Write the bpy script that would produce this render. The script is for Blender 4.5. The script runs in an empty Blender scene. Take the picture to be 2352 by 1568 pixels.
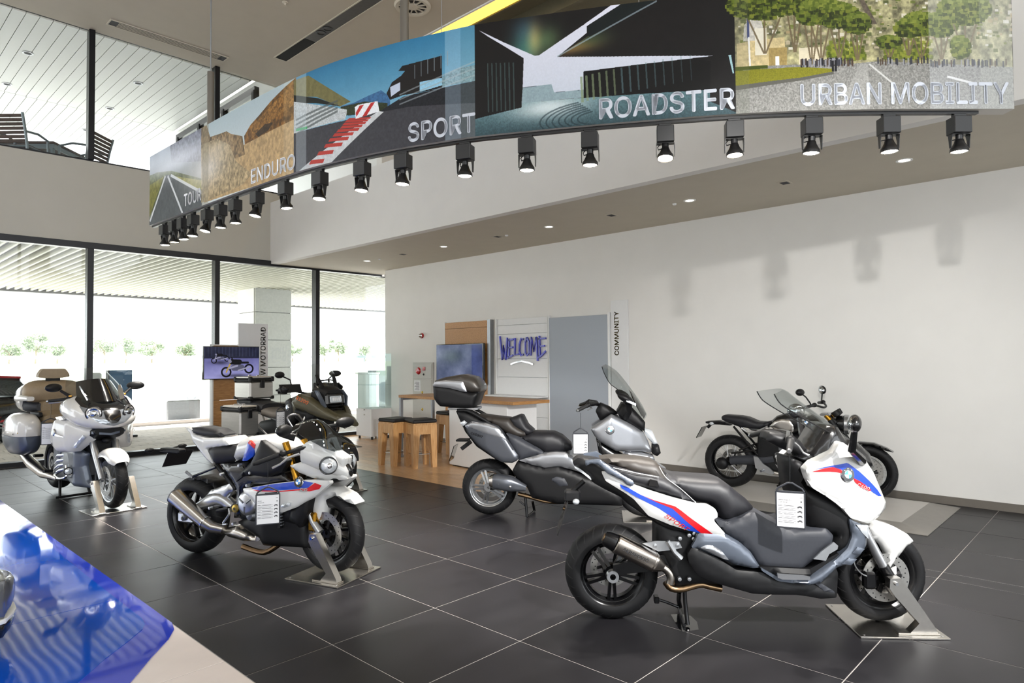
import bpy, bmesh, math, random
import numpy as np
from mathutils import Vector, Matrix, Euler
from mathutils.geometry import delaunay_2d_cdt
random.seed(7); np.random.seed(7)
C = bpy.context.scene.collection
SC = bpy.context.scene
PI = math.pi

# ------------------------------------------------------------------ camera, sky, lamps, exposure
cam_d = bpy.data.cameras.new('camera'); cam = bpy.data.objects.new('camera', cam_d); C.objects.link(cam)
cam_d.sensor_width = 36.0; cam_d.lens = 36.0 * 1525.46 / 2352.0; cam_d.clip_start = 0.05; cam_d.clip_end = 600
def _cam():
    pitch, roll, a = 0.0275128, -0.0076363, -0.757896547
    W, U = Vector((-math.sin(a), math.cos(a))), Vector((math.cos(a), math.sin(a)))
    def d(x, y, z):
        x, y = x*math.cos(roll) - y*math.sin(roll), x*math.sin(roll) + y*math.cos(roll)
        v = Vector((x, z*math.cos(pitch) - y*math.sin(pitch), z*math.sin(pitch) + y*math.cos(pitch)))
        return Vector((v.x*W.x + v.y*W.y, -(v.x*U.x + v.y*U.y), v.z))
    R, U2, F = d(1, 0, 0), d(0, 1, 0), d(0, 0, 1)
    m = Matrix((R, U2, -F)).transposed().to_4x4(); m.translation = (0, 0, 1.6)
    return m
cam.matrix_world = _cam(); SC.camera = cam
SC.view_settings.view_transform = 'Standard'; SC.view_settings.look = 'None'
SC.view_settings.gamma = 1.0; SC.view_settings.use_curve_mapping = False
SC.view_settings.exposure = 1.66
wd = bpy.data.worlds.new('overcast_sky'); SC.world = wd; wd.use_nodes = True
bg = wd.node_tree.nodes['Background']; bg.inputs[0].default_value = (0.93, 0.97, 1.0, 1); bg.inputs[1].default_value = 1.45
SPOT_W = 80.0            # watts of each track spotlight
AISLE_W = 215.0           # lamps of the next track, over the aisle to the right of the view
sun = bpy.data.lights.new('sun', 'SUN'); sun.energy = 6.5; sun.angle = math.radians(2); sun.color = (1, .97, .92)
sun_o = bpy.data.objects.new('sun', sun); C.objects.link(sun_o); sun_o.rotation_euler = (math.radians(-48), math.radians(-14), 0)
def lamp(name, loc, aim, watts, angle=60, blend=.35, size=.05, col=(1, .98, .95)):
    l = bpy.data.lights.new(name, 'SPOT'); l.energy = watts; l.color = col; l.spot_size = math.radians(angle)
    l.spot_blend = blend; l.shadow_soft_size = size
    o = bpy.data.objects.new(name, l); C.objects.link(o); o.location = loc
    o.rotation_euler = (Vector(aim) - Vector(loc)).to_track_quat('-Z', 'Y').to_euler()
    return o
lamp('aisle_lamp', (2.6, -1.2, 3.4), (3.8, 2.0, .3), AISLE_W*1.9, 46, .35)
lamp('aisle_lamp', (2.2, -.6, 3.5), (5.4, 4.4, .4), AISLE_W*2.0, 36, .35)
lamp('aisle_lamp', (1.6, .1, 3.7), (8.2, 3.0, 1.0), AISLE_W*.75, 50, .8)

# ------------------------------------------------------------------ materials (all node based)
def s2l(c):
    return tuple(x/12.92 if x <= .04045 else ((x+.055)/1.055)**2.4 for x in c)
def hexc(h):
    return s2l(tuple(int(h[i:i+2], 16)/255 for i in (0, 2, 4))) + (1,)
MATS = {}
def M(name, h, rough=.5, metal=0., coat=0., noise=0., nscale=20., bump=0., bscale=80., spec=.5, stretch=None, emit=0., rnd=0., rvar=0.):
    """a Principled material whose colour is varied by procedural noise, with optional fine bump"""
    m = bpy.data.materials.new(name); MATS[name] = m; m.use_nodes = True
    nt = m.node_tree; N, L = nt.nodes, nt.links; p = N['Principled BSDF']
    c = hexc(h); p.inputs['Base Color'].default_value = c
    p.inputs['Roughness'].default_value = rough; p.inputs['Metallic'].default_value = metal
    p.inputs['Coat Weight'].default_value = coat; p.inputs['Coat Roughness'].default_value = .04
    p.inputs['Specular IOR Level'].default_value = spec
    tc = N.new('ShaderNodeTexCoord'); mp = N.new('ShaderNodeMapping'); L.new(tc.outputs['Object'], mp.inputs[0])
    if stretch: mp.inputs['Scale'].default_value = stretch
    src = None
    if noise > 0 or rnd > 0 or rvar > 0:
        n = N.new('ShaderNodeTexNoise'); n.inputs['Scale'].default_value = nscale; n.inputs['Detail'].default_value = 6
        L.new(mp.outputs[0], n.inputs['Vector'])
        mr = N.new('ShaderNodeMapRange'); L.new(n.outputs['Fac'], mr.inputs[0])
        mr.inputs[1].default_value = .3; mr.inputs[2].default_value = .7
        mr.inputs[3].default_value = 1 - noise; mr.inputs[4].default_value = 1 + noise
        mul = N.new('ShaderNodeMix'); mul.data_type = 'RGBA'; mul.blend_type = 'MULTIPLY'; mul.inputs[0].default_value = 1
        mul.inputs[6].default_value = c; L.new(mr.outputs[0], mul.inputs[7]); out = mul.outputs[2]
        if rnd > 0:
            oi = N.new('ShaderNodeObjectInfo'); m2 = N.new('ShaderNodeMapRange'); L.new(oi.outputs['Random'], m2.inputs[0])
            m2.inputs[3].default_value = 1 - rnd; m2.inputs[4].default_value = 1 + rnd
            k = N.new('ShaderNodeMix'); k.data_type = 'RGBA'; k.blend_type = 'MULTIPLY'; k.inputs[0].default_value = 1
            L.new(out, k.inputs[6]); L.new(m2.outputs[0], k.inputs[7]); out = k.outputs[2]
            ad = N.new('ShaderNodeVectorMath'); ad.operation = 'ADD'; L.new(mp.outputs[0], ad.inputs[0])
            sc = N.new('ShaderNodeVectorMath'); sc.operation = 'SCALE'; sc.inputs[3].default_value = 37.
            cb = N.new('ShaderNodeCombineXYZ'); L.new(oi.outputs['Random'], cb.inputs[0]); L.new(oi.outputs['Random'], cb.inputs[1])
            L.new(cb.outputs[0], sc.inputs[0]); L.new(sc.outputs[0], ad.inputs[1]); L.new(ad.outputs[0], n.inputs['Vector'])
        L.new(out, p.inputs['Base Color'])
        if rvar > 0:
            m3 = N.new('ShaderNodeMapRange'); L.new(n.outputs['Fac'], m3.inputs[0]); m3.inputs[1].default_value = .3; m3.inputs[2].default_value = .7
            m3.inputs[3].default_value = rough - rvar; m3.inputs[4].default_value = rough + rvar; L.new(m3.outputs[0], p.inputs['Roughness'])
    if bump > 0:
        n2 = N.new('ShaderNodeTexNoise'); n2.inputs['Scale'].default_value = bscale; n2.inputs['Detail'].default_value = 4
        L.new(mp.outputs[0], n2.inputs['Vector']); b = N.new('ShaderNodeBump'); b.inputs['Strength'].default_value = bump
        b.inputs['Distance'].default_value = .01; L.new(n2.outputs['Fac'], b.inputs['Height']); L.new(b.outputs[0], p.inputs['Normal'])
    if emit > 0:
        p.inputs['Emission Color'].default_value = c; p.inputs['Emission Strength'].default_value = emit
    return m
def glass_mat(name, tint='ffffff', refl=.10, rough=0., dark=0.):
    """clear sheet glass: lets light straight through, with a faint mirror"""
    m = bpy.data.materials.new(name); MATS[name] = m; m.use_nodes = True
    nt = m.node_tree; N, L = nt.nodes, nt.links; N.remove(N['Principled BSDF'])
    t = N.new('ShaderNodeBsdfTransparent'); t.inputs[0].default_value = hexc(tint)
    g = N.new('ShaderNodeBsdfGlossy'); g.inputs['Roughness'].default_value = rough
    fr = N.new('ShaderNodeLayerWeight'); fr.inputs[0].default_value = .25
    mr = N.new('ShaderNodeMapRange'); L.new(fr.outputs['Facing'], mr.inputs[0]); mr.inputs[3].default_value = refl*.4; mr.inputs[4].default_value = min(.9, refl*4)
    x = N.new('ShaderNodeMixShader'); L.new(mr.outputs[0], x.inputs[0]); L.new(t.outputs[0], x.inputs[1]); L.new(g.outputs[0], x.inputs[2])
    L.new(x.outputs[0], N['Material Output'].inputs[0]); return m
def wood_mat(name, h1, h2, rough=.45, scale=(1, 12, 12), rnd=.12):
    m = bpy.data.materials.new(name); MATS[name] = m; m.use_nodes = True
    nt = m.node_tree; N, L = nt.nodes, nt.links; p = N['Principled BSDF']; p.inputs['Roughness'].default_value = rough
    tc = N.new('ShaderNodeTexCoord'); mp = N.new('ShaderNodeMapping'); mp.inputs['Scale'].default_value = scale
    oi = N.new('ShaderNodeObjectInfo'); cb = N.new('ShaderNodeCombineXYZ'); k = N.new('ShaderNodeMath'); k.operation = 'MULTIPLY'; k.inputs[1].default_value = 50
    L.new(oi.outputs['Random'], k.inputs[0]); L.new(k.outputs[0], cb.inputs[0]); L.new(k.outputs[0], cb.inputs[1])
    ad = N.new('ShaderNodeVectorMath'); L.new(tc.outputs['Object'], ad.inputs[0]); L.new(cb.outputs[0], ad.inputs[1]); L.new(ad.outputs[0], mp.inputs[0])
    n = N.new('ShaderNodeTexNoise'); n.inputs['Scale'].default_value = 4; n.inputs['Detail'].default_value = 8; n.inputs['Distortion'].default_value = .6
    L.new(mp.outputs[0], n.inputs['Vector'])
    r = N.new('ShaderNodeValToRGB'); r.color_ramp.elements[0].position = .32; r.color_ramp.elements[1].position = .7
    r.color_ramp.elements[0].color = hexc(h1); r.color_ramp.elements[1].color = hexc(h2); L.new(n.outputs['Fac'], r.inputs[0])
    m2 = N.new('ShaderNodeMapRange'); L.new(oi.outputs['Random'], m2.inputs[0]); m2.inputs[3].default_value = 1-rnd; m2.inputs[4].default_value = 1+rnd
    q = N.new('ShaderNodeMix'); q.data_type = 'RGBA'; q.blend_type = 'MULTIPLY'; q.inputs[0].default_value = 1
    L.new(r.outputs[0], q.inputs[6]); L.new(m2.outputs[0], q.inputs[7]); L.new(q.outputs[2], p.inputs['Base Color'])
    return m
def image_mat(name, arr, rough=.35, emit=0., coat=0.):
    """print computed here, in this script, as an (h, w, 3) array with row 0 at the top"""
    h, w = arr.shape[:2]; im = bpy.data.images.new(name, w, h)
    px = np.ones((h, w, 4), np.float32); px[..., :3] = np.clip(arr[::-1], 0, 1); im.pixels.foreach_set(px.ravel()); im.update(); im.pack()
    m = bpy.data.materials.new(name); MATS[name] = m; m.use_nodes = True
    nt = m.node_tree; N, L = nt.nodes, nt.links; p = N['Principled BSDF']; t = N.new('ShaderNodeTexImage'); t.image = im; t.extension = 'EXTEND'
    p.inputs['Roughness'].default_value = rough; p.inputs['Coat Weight'].default_value = coat; p.inputs['Specular IOR Level'].default_value = .2
    L.new(t.outputs[0], p.inputs['Base Color'])
    if emit > 0: L.new(t.outputs[0], p.inputs['Emission Color']); p.inputs['Emission Strength'].default_value = emit
    return m

# ------------------------------------------------------------------ mesh building
class MB:
    """collects shapes, then becomes ONE mesh object"""
    def __init__(s): s.v = []; s.f = []; s.mi = []; s.k = 0
    def add(s, vs, fs, mi=None):
        o = len(s.v); s.v += [tuple(p) for p in vs]; s.f += [tuple(i + o for i in f) for f in fs]
        s.mi += [s.k if mi is None else mi] * len(fs); return s
    def box(s, x0, x1, y0, y1, z0, z1, m=None):
        vs = [(x, y, z) for x in (x0, x1) for y in (y0, y1) for z in (z0, z1)]
        if m is not None: vs = [m @ Vector(p) for p in vs]
        return s.add(vs, [(0, 1, 3, 2), (4, 6, 7, 5), (0, 4, 5, 1), (2, 3, 7, 6), (0, 2, 6, 4), (1, 5, 7, 3)])
    def bbox(s, x0, x1, y0, y1, z0, z1, b=.01, m=None):
        """box with chamfered edges"""
        c = [(x, y, z) for x in (x0, x1) for y in (y0, y1) for z in (z0, z1)]; vs = []; idx = {}
        mid = ((x0+x1)/2, (y0+y1)/2, (z0+z1)/2)
        for i, p in enumerate(c):
            for a in range(3):
                q = [p[j] + (b if p[j] < mid[j] else -b) * (j != a) for j in range(3)]; idx[i, a] = len(vs); vs.append(q)
        fs = []
        for a, quad in ((0, (0, 1, 3, 2)), (0, (4, 6, 7, 5)), (1, (0, 4, 5, 1)), (1, (2, 3, 7, 6)), (2, (0, 2, 6, 4)), (2, (1, 5, 7, 3))):
            fs.append([idx[i, a] for i in quad])
        for i in range(8):
            for j in range(i):
                d = i ^ j
                if d in (1, 2, 4):
                    ax = {4: 0, 2: 1, 1: 2}[d]; o = [k for k in range(3) if k != ax]
                    fs.append((idx[i, o[0]], idx[j, o[0]], idx[j, o[1]], idx[i, o[1]]))
        for i in range(8): fs.append((idx[i, 0], idx[i, 1], idx[i, 2]))
        if m is not None: vs = [m @ Vector(p) for p in vs]
        return s.add(vs, fs)
    def tube(s, pts, r, n=10, cap=True):
        P = [Vector(p) for p in pts]; rr = r if isinstance(r, (list, tuple)) else [r]*len(P); vs = []; fs = []
        t0 = (P[1]-P[0]).normalized(); u = t0.orthogonal().normalized()
        for i, p in enumerate(P):
            t = (P[min(i+1, len(P)-1)] - P[max(i-1, 0)]).normalized()
            u = (u - t*u.dot(t)).normalized(); w = t.cross(u)
            for k in range(n):
                a = 2*PI*k/n; vs.append(p + (u*math.cos(a) + w*math.sin(a))*rr[i])
        for i in range(len(P)-1):
            for k in range(n):
                fs.append((i*n+k, i*n+(k+1) % n, (i+1)*n+(k+1) % n, (i+1)*n+k))
        if cap: fs += [tuple(range(n))[::-1], tuple(range((len(P)-1)*n, len(P)*n))]
        return s.add(vs, fs)
    def lathe(s, prof, o=(0, 0, 0), ax='y', n=32, closed=False, a0=0, a1=2*PI):
        """profile (radius, height along the axis) turned about the axis"""
        full = abs(a1-a0-2*PI) < 1e-6; na = n if full else n+1; vs = []; fs = []
        X = {'y': lambda r, h, a: (r*math.cos(a), h, r*math.sin(a)), 'z': lambda r, h, a: (r*math.cos(a), r*math.sin(a), h), 'x': lambda r, h, a: (h, r*math.cos(a), r*math.sin(a))}[ax]
        for i in range(na):
            a = a0 + (a1-a0)*i/n
            for r, h in prof: q = X(r, h, a); vs.append((q[0]+o[0], q[1]+o[1], q[2]+o[2]))
        k = len(prof); e = k if closed else k-1
        for i in range(n):
            j = (i+1) % na
            for c in range(e): d = (c+1) % k; fs.append((i*k+c, i*k+d, j*k+d, j*k+c))
        return s.add(vs, fs)
    def cyl(s, p0, p1, r, r2=None, n=20): return s.tube([p0, p1], [r, r if r2 is None else r2], n)
    def disc(s, c, r, nrm=(0, 0, 1), n=24):
        q = Vector(nrm).to_track_quat('Z', 'Y'); vs = [Vector(c) + q @ Vector((r*math.cos(2*PI*i/n), r*math.sin(2*PI*i/n), 0)) for i in range(n)]
        return s.add(vs, [tuple(range(n))])
    def ell(s, c, rx, ry, rz, n=16, m=None):
        vs = []; fs = []; h = n//2
        for i in range(h+1):
            t = PI*i/h
            for k in range(n):
                a = 2*PI*k/n; p = Vector((rx*math.sin(t)*math.cos(a), ry*math.sin(t)*math.sin(a), rz*math.cos(t)))
                if m is not None: p = m @ p
                vs.append(p + Vector(c))
        for i in range(h):
            for k in range(n): fs.append((i*n+k, (i+1)*n+k, (i+1)*n+(k+1) % n, i*n+(k+1) % n))
        return s.add(vs, fs)
    def prism(s, poly, a, b, plane='xz', m=None):
        """polygon in a plane, pushed out between a and b along the third axis"""
        mk = {'xz': lambda u, v, t: (u, t, v), 'xy': lambda u, v, t: (u, v, t), 'yz': lambda u, v, t: (t, u, v)}[plane]
        n = len(poly); vs = [mk(u, v, a) for u, v in poly] + [mk(u, v, b) for u, v in poly]
        if m is not None: vs = [m @ Vector(p) for p in vs]
        fs = [tuple(range(n))[::-1], tuple(range(n, 2*n))] + [(i, (i+1) % n, n+(i+1) % n, n+i) for i in range(n)]
        return s.add(vs, fs)
    def strap(s, pts, wdir, hw, th):
        """flat bar along a path: wdir = its width direction"""
        P = [Vector(p) for p in pts]; W = Vector(wdir).normalized(); vs = []; fs = []
        for i, p in enumerate(P):
            t = (P[min(i+1, len(P)-1)] - P[max(i-1, 0)]).normalized(); nn = t.cross(W).normalized()
            h = hw[i] if isinstance(hw, (list, tuple)) else hw
            vs += [p+W*h+nn*th, p-W*h+nn*th, p-W*h-nn*th, p+W*h-nn*th]
        for i in range(len(P)-1):
            for k in range(4): fs.append((i*4+k, i*4+(k+1) % 4, i*4+4+(k+1) % 4, i*4+4+k))
        fs += [(3, 2, 1, 0), tuple(range(len(vs)-4, len(vs)))]
        return s.add(vs, fs)
    def loft(s, rings, cap=True):
        n = len(rings[0]); vs = [p for r in rings for p in r]; fs = []
        for i in range(len(rings)-1):
            for k in range(n): fs.append((i*n+k, i*n+(k+1) % n, (i+1)*n+(k+1) % n, (i+1)*n+k))
        if cap: fs += [tuple(range(n))[::-1], tuple(range((len(rings)-1)*n, len(rings)*n))]
        return s.add(vs, fs)
    def mesh(s, name, mats, smooth=35):
        me = bpy.data.meshes.new(name); me.from_pydata([tuple(map(float, p)) for p in s.v], [], s.f)
        for m in (mats if isinstance(mats, (list, tuple)) else [mats]): me.materials.append(MATS[m] if isinstance(m, str) else m)
        me.polygons.foreach_set('material_index', s.mi)
        bm = bmesh.new(); bm.from_mesh(me); bmesh.ops.recalc_face_normals(bm, faces=bm.faces); bm.to_mesh(me); bm.free()
        if smooth:
            me.polygons.foreach_set('use_smooth', [True]*len(me.polygons)); me.set_sharp_from_angle(angle=math.radians(smooth))
        me.update(); return me
    def build(s, name, mats, parent=None, smooth=35, loc=None, rot=None):
        o = bpy.data.objects.new(name, s.mesh(name, mats, smooth)); C.objects.link(o)
        if parent is not None: o.parent = parent
        if loc is not None: o.location = loc
        if rot is not None: o.rotation_euler = rot
        return o
def ring(x, hw, z0, z1, n=24, e=2.6, yc=0., tilt=0., e2=None):
    """superellipse cross-section at x, half width hw, between heights z0 and z1"""
    zc, hh = (z0+z1)/2, (z1-z0)/2; out = []
    for k in range(n):
        a = 2*PI*k/n; c, sn = math.cos(a), math.sin(a); ee = (e2 or e) if sn < 0 else e
        zz = math.copysign(abs(sn)**(2/ee), sn)
        out.append((x + tilt*zz*hh, yc + hw*math.copysign(abs(c)**(2/ee), c), zc + hh*zz))
    return out
def tag(o, label, cat, group=None, kind=None):
    if label: o['label'] = label
    if cat: o['category'] = cat
    if group: o['group'] = group
    if kind: o['kind'] = kind
    return o
def thing(name, label, cat, loc=(0, 0, 0), rz=0., group=None):
    o = bpy.data.objects.new(name, None); C.objects.link(o); o.empty_display_size = .1
    o.location = loc; o.rotation_euler = (0, 0, rz); return tag(o, label, cat, group)
def struct(o): o['kind'] = 'structure'; return o
def inst(me, name, parent, loc=(0, 0, 0), rot=(0, 0, 0), scale=None):
    o = bpy.data.objects.new(name, me); C.objects.link(o); o.parent = parent; o.location = loc; o.rotation_euler = rot
    if scale: o.scale = scale
    return o
def dup(root, loc, rz, label=None):
    r = root.copy(); C.objects.link(r); r.location = loc; r.rotation_euler = (root.rotation_euler[0], root.rotation_euler[1], rz)
    if label: r['label'] = label
    for ch in list(root.children):
        c = ch.copy(); C.objects.link(c); c.parent = r
        for g in list(ch.children):
            d = g.copy(); C.objects.link(d); d.parent = c
    return r
_tc = {}
try: FONT = bpy.data.fonts.load(bpy.utils.system_resource('DATAFILES') + '/fonts/Inter.woff2')   # the sans face that ships inside Blender
except Exception: FONT = None
def text_mesh(s, size=1., bold=.0, align='CENTER', sx=1., shear=0.):
    k = (s, bold, align, shear)
    if k not in _tc:
        cu = bpy.data.curves.new('t', 'FONT'); cu.body = s; cu.font = FONT or cu.font; cu.size = 1.; cu.align_x = align; cu.align_y = 'CENTER'; cu.shear = shear; cu.resolution_u = 4
        o = bpy.data.objects.new('t', cu); me = bpy.data.meshes.new_from_object(o)
        V_, F_ = [tuple(v.co) for v in me.vertices], [tuple(p.vertices) for p in me.polygons]; n_ = len(V_)
        sh = [(0, 0)] if bold <= 0 else [(bold, 0), (-bold, 0), (0, bold), (0, -bold)]      # heavier weight: the face laid over itself, slightly shifted
        _tc[k] = ([(x+a, y+b, z) for a, b in sh for x, y, z in V_], [tuple(i + j*n_ for i in f) for j in range(len(sh)) for f in F_])
        bpy.data.objects.remove(o); bpy.data.curves.remove(cu); bpy.data.meshes.remove(me)
    vs, fs = _tc[k]
    return [(x*size*sx, y*size) for x, y, z in vs], fs

# ------------------------------------------------------------------ pillow-shaped panels from a side outline
def resample(poly, sp):
    out = []
    for i in range(len(poly)):
        a, b = np.array(poly[i]), np.array(poly[(i+1) % len(poly)]); n = max(1, int(round(np.linalg.norm(b-a)/sp)))
        for k in range(n): out.append(a + (b-a)*k/n)
    return np.array(out)
def chaikin(poly, it=1, rc=.010):
    """rounds the corners of an outline with a small fixed radius"""
    P = [np.array(p, float) for p in poly]; n = len(P); Q = []
    for i in range(n):
        a, b, c = P[i-1], P[i], P[(i+1) % n]; la, lc = np.linalg.norm(a-b), np.linalg.norm(c-b)
        if min(la, lc) < 1e-6: continue
        u, v = (a-b)/la, (c-b)/lc; r = min(rc*it, .35*la, .35*lc)
        if u @ v < -.985: Q.append(b); continue
        p, q = b+u*r, b+v*r; Q += [p, (p+q)/4 + b/2, q]
    return Q
def inside(poly, X, Z):
    r = np.zeros(X.shape, bool); n = len(poly)
    for i in range(n):
        (x1, z1), (x2, z2) = poly[i], poly[(i+1) % n]
        c = (z1 > Z) != (z2 > Z)
        if z1 != z2: r ^= c & (X < (x2-x1)*(Z-z1)/(z2-z1) + x1)
    return r
def edist(poly, X, Z):
    d = np.full(X.shape, 1e9); n = len(poly)
    for i in range(n):
        a, b = np.array(poly[i]), np.array(poly[(i+1) % n]); ab = b-a; L2 = max(1e-12, ab@ab)
        t = np.clip(((X-a[0])*ab[0] + (Z-a[1])*ab[1])/L2, 0, 1)
        d = np.minimum(d, np.hypot(X-a[0]-t*ab[0], Z-a[1]-t*ab[1]))
    return d
def wfun(w):
    if callable(w): return w
    if isinstance(w, (int, float)): return lambda X, Z: np.full(np.shape(X), float(w))
    xs = [p[0] for p in w]; ws = [p[1] for p in w]
    return lambda X, Z: np.interp(X, xs, ws)
def cdt(poly, sp):
    B = resample(poly, sp); lo, hi = B.min(0), B.max(0); pts = []
    j = 0; z = lo[1]
    while z < hi[1]:
        pts.append(np.stack([np.arange(lo[0] + (j % 2)*sp/2, hi[0], sp), np.full(len(np.arange(lo[0] + (j % 2)*sp/2, hi[0], sp)), z)], 1)); z += sp*.866; j += 1
    G = np.concatenate(pts) if pts else np.zeros((0, 2))
    if len(G): G = G[inside(B, G[:, 0], G[:, 1])]
    if len(G): G = G[edist(B, G[:, 0], G[:, 1]) > sp*.45]
    n = len(B); A = [Vector(p) for p in B] + [Vector(p) for p in G]
    r = delaunay_2d_cdt(A, [], [list(range(n))], 1, 1e-6)
    V = np.array([tuple(v) for v in r[0]])
    return V, [list(f) for f in r[2]], B
def puff(name, par, mat, out, w, sides='full', bul=.03, rad=.08, smooth=1, sp=.028, th=.02, ang=50, yc=0., mir=True):
    """sides='full': solid across the bike; 'side': a shell on each flank (two objects); 'right'/'left': one shell"""
    P = chaikin(out, smooth) if smooth else [np.array(p, float) for p in out]
    V, F, B = cdt(P, sp); W = wfun(w)
    def surf(X, Z):
        X, Z = np.asarray(X, float), np.asarray(Z, float); d = np.where(inside(P, X, Z), edist(P, X, Z), 0)
        g = np.sqrt(np.maximum(0, 1 - (1 - np.minimum(d/rad, 1))**2)); return W(X, Z) - bul + bul*g
    Y = surf(V[:, 0], V[:, 1]); bidx = edge_loop(F)
    objs = []
    def mk(sg, inner):
        mb = MB(); n = len(V)
        vs = [(V[i, 0], sg*Y[i] + yc, V[i, 1]) for i in range(n)] + [(V[i, 0], inner[i], V[i, 1]) for i in range(n)]
        fs = F + [[i+n for i in f[::-1]] for f in F] + [(a, b, b+n, a+n) for a, b in bidx]
        mb.add(vs, fs); o = mb.build(name, mat, par, ang); objs.append(o)
    if sides == 'full': mk(-1, Y + yc)
    else:
        for sg in ((-1, 1) if sides == 'side' else (-1,) if sides == 'right' else (1,)):
            mk(sg, [sg*max(.002, (W(V[i, 0], V[i, 1]) - bul - th)) + yc for i in range(len(V))])
    o = objs[0]; SURF[o.name] = surf
    return o, surf
SURF = {}
def edge_loop(F):
    c = {}
    for f in F:
        for i in range(len(f)):
            a, b = f[i], f[(i+1) % len(f)]; c[a, b] = 1
    return [(a, b) for a, b in c if (b, a) not in c]
def decal(name, par, mat, out, surf, eps=.0018, sg=-1, sp=.02, smooth=0, yc=0.):
    """a flat print lying on the surface of a panel"""
    P = chaikin(out, smooth) if smooth else out
    V, F, B = cdt(P, sp); Y = surf(V[:, 0], V[:, 1]) + eps
    return MB().add([(V[i, 0], sg*Y[i] + yc, V[i, 1]) for i in range(len(V))], F).build(name, mat, par, 60)
def text_on(name, par, mat, s, size, at, ang, surf, bold=.02, shear=0., sx=1., sg=-1, eps=.003, align='CENTER'):
    vs, fs = text_mesh(s, size, bold, align, sx, shear); c, sn = math.cos(ang), math.sin(ang); mb = MB()
    P = [(at[0] + (-sg)*(x*c - y*sn), at[1] + x*sn + y*c) for x, y in vs] if sg < 0 else [(at[0] - (x*c - y*sn), at[1] + x*sn + y*c) for x, y in vs]
    Y = surf(np.array([p[0] for p in P]), np.array([p[1] for p in P])) + eps if callable(surf) else np.full(len(P), surf + eps)
    return mb.add([(p[0], sg*y, p[1]) for p, y in zip(P, Y)], fs).build(name, mat, par, 0)

# ================================================================== palette
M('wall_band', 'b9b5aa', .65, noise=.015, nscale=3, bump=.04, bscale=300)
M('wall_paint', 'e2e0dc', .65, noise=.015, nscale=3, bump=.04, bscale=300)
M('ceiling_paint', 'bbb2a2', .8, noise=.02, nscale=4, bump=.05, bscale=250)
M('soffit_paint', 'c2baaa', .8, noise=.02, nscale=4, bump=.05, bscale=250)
M('slate_tile', '222124', .36, spec=.22, noise=.18, nscale=2.2, rnd=.07, rvar=.02, stretch=(1, 2.2, 1))
M('grout', 'a8a3a0', .8)
M('beige_tile', 'e6dbd6', .45, noise=.03, nscale=5, rnd=.015)
M('black_metal', '0f0f11', .4, noise=.1)
M('dark_frame', '17171a', .35, .3, noise=.1)
M('white_paint', 'e6e6e4', .45, noise=.01)
M('white_board', 'dcdcdc', .4, noise=.01)
M('grey_board', '9da4ad', .45, noise=.03, nscale=200)
M('grey_metal', '9a9da1', .38, .8, noise=.05)
M('steel', 'c2beb8', .26, 1., noise=.06, nscale=60, stretch=(1, 14, 1), bump=.02, bscale=200)
M('chrome', 'd8d8da', .08, 1.)
M('black_plastic', '121214', .42, noise=.08)
M('gloss_black', '08080a', .12, coat=.6)
M('rubber', '151516', .62, noise=.15, nscale=30, bump=.05, bscale=300)
M('red_gloss', 'b3121a', .2, coat=.5)
M('charcoal', '2b2b2e', .7, noise=.15, nscale=120)
M('paper', 'e4e4e6', .6, noise=.01)
M('ink', '3a3a3d', .7)
M('outside_ground', 'c9c7c4', .8, noise=.05, nscale=.4)
M('paver', 'cfc7c0', .8, noise=.1, nscale=8, rnd=.1)
M('plank_white', 'dfe0db', .45, noise=.02)
M('slat_light', 'd8d8c8', .5, noise=.03)
M('canopy_grey', '77787a', .6, noise=.06, nscale=5)
M('stone_clad', 'b9b9b2', .6, noise=.06, nscale=20)
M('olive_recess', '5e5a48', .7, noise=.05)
M('yellow_glow', 'f2c14e', .5, emit=.9)
M('lamp_face', 'fff2dd', .4, emit=14.)
M('downlight_face', 'fff4e4', .4, emit=3.)
wood_mat('oak', '9a6a3a', 'c08f56', .42, (2, 18, 18))
wood_mat('oak_light', 'b3824c', 'd2a672', .45, (18, 18, 1.6))
wood_mat('oak_floor', 'b58a5c', 'dab488', .30, (16, 1.4, 16), .14)
wood_mat('teak', '3a2a24', '574039', .6, (2, 18, 18))
glass_mat('window_glass', 'fbfdfc', .06)
glass_mat('case_glass', 'f7fbfa', .07)
MATS['window_glass'].use_backface_culling = False

# ================================================================== floor
fl = struct(MB().box(-9, 14, -8, 12.66, -.25, -.0022).build('floor', 'grout', None, 0))
TP, GJ = .75, .0055
def tile_mesh(w, h, mat, name):
    b = .0015; mb = MB(); z = 0.
    vs = [(-w/2, -h/2, -.02), (w/2, -h/2, -.02), (w/2, h/2, -.02), (-w/2, h/2, -.02), (-w/2, -h/2, z-.0015), (w/2, -h/2, z-.0015), (w/2, h/2, z-.0015), (-w/2, h/2, z-.0015),
          (-w/2+b, -h/2+b, z), (w/2-b, -h/2+b, z), (w/2-b, h/2-b, z), (-w/2+b, h/2-b, z)]
    fs = [(i, (i+1) % 4, (i+1) % 4+4, i+4) for i in range(4)] + [(i+4, (i+1) % 4+4, (i+1) % 4+8, i+8) for i in range(4)] + [(8, 9, 10, 11)]
    return mb.add(vs, fs).mesh(name, mat, 0)
tcache = {}
def lay_tiles(xs, ys, mat, name, keep):
    for i in range(len(xs)-1):
        for j in range(len(ys)-1):
            w, h = xs[i+1]-xs[i], ys[j+1]-ys[j]; cx, cy = (xs[i]+xs[i+1])/2, (ys[j]+ys[j+1])/2
            if not keep(cx, cy): continue
            k = (round(w, 3), round(h, 3), mat)
            if k not in tcache: tcache[k] = tile_mesh(w-GJ, h-GJ, mat, name)
            inst(tcache[k], name, fl, (cx, cy, 0))
WOOD_X, WOOD_Y, BEIGE_X = 5.62, 5.608, 1.55
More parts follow.
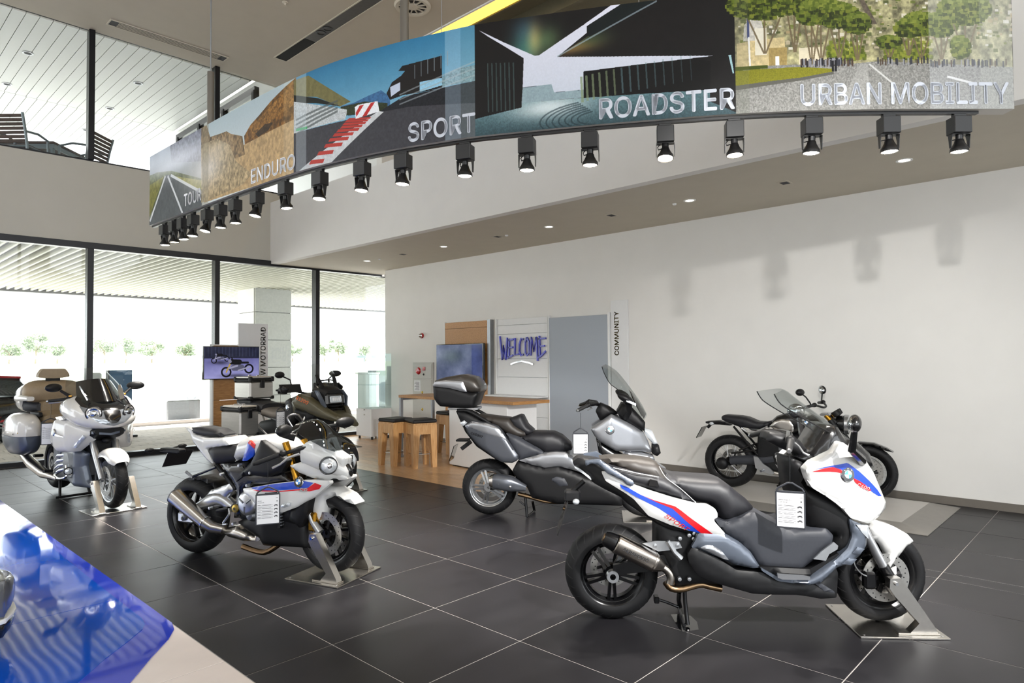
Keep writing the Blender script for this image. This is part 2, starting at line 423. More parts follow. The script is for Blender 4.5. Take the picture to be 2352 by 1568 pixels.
gx = [BEIGE_X] + [2.052 + TP*i for i in range(5)] + [WOOD_X, 5.802 + 0, 6.552, 7.302, 8.052, 8.5]
gy = [-1.9, -1.142, -.392, .358] + [1.108 + TP*i for i in range(16)]; gy = [y for y in gy if y < 12.6] + [12.65]
lay_tiles(gx, gy, 'slate_tile', 'floor_tile', lambda x, y: not (x > WOOD_X and y > WOOD_Y))
lay_tiles([-1.45, .05, BEIGE_X], [-.9 + TP*i for i in range(18)] + [12.65], 'beige_tile', 'beige_floor_tile', lambda x, y: True)
# oak floor of the lounge: boards along Y
py = {}
x = WOOD_X; r_ = random.Random(3)
while x < 8.49:
    w = min(.19, 8.5 - x); y = WOOD_Y
    first = True
    while y < 12.6:
        L_ = r_.choice((1.2, 1.5, 1.8)) if not first else r_.choice((.6, .9, 1.3)); first = False; L_ = min(L_, 12.65 - y)
        k = (round(w, 3), round(L_, 3), 'oakf')
        if k not in tcache: tcache[k] = tile_mesh(w-.002, L_-.002, 'oak_floor', 'floor_plank')
        inst(tcache[k], 'floor_plank', fl, (x + w/2, y + L_/2, 0)); y += L_
    x += w
# ================================================================== walls, soffit, ceiling
ZS, ZB, ZC = 3.54, 4.97, 7.2
struct(MB().box(8.5, 8.85, -7.5, 11.8, 0, ZS).build('wall_right', 'wall_paint', None, 0))
struct(MB().box(8.488, 8.5, -7.4, 11.8, 0, .085).build('baseboard_right', M('base_grey', '6d675f', .5, noise=.03), None, 0))
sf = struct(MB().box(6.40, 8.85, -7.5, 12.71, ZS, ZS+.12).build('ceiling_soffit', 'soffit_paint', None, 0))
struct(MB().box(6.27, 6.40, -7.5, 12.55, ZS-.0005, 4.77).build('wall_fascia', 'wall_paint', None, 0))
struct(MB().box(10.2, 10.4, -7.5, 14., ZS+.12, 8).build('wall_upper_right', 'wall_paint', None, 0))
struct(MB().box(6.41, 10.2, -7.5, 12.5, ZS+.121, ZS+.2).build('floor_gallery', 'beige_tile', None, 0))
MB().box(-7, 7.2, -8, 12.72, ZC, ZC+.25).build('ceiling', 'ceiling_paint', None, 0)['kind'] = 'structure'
struct(MB().box(7.2, 7.235, -8, 12.72, ZC-.02, ZC+.28).build('trim_1', 'white_paint', None, 0))
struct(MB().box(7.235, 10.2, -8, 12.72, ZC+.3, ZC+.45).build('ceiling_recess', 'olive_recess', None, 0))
t = thing('cove_light', 'yellow glowing strip light in the ceiling recess above the posters', 'light', (7.62, 5, ZC+.3))
MB().box(-.16, .16, -9, 6.5, -.10, -.001).build('diffuser', 'yellow_glow', t, 0)
MB().box(-.2, -.165, -9, 6.5, -.12, -.001).box(.165, .2, -9, 6.5, -.12, -.001).build('frame', 'olive_recess', t, 0)
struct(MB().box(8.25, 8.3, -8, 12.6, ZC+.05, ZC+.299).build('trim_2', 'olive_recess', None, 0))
# ================================================================== glazed wall, left
PHI = math.radians(-2.4); WO = (2.0, 12.72)
def glz(o): o.location = (WO[0], WO[1], 0); o.rotation_euler = (0, 0, PHI); return o
X0, X1 = -8.0, 7.35
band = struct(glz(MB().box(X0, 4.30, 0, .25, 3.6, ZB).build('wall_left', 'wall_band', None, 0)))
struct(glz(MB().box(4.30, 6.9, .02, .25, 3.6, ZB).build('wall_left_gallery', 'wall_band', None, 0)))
mull = [-6.95, -4.92, -2.89, -.85, 1.18, 3.23, 5.27, 7.3]
wn = struct(glz(MB().box(X0, X1, -.03, .12, 3.50, 3.605).box(X0, X1, -.03, .14, 0, .07).box(X0, 5.3, .02, .2, ZB-.001, ZB+.03).build('window_1', 'dark_frame', None, 0)))
for i, m in enumerate(mull):
    o = MB().bbox(m-.045, m+.045, -.06, .12, .07, 3.5, .006).build('window_mullion', 'dark_frame', wn, 30)
    if m < 6: MB().bbox(m-.045, m+.045, -.02, .16, ZB+.03, ZC, .006).build('window_mullion', 'dark_frame', wn, 30)
    if i < len(mull)-1:
        MB().box(m+.045, mull[i+1]-.045, .03, .04, .07, 3.5).build('window_pane', 'window_glass', wn, 0)
        if m < 4: MB().box(m+.045, mull[i+1]-.045, .07, .08, ZB+.03, ZC-.01).build('window_pane', 'window_glass', wn, 0)
struct(MB().box(-9.3, -9, -7.5, 12.6, 0, ZC).build('wall_sky_block', 'wall_paint', None, 0))  # unseen wall, added to cut the sky light entering the room
# rear and side glazing of the showroom, behind the viewer
w2 = struct(MB().box(-7, 8.5, -7.6, -7.5, 3.4, 4.6).build('window_2', 'dark_frame', None, 0))
for m in range(8): MB().box(-7+m*2.2, -6.9+m*2.2, -7.6, -7.5, 0, ZC).build('window_mullion', 'dark_frame', w2, 0)
# glazed return of the upper floor, seen past the terrace
w3 = struct(MB().box(6.1, 6.2, 12.9, 17.1, ZC-.16, ZC-.02).box(6.1, 6.2, 12.9, 17.1, ZB-.2, ZB-.08).build('window_3', 'dark_frame', None, 0))
for y in (12.95, 14.4, 15.7, 17.0): MB().box(6.08, 6.2, y-.05, y+.05, ZB-.1, ZC-.1).build('window_mullion', 'dark_frame', w3, 0)
for a, b in ((13.0, 14.35), (14.45, 15.65), (15.75, 16.95)): MB().box(6.14, 6.15, a, b, ZB-.1, ZC-.15).build('window_pane', 'window_glass', w3, 0)
struct(MB().box(9.2, 9.4, 12.6, 17.2, ZB-.3, ZC).build('wall_upper_room', 'white_paint', None, 0))
struct(MB().box(6.1, 16, 12.8, 20.5, ZC+.06, ZC+.3).build('ceiling_sun_block', 'plank_white', None, 0))  # unseen roof slab, added to keep sun streaks off the inside wall
struct(MB().box(8.85, 16, 12.4, 12.6, 3.5, ZC).build('wall_upper_end', 'wall_paint', None, 0))
# ================================================================== ceiling fittings
def slot(name, label, x0, x1, y0, y1, body, cat='vent', extra=None):
    t = thing(name, label, cat, ((x0+x1)/2, (y0+y1)/2, ZC)); hx, hy = (x1-x0)/2, (y1-y0)/2; e = .02
    MB().box(-hx-e, hx+e, -hy-e, -hy, -.012, -.0005).box(-hx-e, hx+e, hy, hy+e, -.012, -.0005).box(-hx-e, -hx, -hy, hy, -.012, -.0005).box(hx, hx+e, -hy, hy, -.012, -.0005).build('frame', 'soffit_paint', t, 0)
    MB().box(-hx, hx, -hy, hy, -.004, -.0006).build('backing', body, t, 0)
    return t, hx, hy
t, hx, hy = slot('ceiling_vent', 'long slotted air vent in the ceiling near the upper windows', 3.3, 5.2, 12.07, 12.27, 'charcoal')
for k in range(4): MB().box(-hx+.12, hx-.12, -hy+.03+k*.042, -hy+.045+k*.042, -.011, -.0045).build('slat', 'soffit_paint', t, 0)
t, hx, hy = slot('ceiling_vent', 'louvred air vent at the top edge of the picture', 2.2, 2.75, 11.35, 11.62, 'charcoal')
for k in range(6): MB().box(-hx, hx, -hy+.02+k*.042, -hy+.04+k*.042, -.011, -.0045).build('slat', 'soffit_paint', t, 0)
t, hx, hy = slot('service_channel', 'long dark recessed service channel in the ceiling', 5.80, 6.02, 4.2, 11.44, M('channel_grey', '4a4744', .6, noise=.1), 'ceiling channel')
MB().box(-hx, hx, hy-1.05, hy, -.006, -.0045).build('opening_dark', M('void_black', '020202', .9), t, 0)  # flat black sheet stands in for the dark depth of the slot
for k in (0, 1):
    MB().lathe([(.062, -.012), (.062, -.0045), (.085, -.0045), (.085, -.012)], (0, hy-1.42-k*.2, 0), 'z', 24, True).build('spotlight_ring', 'black_metal', t, 30)
t = thing('ceiling_diffuser', 'round white ceiling air diffuser with radial vanes beside a pole', 'vent', (6.46, 8.22, ZC))
MB().lathe([(.29, -.001), (.27, -.035), (.22, -.03), (.215, -.006)], (0, 0, 0), 'z', 40).build('rim', 'soffit_paint', t, 40)
MB().disc((0, 0, -.004), .215, (0, 0, -1), 32).build('backing', 'charcoal', t, 0)
MB().lathe([(.002, -.03), (.085, -.03), (.095, -.02), (.095, -.005)], (0, 0, 0), 'z', 28).build('hub', 'soffit_paint', t, 40)
vane = None
for k in range(12):
    o = MB().prism([(.09, -.012), (.22, -.006), (.22, .006), (.09, .004)], -.028, -.006, 'xy').build('vane', 'soffit_paint', t, 0) if vane is None else inst(vane, 'vane', t)
    vane = o.data; o.rotation_euler = (0, 0, 2*PI*k/12)
t = thing('sprinkler', 'small white ceiling sprinkler between the two ceiling slots', 'sprinkler', (5.01, 9.56, ZC))
MB().lathe([(.045, -.0005), (.045, -.012), (.02, -.02), (.012, -.05), (.022, -.052), (.022, -.058), (.001, -.058)], (0, 0, 0), 'z', 20).build('body', 'soffit_paint', t, 40)
MB().disc((0, 0, -.0125), .03, (0, 0, -1), 16).build('plate', 'grey_metal', t, 0)
dl = None
PL = ['nearest the window', 'second from the window', 'third from the window', 'fourth from the window', 'under the long poster', 'nearest the viewer']
for i, y in enumerate((10.86, 8.59, 6.24, 3.98, 1.65)):
    t = thing('downlight', 'round recessed downlight in the low soffit, ' + ('nearest the window', 'second from the window', 'third from the window', 'fourth from the window', 'at the right end of the row')[i], 'downlight', (7.4, y, ZS), 0, 'downlights in the low soffit')
    if dl is None:
        dl = [MB().lathe([(.075, -.001), (.075, -.006), (.055, -.006), (.05, -.001)], (0, 0, 0), 'z', 28).mesh('trim_ring', 'white_paint'), MB().lathe([(.001, -.002), (.05, -.002), (.05, -.0005)], (0, 0, 0), 'z', 20).mesh('lens', 'downlight_face')]
    inst(dl[0], 'trim_ring', t); inst(dl[1], 'lens', t)
sq = None
for i, y in enumerate((9.73, 7.3, 5.14, 2.82)):
    t = thing('ceiling_speaker', 'small square dark fitting flush in the low soffit, ' + ('nearest the window', 'second from the window', 'third from the window', 'nearest the viewer')[i], 'ceiling fitting', (7.4, y, ZS), 0, 'square fittings in the low soffit')
    if sq is None: sq = [MB().box(-.075, .075, -.06, .06, -.006, -.0005).mesh('frame', 'soffit_paint', 0), MB().box(-.055, .055, -.04, .04, -.008, -.0062).mesh('grille', 'charcoal', 0)]
    inst(sq[0], 'frame', t); inst(sq[1], 'grille', t)
det = None
for i, y in enumerate((10.48, 7.12, 4.2)):
    t = thing('smoke_detector', 'tiny round detector on the low soffit, ' + ('next to the downlight nearest the window', 'beside the second square fitting', 'in the middle of the row')[i], 'detector', (7.42, y, ZS), 0, 'detectors on the low soffit')
    if det is None: det = [MB().lathe([(.001, -.02), (.018, -.02), (.024, -.012), (.026, -.0005)], (0, 0, 0), 'z', 16).mesh('cap', 'white_paint')]
    inst(det[0], 'cap', t)
# ================================================================== terrace and canopy outside
tr = struct(MB().box(-8, 6.05, 13.1, 21.6, 3.72, 3.95).build('floor_terrace', 'canopy_grey', None, 0))
can = struct(MB().box(-8, 16, 12.95, 21.6, 3.64, 3.70).box(-8, 16, 21.5, 21.75, 3.5, 4.0).build('ceiling_canopy', 'canopy_grey', None, 0))
sl = MB().box(-.02, .02, 0, 8.5, -.09, 0).mesh('canopy_slat', 'slat_light', 0)
x = -1.0
while x < 15.8:
    inst(sl, 'canopy_slat', can, (x, 12.98, 3.638)); x += .1735
tc_ = struct(MB().box(-8, 6.0, 12.80, 19.7, ZC+.03, ZC+.2).build('ceiling_terrace', M('plank_joint', '6b6e6c', .7), None, 0))
pk = {}
for j, (a, b) in enumerate(((12.82, 16.86), (16.87, 19.65))):
    me = MB().box(-.087, .087, a, b, 0, .028).mesh('ceiling_plank', 'plank_white', 0)
    x = -.55 if j == 0 else .2
    while x < 5.95: inst(me, 'ceiling_plank', tc_, (x, 0, ZC)); x += .1835
dlt = None
for i, (x, y) in enumerate(((2.62, 14.46), (2.63, 16.37), (4.44, 14.47), (4.454, 16.36), (4.47, 18.28))):
    t = thing('terrace_downlight', ('round downlight in the white plank ceiling, first row nearest the glass', 'round downlight in the white plank ceiling at the left frame edge', 'round downlight in the plank ceiling right of the tall mullion', 'round downlight at the plank joint right of the mullion', 'farthest round downlight in the plank ceiling, beside the mullion')[i], 'downlight', (x, y, ZC), 0, 'downlights over the terrace')
    if dlt is None: dlt = [MB().lathe([(.085, -.001), (.085, -.008), (.06, -.008), (.058, -.001)], (0, 0, 0), 'z', 24).mesh('trim_ring', 'grey_metal'), MB().disc((0, 0, -.003), .06, (0, 0, -1), 20).mesh('lens', 'charcoal', 0)]
    inst(dlt[0], 'trim_ring', t); inst(dlt[1], 'lens', t)
# terrace table and chairs
def slat_chair(loc, rz, label):
    t = thing('patio_chair', label, 'chair', loc, rz, 'chairs on the terrace'); f = MB()
    for sx in (-.29, .29):
        f.tube([(sx, -.27, 0), (sx, -.25, .42), (sx, -.24, .64)], .02, 8)
        f.tube([(sx, .24, 0), (sx, .25, .42), (sx, .30, .66), (sx, .37, .93)], .022, 8)
        f.tube([(sx, -.24, .64), (sx, 0, .68), (sx, .28, .64)], .02, 8)
        f.tube([(sx, -.25, .4), (sx, .25, .4)], .018, 8)
    f.tube([(-.29, -.25, .4), (.29, -.25, .4)], .018, 8).tube([(-.29, .25, .4), (.29, .25, .4)], .018, 8)
    f.build('frame', M('alu_grey', '7d868c', .4, .5) if 'alu_grey' not in MATS else 'alu_grey', t)
    for k in range(7):
        z = .46 + k*.066; yy = .252 + (z-.42)*.22 if z < .66 else .305 + (z-.66)*.26
        MB().box(-.27, .27, yy-.01, yy+.01, z, z+.052).build('back_slat', 'teak', t, 0)
    for k in range(6): MB().box(-.27, .27, -.25+k*.08, -.18+k*.08, .42, .44).build('seat_slat', 'teak', t, 0)
    return t
ZT = 3.95+.92
struct(MB().box(-4, 6.05, 13.1, 19.5, 3.951, ZT).build('floor_terrace_deck', 'canopy_grey', None, 0))
ZT = ZT + .001
slat_chair((2.45, 13.95, ZT), math.radians(133), 'slatted dark wood patio chair at the left edge of the terrace')
slat_chair((3.40, 14.05, ZT), math.radians(-138), 'slatted dark wood patio chair turned side-on behind the tall mullion')
t = thing('patio_table', 'low dark slatted patio table with grey metal legs between terrace chairs', 'table', (3.05, 14.85, ZT), math.radians(45))
MB().box(-.66, .55, -.5, .6, .66, .70).build('tabletop', 'teak', t, 0)
MB().box(-.64, .53, -.49, -.46, .58, .66).box(-.64, .53, .55, .58, .58, .66).box(-.64, -.61, -.46, .55, .58, .66).box(.5, .53, -.46, .55, .58, .66).build('apron', 'alu_grey', t, 0)
for sx in (-.61, .5):
    for sy in (-.47, .55): MB().box(sx-.035, sx+.035, sy-.02 if sy > 0 else sy, sy+.04, 0, .58).build('leg', 'alu_grey', t, 0)
# ================================================================== outdoors
gr = struct(MB().box(-60, 120, 12.9, 140, -.4, -.07).build('ground', 'outside_ground', None, 0))
pv = struct(MB().box(-3, 14, 12.9, 18.6, -.069, -.045).build('pavement', M('paver_joint', '5f5a56', .9), None, 0))
pm = MB().bbox(-.195, .195, -.12, .12, -.05, -.03, .006).mesh('paving_stone', 'paver', 30)
for j in range(22):
    for i in range(30):
        x, y = .9 + i*.4 + (j % 2)*.2, 13.15 + j*.25
        if j < 12 and x < 10.5 + (y-13)*.4: inst(pm, 'paving_stone', pv, (x, y, 0))
st_ = MB()
for j in range(12, 22):
    for i in range(30):
        x, y = .9 + i*.4 + (j % 2)*.2, 13.15 + j*.25; st_.bbox(x-.195, x+.195, y-.12, y+.12, -.05, -.03, .006)
st_.build('distant_paving', 'paver', pv, 30)['kind'] = 'stuff'
struct(MB().bbox(-20, 30, 18.6, 18.85, -.07, .06, .015).build('kerb', 'beige_tile', None, 30))
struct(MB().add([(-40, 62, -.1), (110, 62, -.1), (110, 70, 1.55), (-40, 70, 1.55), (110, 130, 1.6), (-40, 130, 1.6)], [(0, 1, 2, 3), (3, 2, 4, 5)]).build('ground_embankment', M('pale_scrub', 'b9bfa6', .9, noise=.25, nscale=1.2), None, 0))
gd = thing('guard_rail', 'long pale guard rail along the far embankment', 'barrier', (0, 69, 1.5))
MB().box(-30, 90, -.03, .03, .45, .75).build('rail', 'grey_metal', gd, 0)
for k in range(28): MB().box(-29+k*4.2, -28.88+k*4.2, .03, .13, 0, .7).build('post', 'grey_metal', gd, 0)
M('leaf_hazed', 'a4b096', .7, noise=.25, nscale=3); M('bark', '9a8d7c', .9, noise=.2)  # leaf green paled in the colour itself to stand in for bright haze
def tree(loc, h, wd_, label, seed):
    rr = random.Random(seed); t = thing('tree', label, 'tree', loc, 0, 'young trees along the embankment')
    tk = MB().tube([(0, 0, 0), (.06, 0, h*.3), (0, .05, h*.6)], [.09, .07, .04], 7)
    for k in range(6):
        a = rr.uniform(0, 6.28); tk.tube([(0.03, 0, h*(.28+.05*k)), (math.cos(a)*wd_*.25, math.sin(a)*wd_*.25, h*(.55+.04*k)), (math.cos(a)*wd_*.4, math.sin(a)*wd_*.4, h*(.68+.04*k))], [.04, .025, .012], 5)
    tk.build('trunk', 'bark', t)
    lf = MB(); blobs = [(rr.uniform(-.35, .35)*wd_, rr.uniform(-.35, .35)*wd_, h*rr.uniform(.42, .9), rr.uniform(.16, .3)*wd_) for _ in range(11)]
    for _ in range(1500):
        bx, by, bz, br = rr.choice(blobs); d = Vector((rr.gauss(0, 1), rr.gauss(0, 1), rr.gauss(0, .7))).normalized()*br*rr.uniform(.35, 1)
        c = Vector((bx, by, bz)) + d; u = Vector((rr.gauss(0, 1), rr.gauss(0, 1), rr.gauss(0, 1))).normalized()*.11; v = u.orthogonal().normalized()*.07
        lf.add([c-u, c+v, c+u, c-v], [(0, 1, 2, 3)])
    o = lf.build('crown', 'leaf_hazed', t, 0); o['kind'] = 'stuff'

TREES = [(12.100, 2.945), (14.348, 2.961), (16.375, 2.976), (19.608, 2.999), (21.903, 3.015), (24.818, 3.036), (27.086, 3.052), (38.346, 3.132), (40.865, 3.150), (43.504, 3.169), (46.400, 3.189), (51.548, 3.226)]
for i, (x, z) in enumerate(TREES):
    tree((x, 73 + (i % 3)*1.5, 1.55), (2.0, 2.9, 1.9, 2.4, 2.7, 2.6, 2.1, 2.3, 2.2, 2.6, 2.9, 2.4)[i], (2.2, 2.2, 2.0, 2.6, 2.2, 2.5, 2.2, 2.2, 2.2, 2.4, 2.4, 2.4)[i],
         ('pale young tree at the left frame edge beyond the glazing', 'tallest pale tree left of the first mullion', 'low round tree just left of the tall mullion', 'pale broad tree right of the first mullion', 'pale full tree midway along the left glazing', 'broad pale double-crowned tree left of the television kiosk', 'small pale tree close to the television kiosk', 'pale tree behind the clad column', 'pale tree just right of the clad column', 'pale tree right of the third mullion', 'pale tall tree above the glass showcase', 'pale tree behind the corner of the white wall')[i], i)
# clad column under the canopy
col = struct(MB().box(8.1, 9.08, 17.0, 18.0, -.05, 3.63).build('pillar_core', 'charcoal', None, 0))
for k in range(5):
    z0 = -.03 + k*.74; z1 = min(3.625, z0+.728)
    MB().bbox(8.08, 9.10, 16.98, 17.03, z0, z1, .005).build('cladding_panel', 'stone_clad', col, 30)
    MB().bbox(8.06, 8.12, 17.04, 18.0, z0, z1, .005).build('cladding_panel', 'white_paint', col, 30)
# ---------------------------------------------------------------- cars outside
M('car_black', '14151a', .2, coat=1., noise=.02); M('car_red', 'a3212b', .25, coat=1.); M('car_dark', '20242c', .22, coat=1., noise=.02)
M('tinted_glass', '1d2328', .05, coat=.4); M('car_lamp', 'cfd6dd', .1, .4)
def car(t, L_, prof_low, prof_roof, hw, body, roof, wheelx, wr, glass='tinted_glass'):
    """body as a loft of cross-sections along the car, cabin as a second loft, wheels"""
    rings = [ring(x, w, z0, z1, 24, 4.5) for x, w, z0, z1 in prof_low]
    MB().loft(rings).build('body', body, t, 40)
    rr = []
    for x, w, z0, z1 in prof_roof: rr.append([(x, y*(1 if z < (z0+z1)/2 else .86), z) for _, y, z in ring(x, w, z0, z1, 24, 5)])
    MB().loft(rr).build('cabin_glass', glass, t, 40)
    xs = [p[0] for p in prof_roof]; zt = [p[3] for p in prof_roof]
    rf = [[(x, y*.9, z) for _, y, z in ring(x, p[1], z1-.05, z1+.03, 20, 4)] for p in prof_roof[1:-1] for x, z1 in ((p[0], p[3]),)]
    MB().loft(rf).build('roof', roof, t, 40)
    for x in wheelx:
        for sg in (-1, 1):
            w = MB().lathe([(wr*.66, -.10), (wr*.9, -.11), (wr, -.07), (wr, .07), (wr*.9, .11), (wr*.66, .10)], (x, sg*(hw-.09), wr), 'y', 28).build('wheel', 'rubber', t, 40)
            MB().lathe([(.001, sg*.09), (.06, sg*.09), (.08, sg*.05), (wr*.6, sg*.03), (wr*.66, sg*.10), (wr*.66, -sg*.10), (.001, -sg*.09)], (x, sg*(hw-.09), wr), 'y', 28).build('rim', 'charcoal', w, 40)
            sp = MB()
            for k in range(5):
                a = 2*PI*k/5 + .3; c, s_ = math.cos(a), math.sin(a)
                for dd in (-.018, .018): sp.strap([(x+c*.05-s_*dd, sg*(hw-.005), wr+s_*.05+c*dd), (x+c*wr*.64-s_*dd*2, sg*(hw+.0), wr+s_*wr*.64+c*dd*2)], (-s_, 0, c), .012, .012)
            sp.build('wheel_spokes', 'grey_metal', w, 30)
t = thing('parked_car', 'black and red car with a white lettered door parked outside the left window', 'car', (1.62, 17.9, -.045), PI)
car(t, 3.8, [(-1.95, .5, .35, .7), (-1.85, .78, .25, .95), (-1.2, .86, .2, 1.0), (0, .88, .18, .98), (1.2, .86, .2, .97), (1.75, .8, .25, .9), (1.92, .5, .3, .7)],
    [(-1.72, .70, .9, .96), (-1.45, .76, .9, 1.36), (-.6, .78, .9, 1.42), (.3, .77, .9, 1.40), (.95, .7, .9, 1.0)], .87, 'car_black', 'car_red', (-1.25, 1.22), .31)
MB().box(-1.75, 1.6, .872, .884, .44, .49).box(-1.75, 1.6, .872, .884, .53, .55).build('side_stripe', 'car_red', t, 0)
MB().box(-1.7, 1.2, .78, .835, .955, .985).build('belt_trim', 'chrome', t, 0)
MB().bbox(-.98, -.72, .885, .91, .82, .85, .008).build('door_handle', 'chrome', t)
for xx in (-.405, .43): MB().box(xx-.02, xx+.02, .6, .785, .98, 1.38).build('window_pillar', 'car_black', t, 0)
vs, fs = text_mesh('EXPERIENCE', .125, .02, 'CENTER'); MB().add([(-.98 - x_ + .32, .8885, .715 + y_) for x_, y_ in vs], fs).build('lettering', 'white_paint', t, 0)
t = thing('parked_hatchback', 'dark grey car with white nose vents behind the glass showcase', 'car', (15.3, 19.6, -.045), PI+.35)
car(t, 4.0, [(2.0, .45, .3, .62), (1.93, .72, .22, .8), (1.6, .85, .2, .9), (1.0, .89, .18, .98), (0, .9, .18, 1.0), (-1.2, .88, .2, 1.02), (-1.9, .8, .25, .95), (-2.0, .5, .3, .8)],
    [(1.35, .66, .9, .95), (.55, .76, .9, 1.5), (-.5, .78, .9, 1.57), (-1.5, .76, .9, 1.5), (-1.9, .66, .9, 1.0)], .89, 'car_dark', 'car_black', (1.25, -1.3), .35)
for sg in (-1, 1):
    MB().prism([(sg*.42, .70), (sg*.74, .78), (sg*.74, .66), (sg*.45, .60)], 1.86, 1.93, 'yz').build('headlight', 'car_lamp', t, 30)
    MB().prism([(sg*.06, .70), (sg*.36, .72), (sg*.34, .60), (sg*.08, .58)], 1.95, 2.0, 'yz').build('grille', 'gloss_black', t, 30)
    MB().ell((1.93, sg*.58, .45), .03, .07, .05).build('fog_lamp', 'car_lamp', t)
# ---------------------------------------------------------------- small things outside
t = thing('display_sign', 'tall blue advertising board standing outside behind the tall mullion', 'sign', (4.65, 16.2, -.03), .15)
MB().bbox(-.24, .24, -.06, .06, .05, 1.47, .01).build('panel', M('sign_blue', '3f5f7d', .4, noise=.1, nscale=6), t)
MB().bbox(-.3, .3, -.2, .2, 0, .05, .01).build('foot', 'black_metal', t)
MB().box(-.262, -.24, -.06, .06, .05, 1.47).build('edge', 'black_metal', t, 0)
t = thing('letterbox', 'white and black terminal post beside the blue board outside', 'post', (4.15, 16.1, -.03))
MB().bbox(-.11, .11, -.1, .1, .95, 1.42, .03).build('head', 'white_paint', t); MB().bbox(-.1, .1, -.09, .09, 0, .95, .02).build('column', 'black_plastic', t)
for i, (x, y, s_, lb) in enumerate(((7.0, 34, 1., 'small grey object on the bright tarmac, left of the television'), (9.1, 24, .85, 'tiny winged grey trestle on the bright tarmac right of the touring bike'), (20.3, 34, 1., 'small dark object on the bright tarmac past the third mullion'))):
    t = thing('track_marker', lb, 'marker', (x, y, -.07), .3*i, 'markers on the tarmac')
    MB().bbox(-.3*s_, .3*s_, -.15, .15, 0, .28*s_, .03).build('base', 'white_paint', t)
    MB().prism([(-.28*s_, .62*s_), (-.05*s_, .28*s_), (.06*s_, .28*s_), (.3*s_, .6*s_), (.1*s_, .52*s_), (0, .42*s_), (-.1*s_, .5*s_)], -.04, .04).build('wings', 'grey_metal', t, 0)
t = thing('generator', 'grey equipment box outside, left of the wooden television kiosk', 'box', (7.15, 19.6, -.07))
MB().bbox(-.45, .45, -.3, .3, .04, .62, .03).build('case', 'grey_metal', t)
for sx in (-.35, .35): MB().box(sx-.04, sx+.04, -.25, .25, 0, .04).build('foot', 'black_plastic', t, 0)
for i, x in enumerate((3.6, 9.2, 15)):
    t = thing('crash_barrier_frame', ('low white lattice frame on the far tarmac, left of the first mullion', 'low white lattice frame on the far tarmac, right of the first mullion', 'low white lattice frame on the far tarmac beside the kiosk')[i], 'frame', (x*2.6, 48, -.07), .2, 'white lattice frames on the tarmac')
    f = MB()
    for k in range(7): f.tube([(-3+k, 0, 1.1-k*.14), (-2.5+k, 0, .05), (-2+k, 0, .96-k*.14)], .04, 5)
    f.tube([(-3, 0, 1.1), (4, 0, .1)], .05, 5).tube([(-3, 0, .03), (4, 0, .03)], .04, 5); f.build('lattice', 'white_paint', t)

# ================================================================== lounge by the white wall
XW = 8.5
RZ = math.radians(-4.5)
t = thing('bar_table', 'long oak bar table with a white panel base at one end and grey steel legs', 'table', (6.99, 7.56, 0), RZ)
MB().bbox(-.35, .35, -1.425, 1.425, .985, 1.03, .003).build('tabletop', 'oak', t, 30)
MB().bbox(-.28, .29, -1.22, .11, .02, .984, .004).build('panel_base', 'white_board', t, 30)
MB().box(-.25, .26, -1.18, .07, 0, .0199).build('plinth', 'black_metal', t, 0)
for x, y in ((-.32, 1.39), (.32, 1.39)): MB().bbox(x-.025, x+.025, y-.025, y+.025, 0, .984, .003).build('leg', 'grey_metal', t)
MB().box(-.29, .29, 1.37, 1.41, .945, .984).build('under_frame', 'grey_metal', t, 0)
MB().box(-.29, .29, 1.375, 1.405, .002, .03).build('floor_rail', 'grey_metal', t, 0)
def stool(loc, rz, label):
    t = thing('bar_stool', label, 'stool', loc, rz, 'oak bar stools at the lounge table')
    MB().bbox(-.195, .195, -.195, .195, .665, .72, .018).build('seat_pad', 'seat_black', t)
    MB().box(-.185, .185, -.185, .185, .64, .664).build('seat_board', 'oak_light', t, 0)
    for sx in (-1, 1):
        for sy in (-1, 1):
            a, b, c, d = .19, .085, .185, .135
            mb = MB(); q = []
            for z, w, o in ((0, .07, .19), (.50, .105, .19), (.639, .105, .19)): q.append([(sx*(o-w), sy*(o-w), z), (sx*o, sy*(o-w), z), (sx*o, sy*o, z), (sx*(o-w), sy*o, z)])
            mb.loft(q).build('leg', 'oak_light', t, 20)
    MB().box(-.085, .085, -.187, -.165, .50, .639).build('apron', 'oak_light', t, 0); MB().box(-.085, .085, .165, .187, .50, .639).build('apron', 'oak_light', t, 0)
    MB().box(-.187, -.165, -.085, .085, .50, .639).build('apron', 'oak_light', t, 0); MB().box(.165, .187, -.085, .085, .50, .639).build('apron', 'oak_light', t, 0)
    for sg in (-1, 1): MB().cyl((-.11, sg*.15, .2), (.11, sg*.15, .2), .006).build('foot_rail', 'steel', t)
    for sg in (-1, 1): MB().cyl((sg*.15, -.11, .2), (sg*.15, .11, .2), .006).build('foot_rail', 'steel', t)
M('seat_black', '19191b', .55, bump=.03, bscale=200)
stool((6.235, 8.39, 0), 0.02, 'oak bar stool with black pad, left of the pair before the table')
stool((6.37, 7.955, 0), math.radians(-16), 'oak bar stool with black pad standing corner-on, right of the pair')
stool((7.66, 8.72, 0), -.1, 'oak bar stool half hidden behind the white table base')
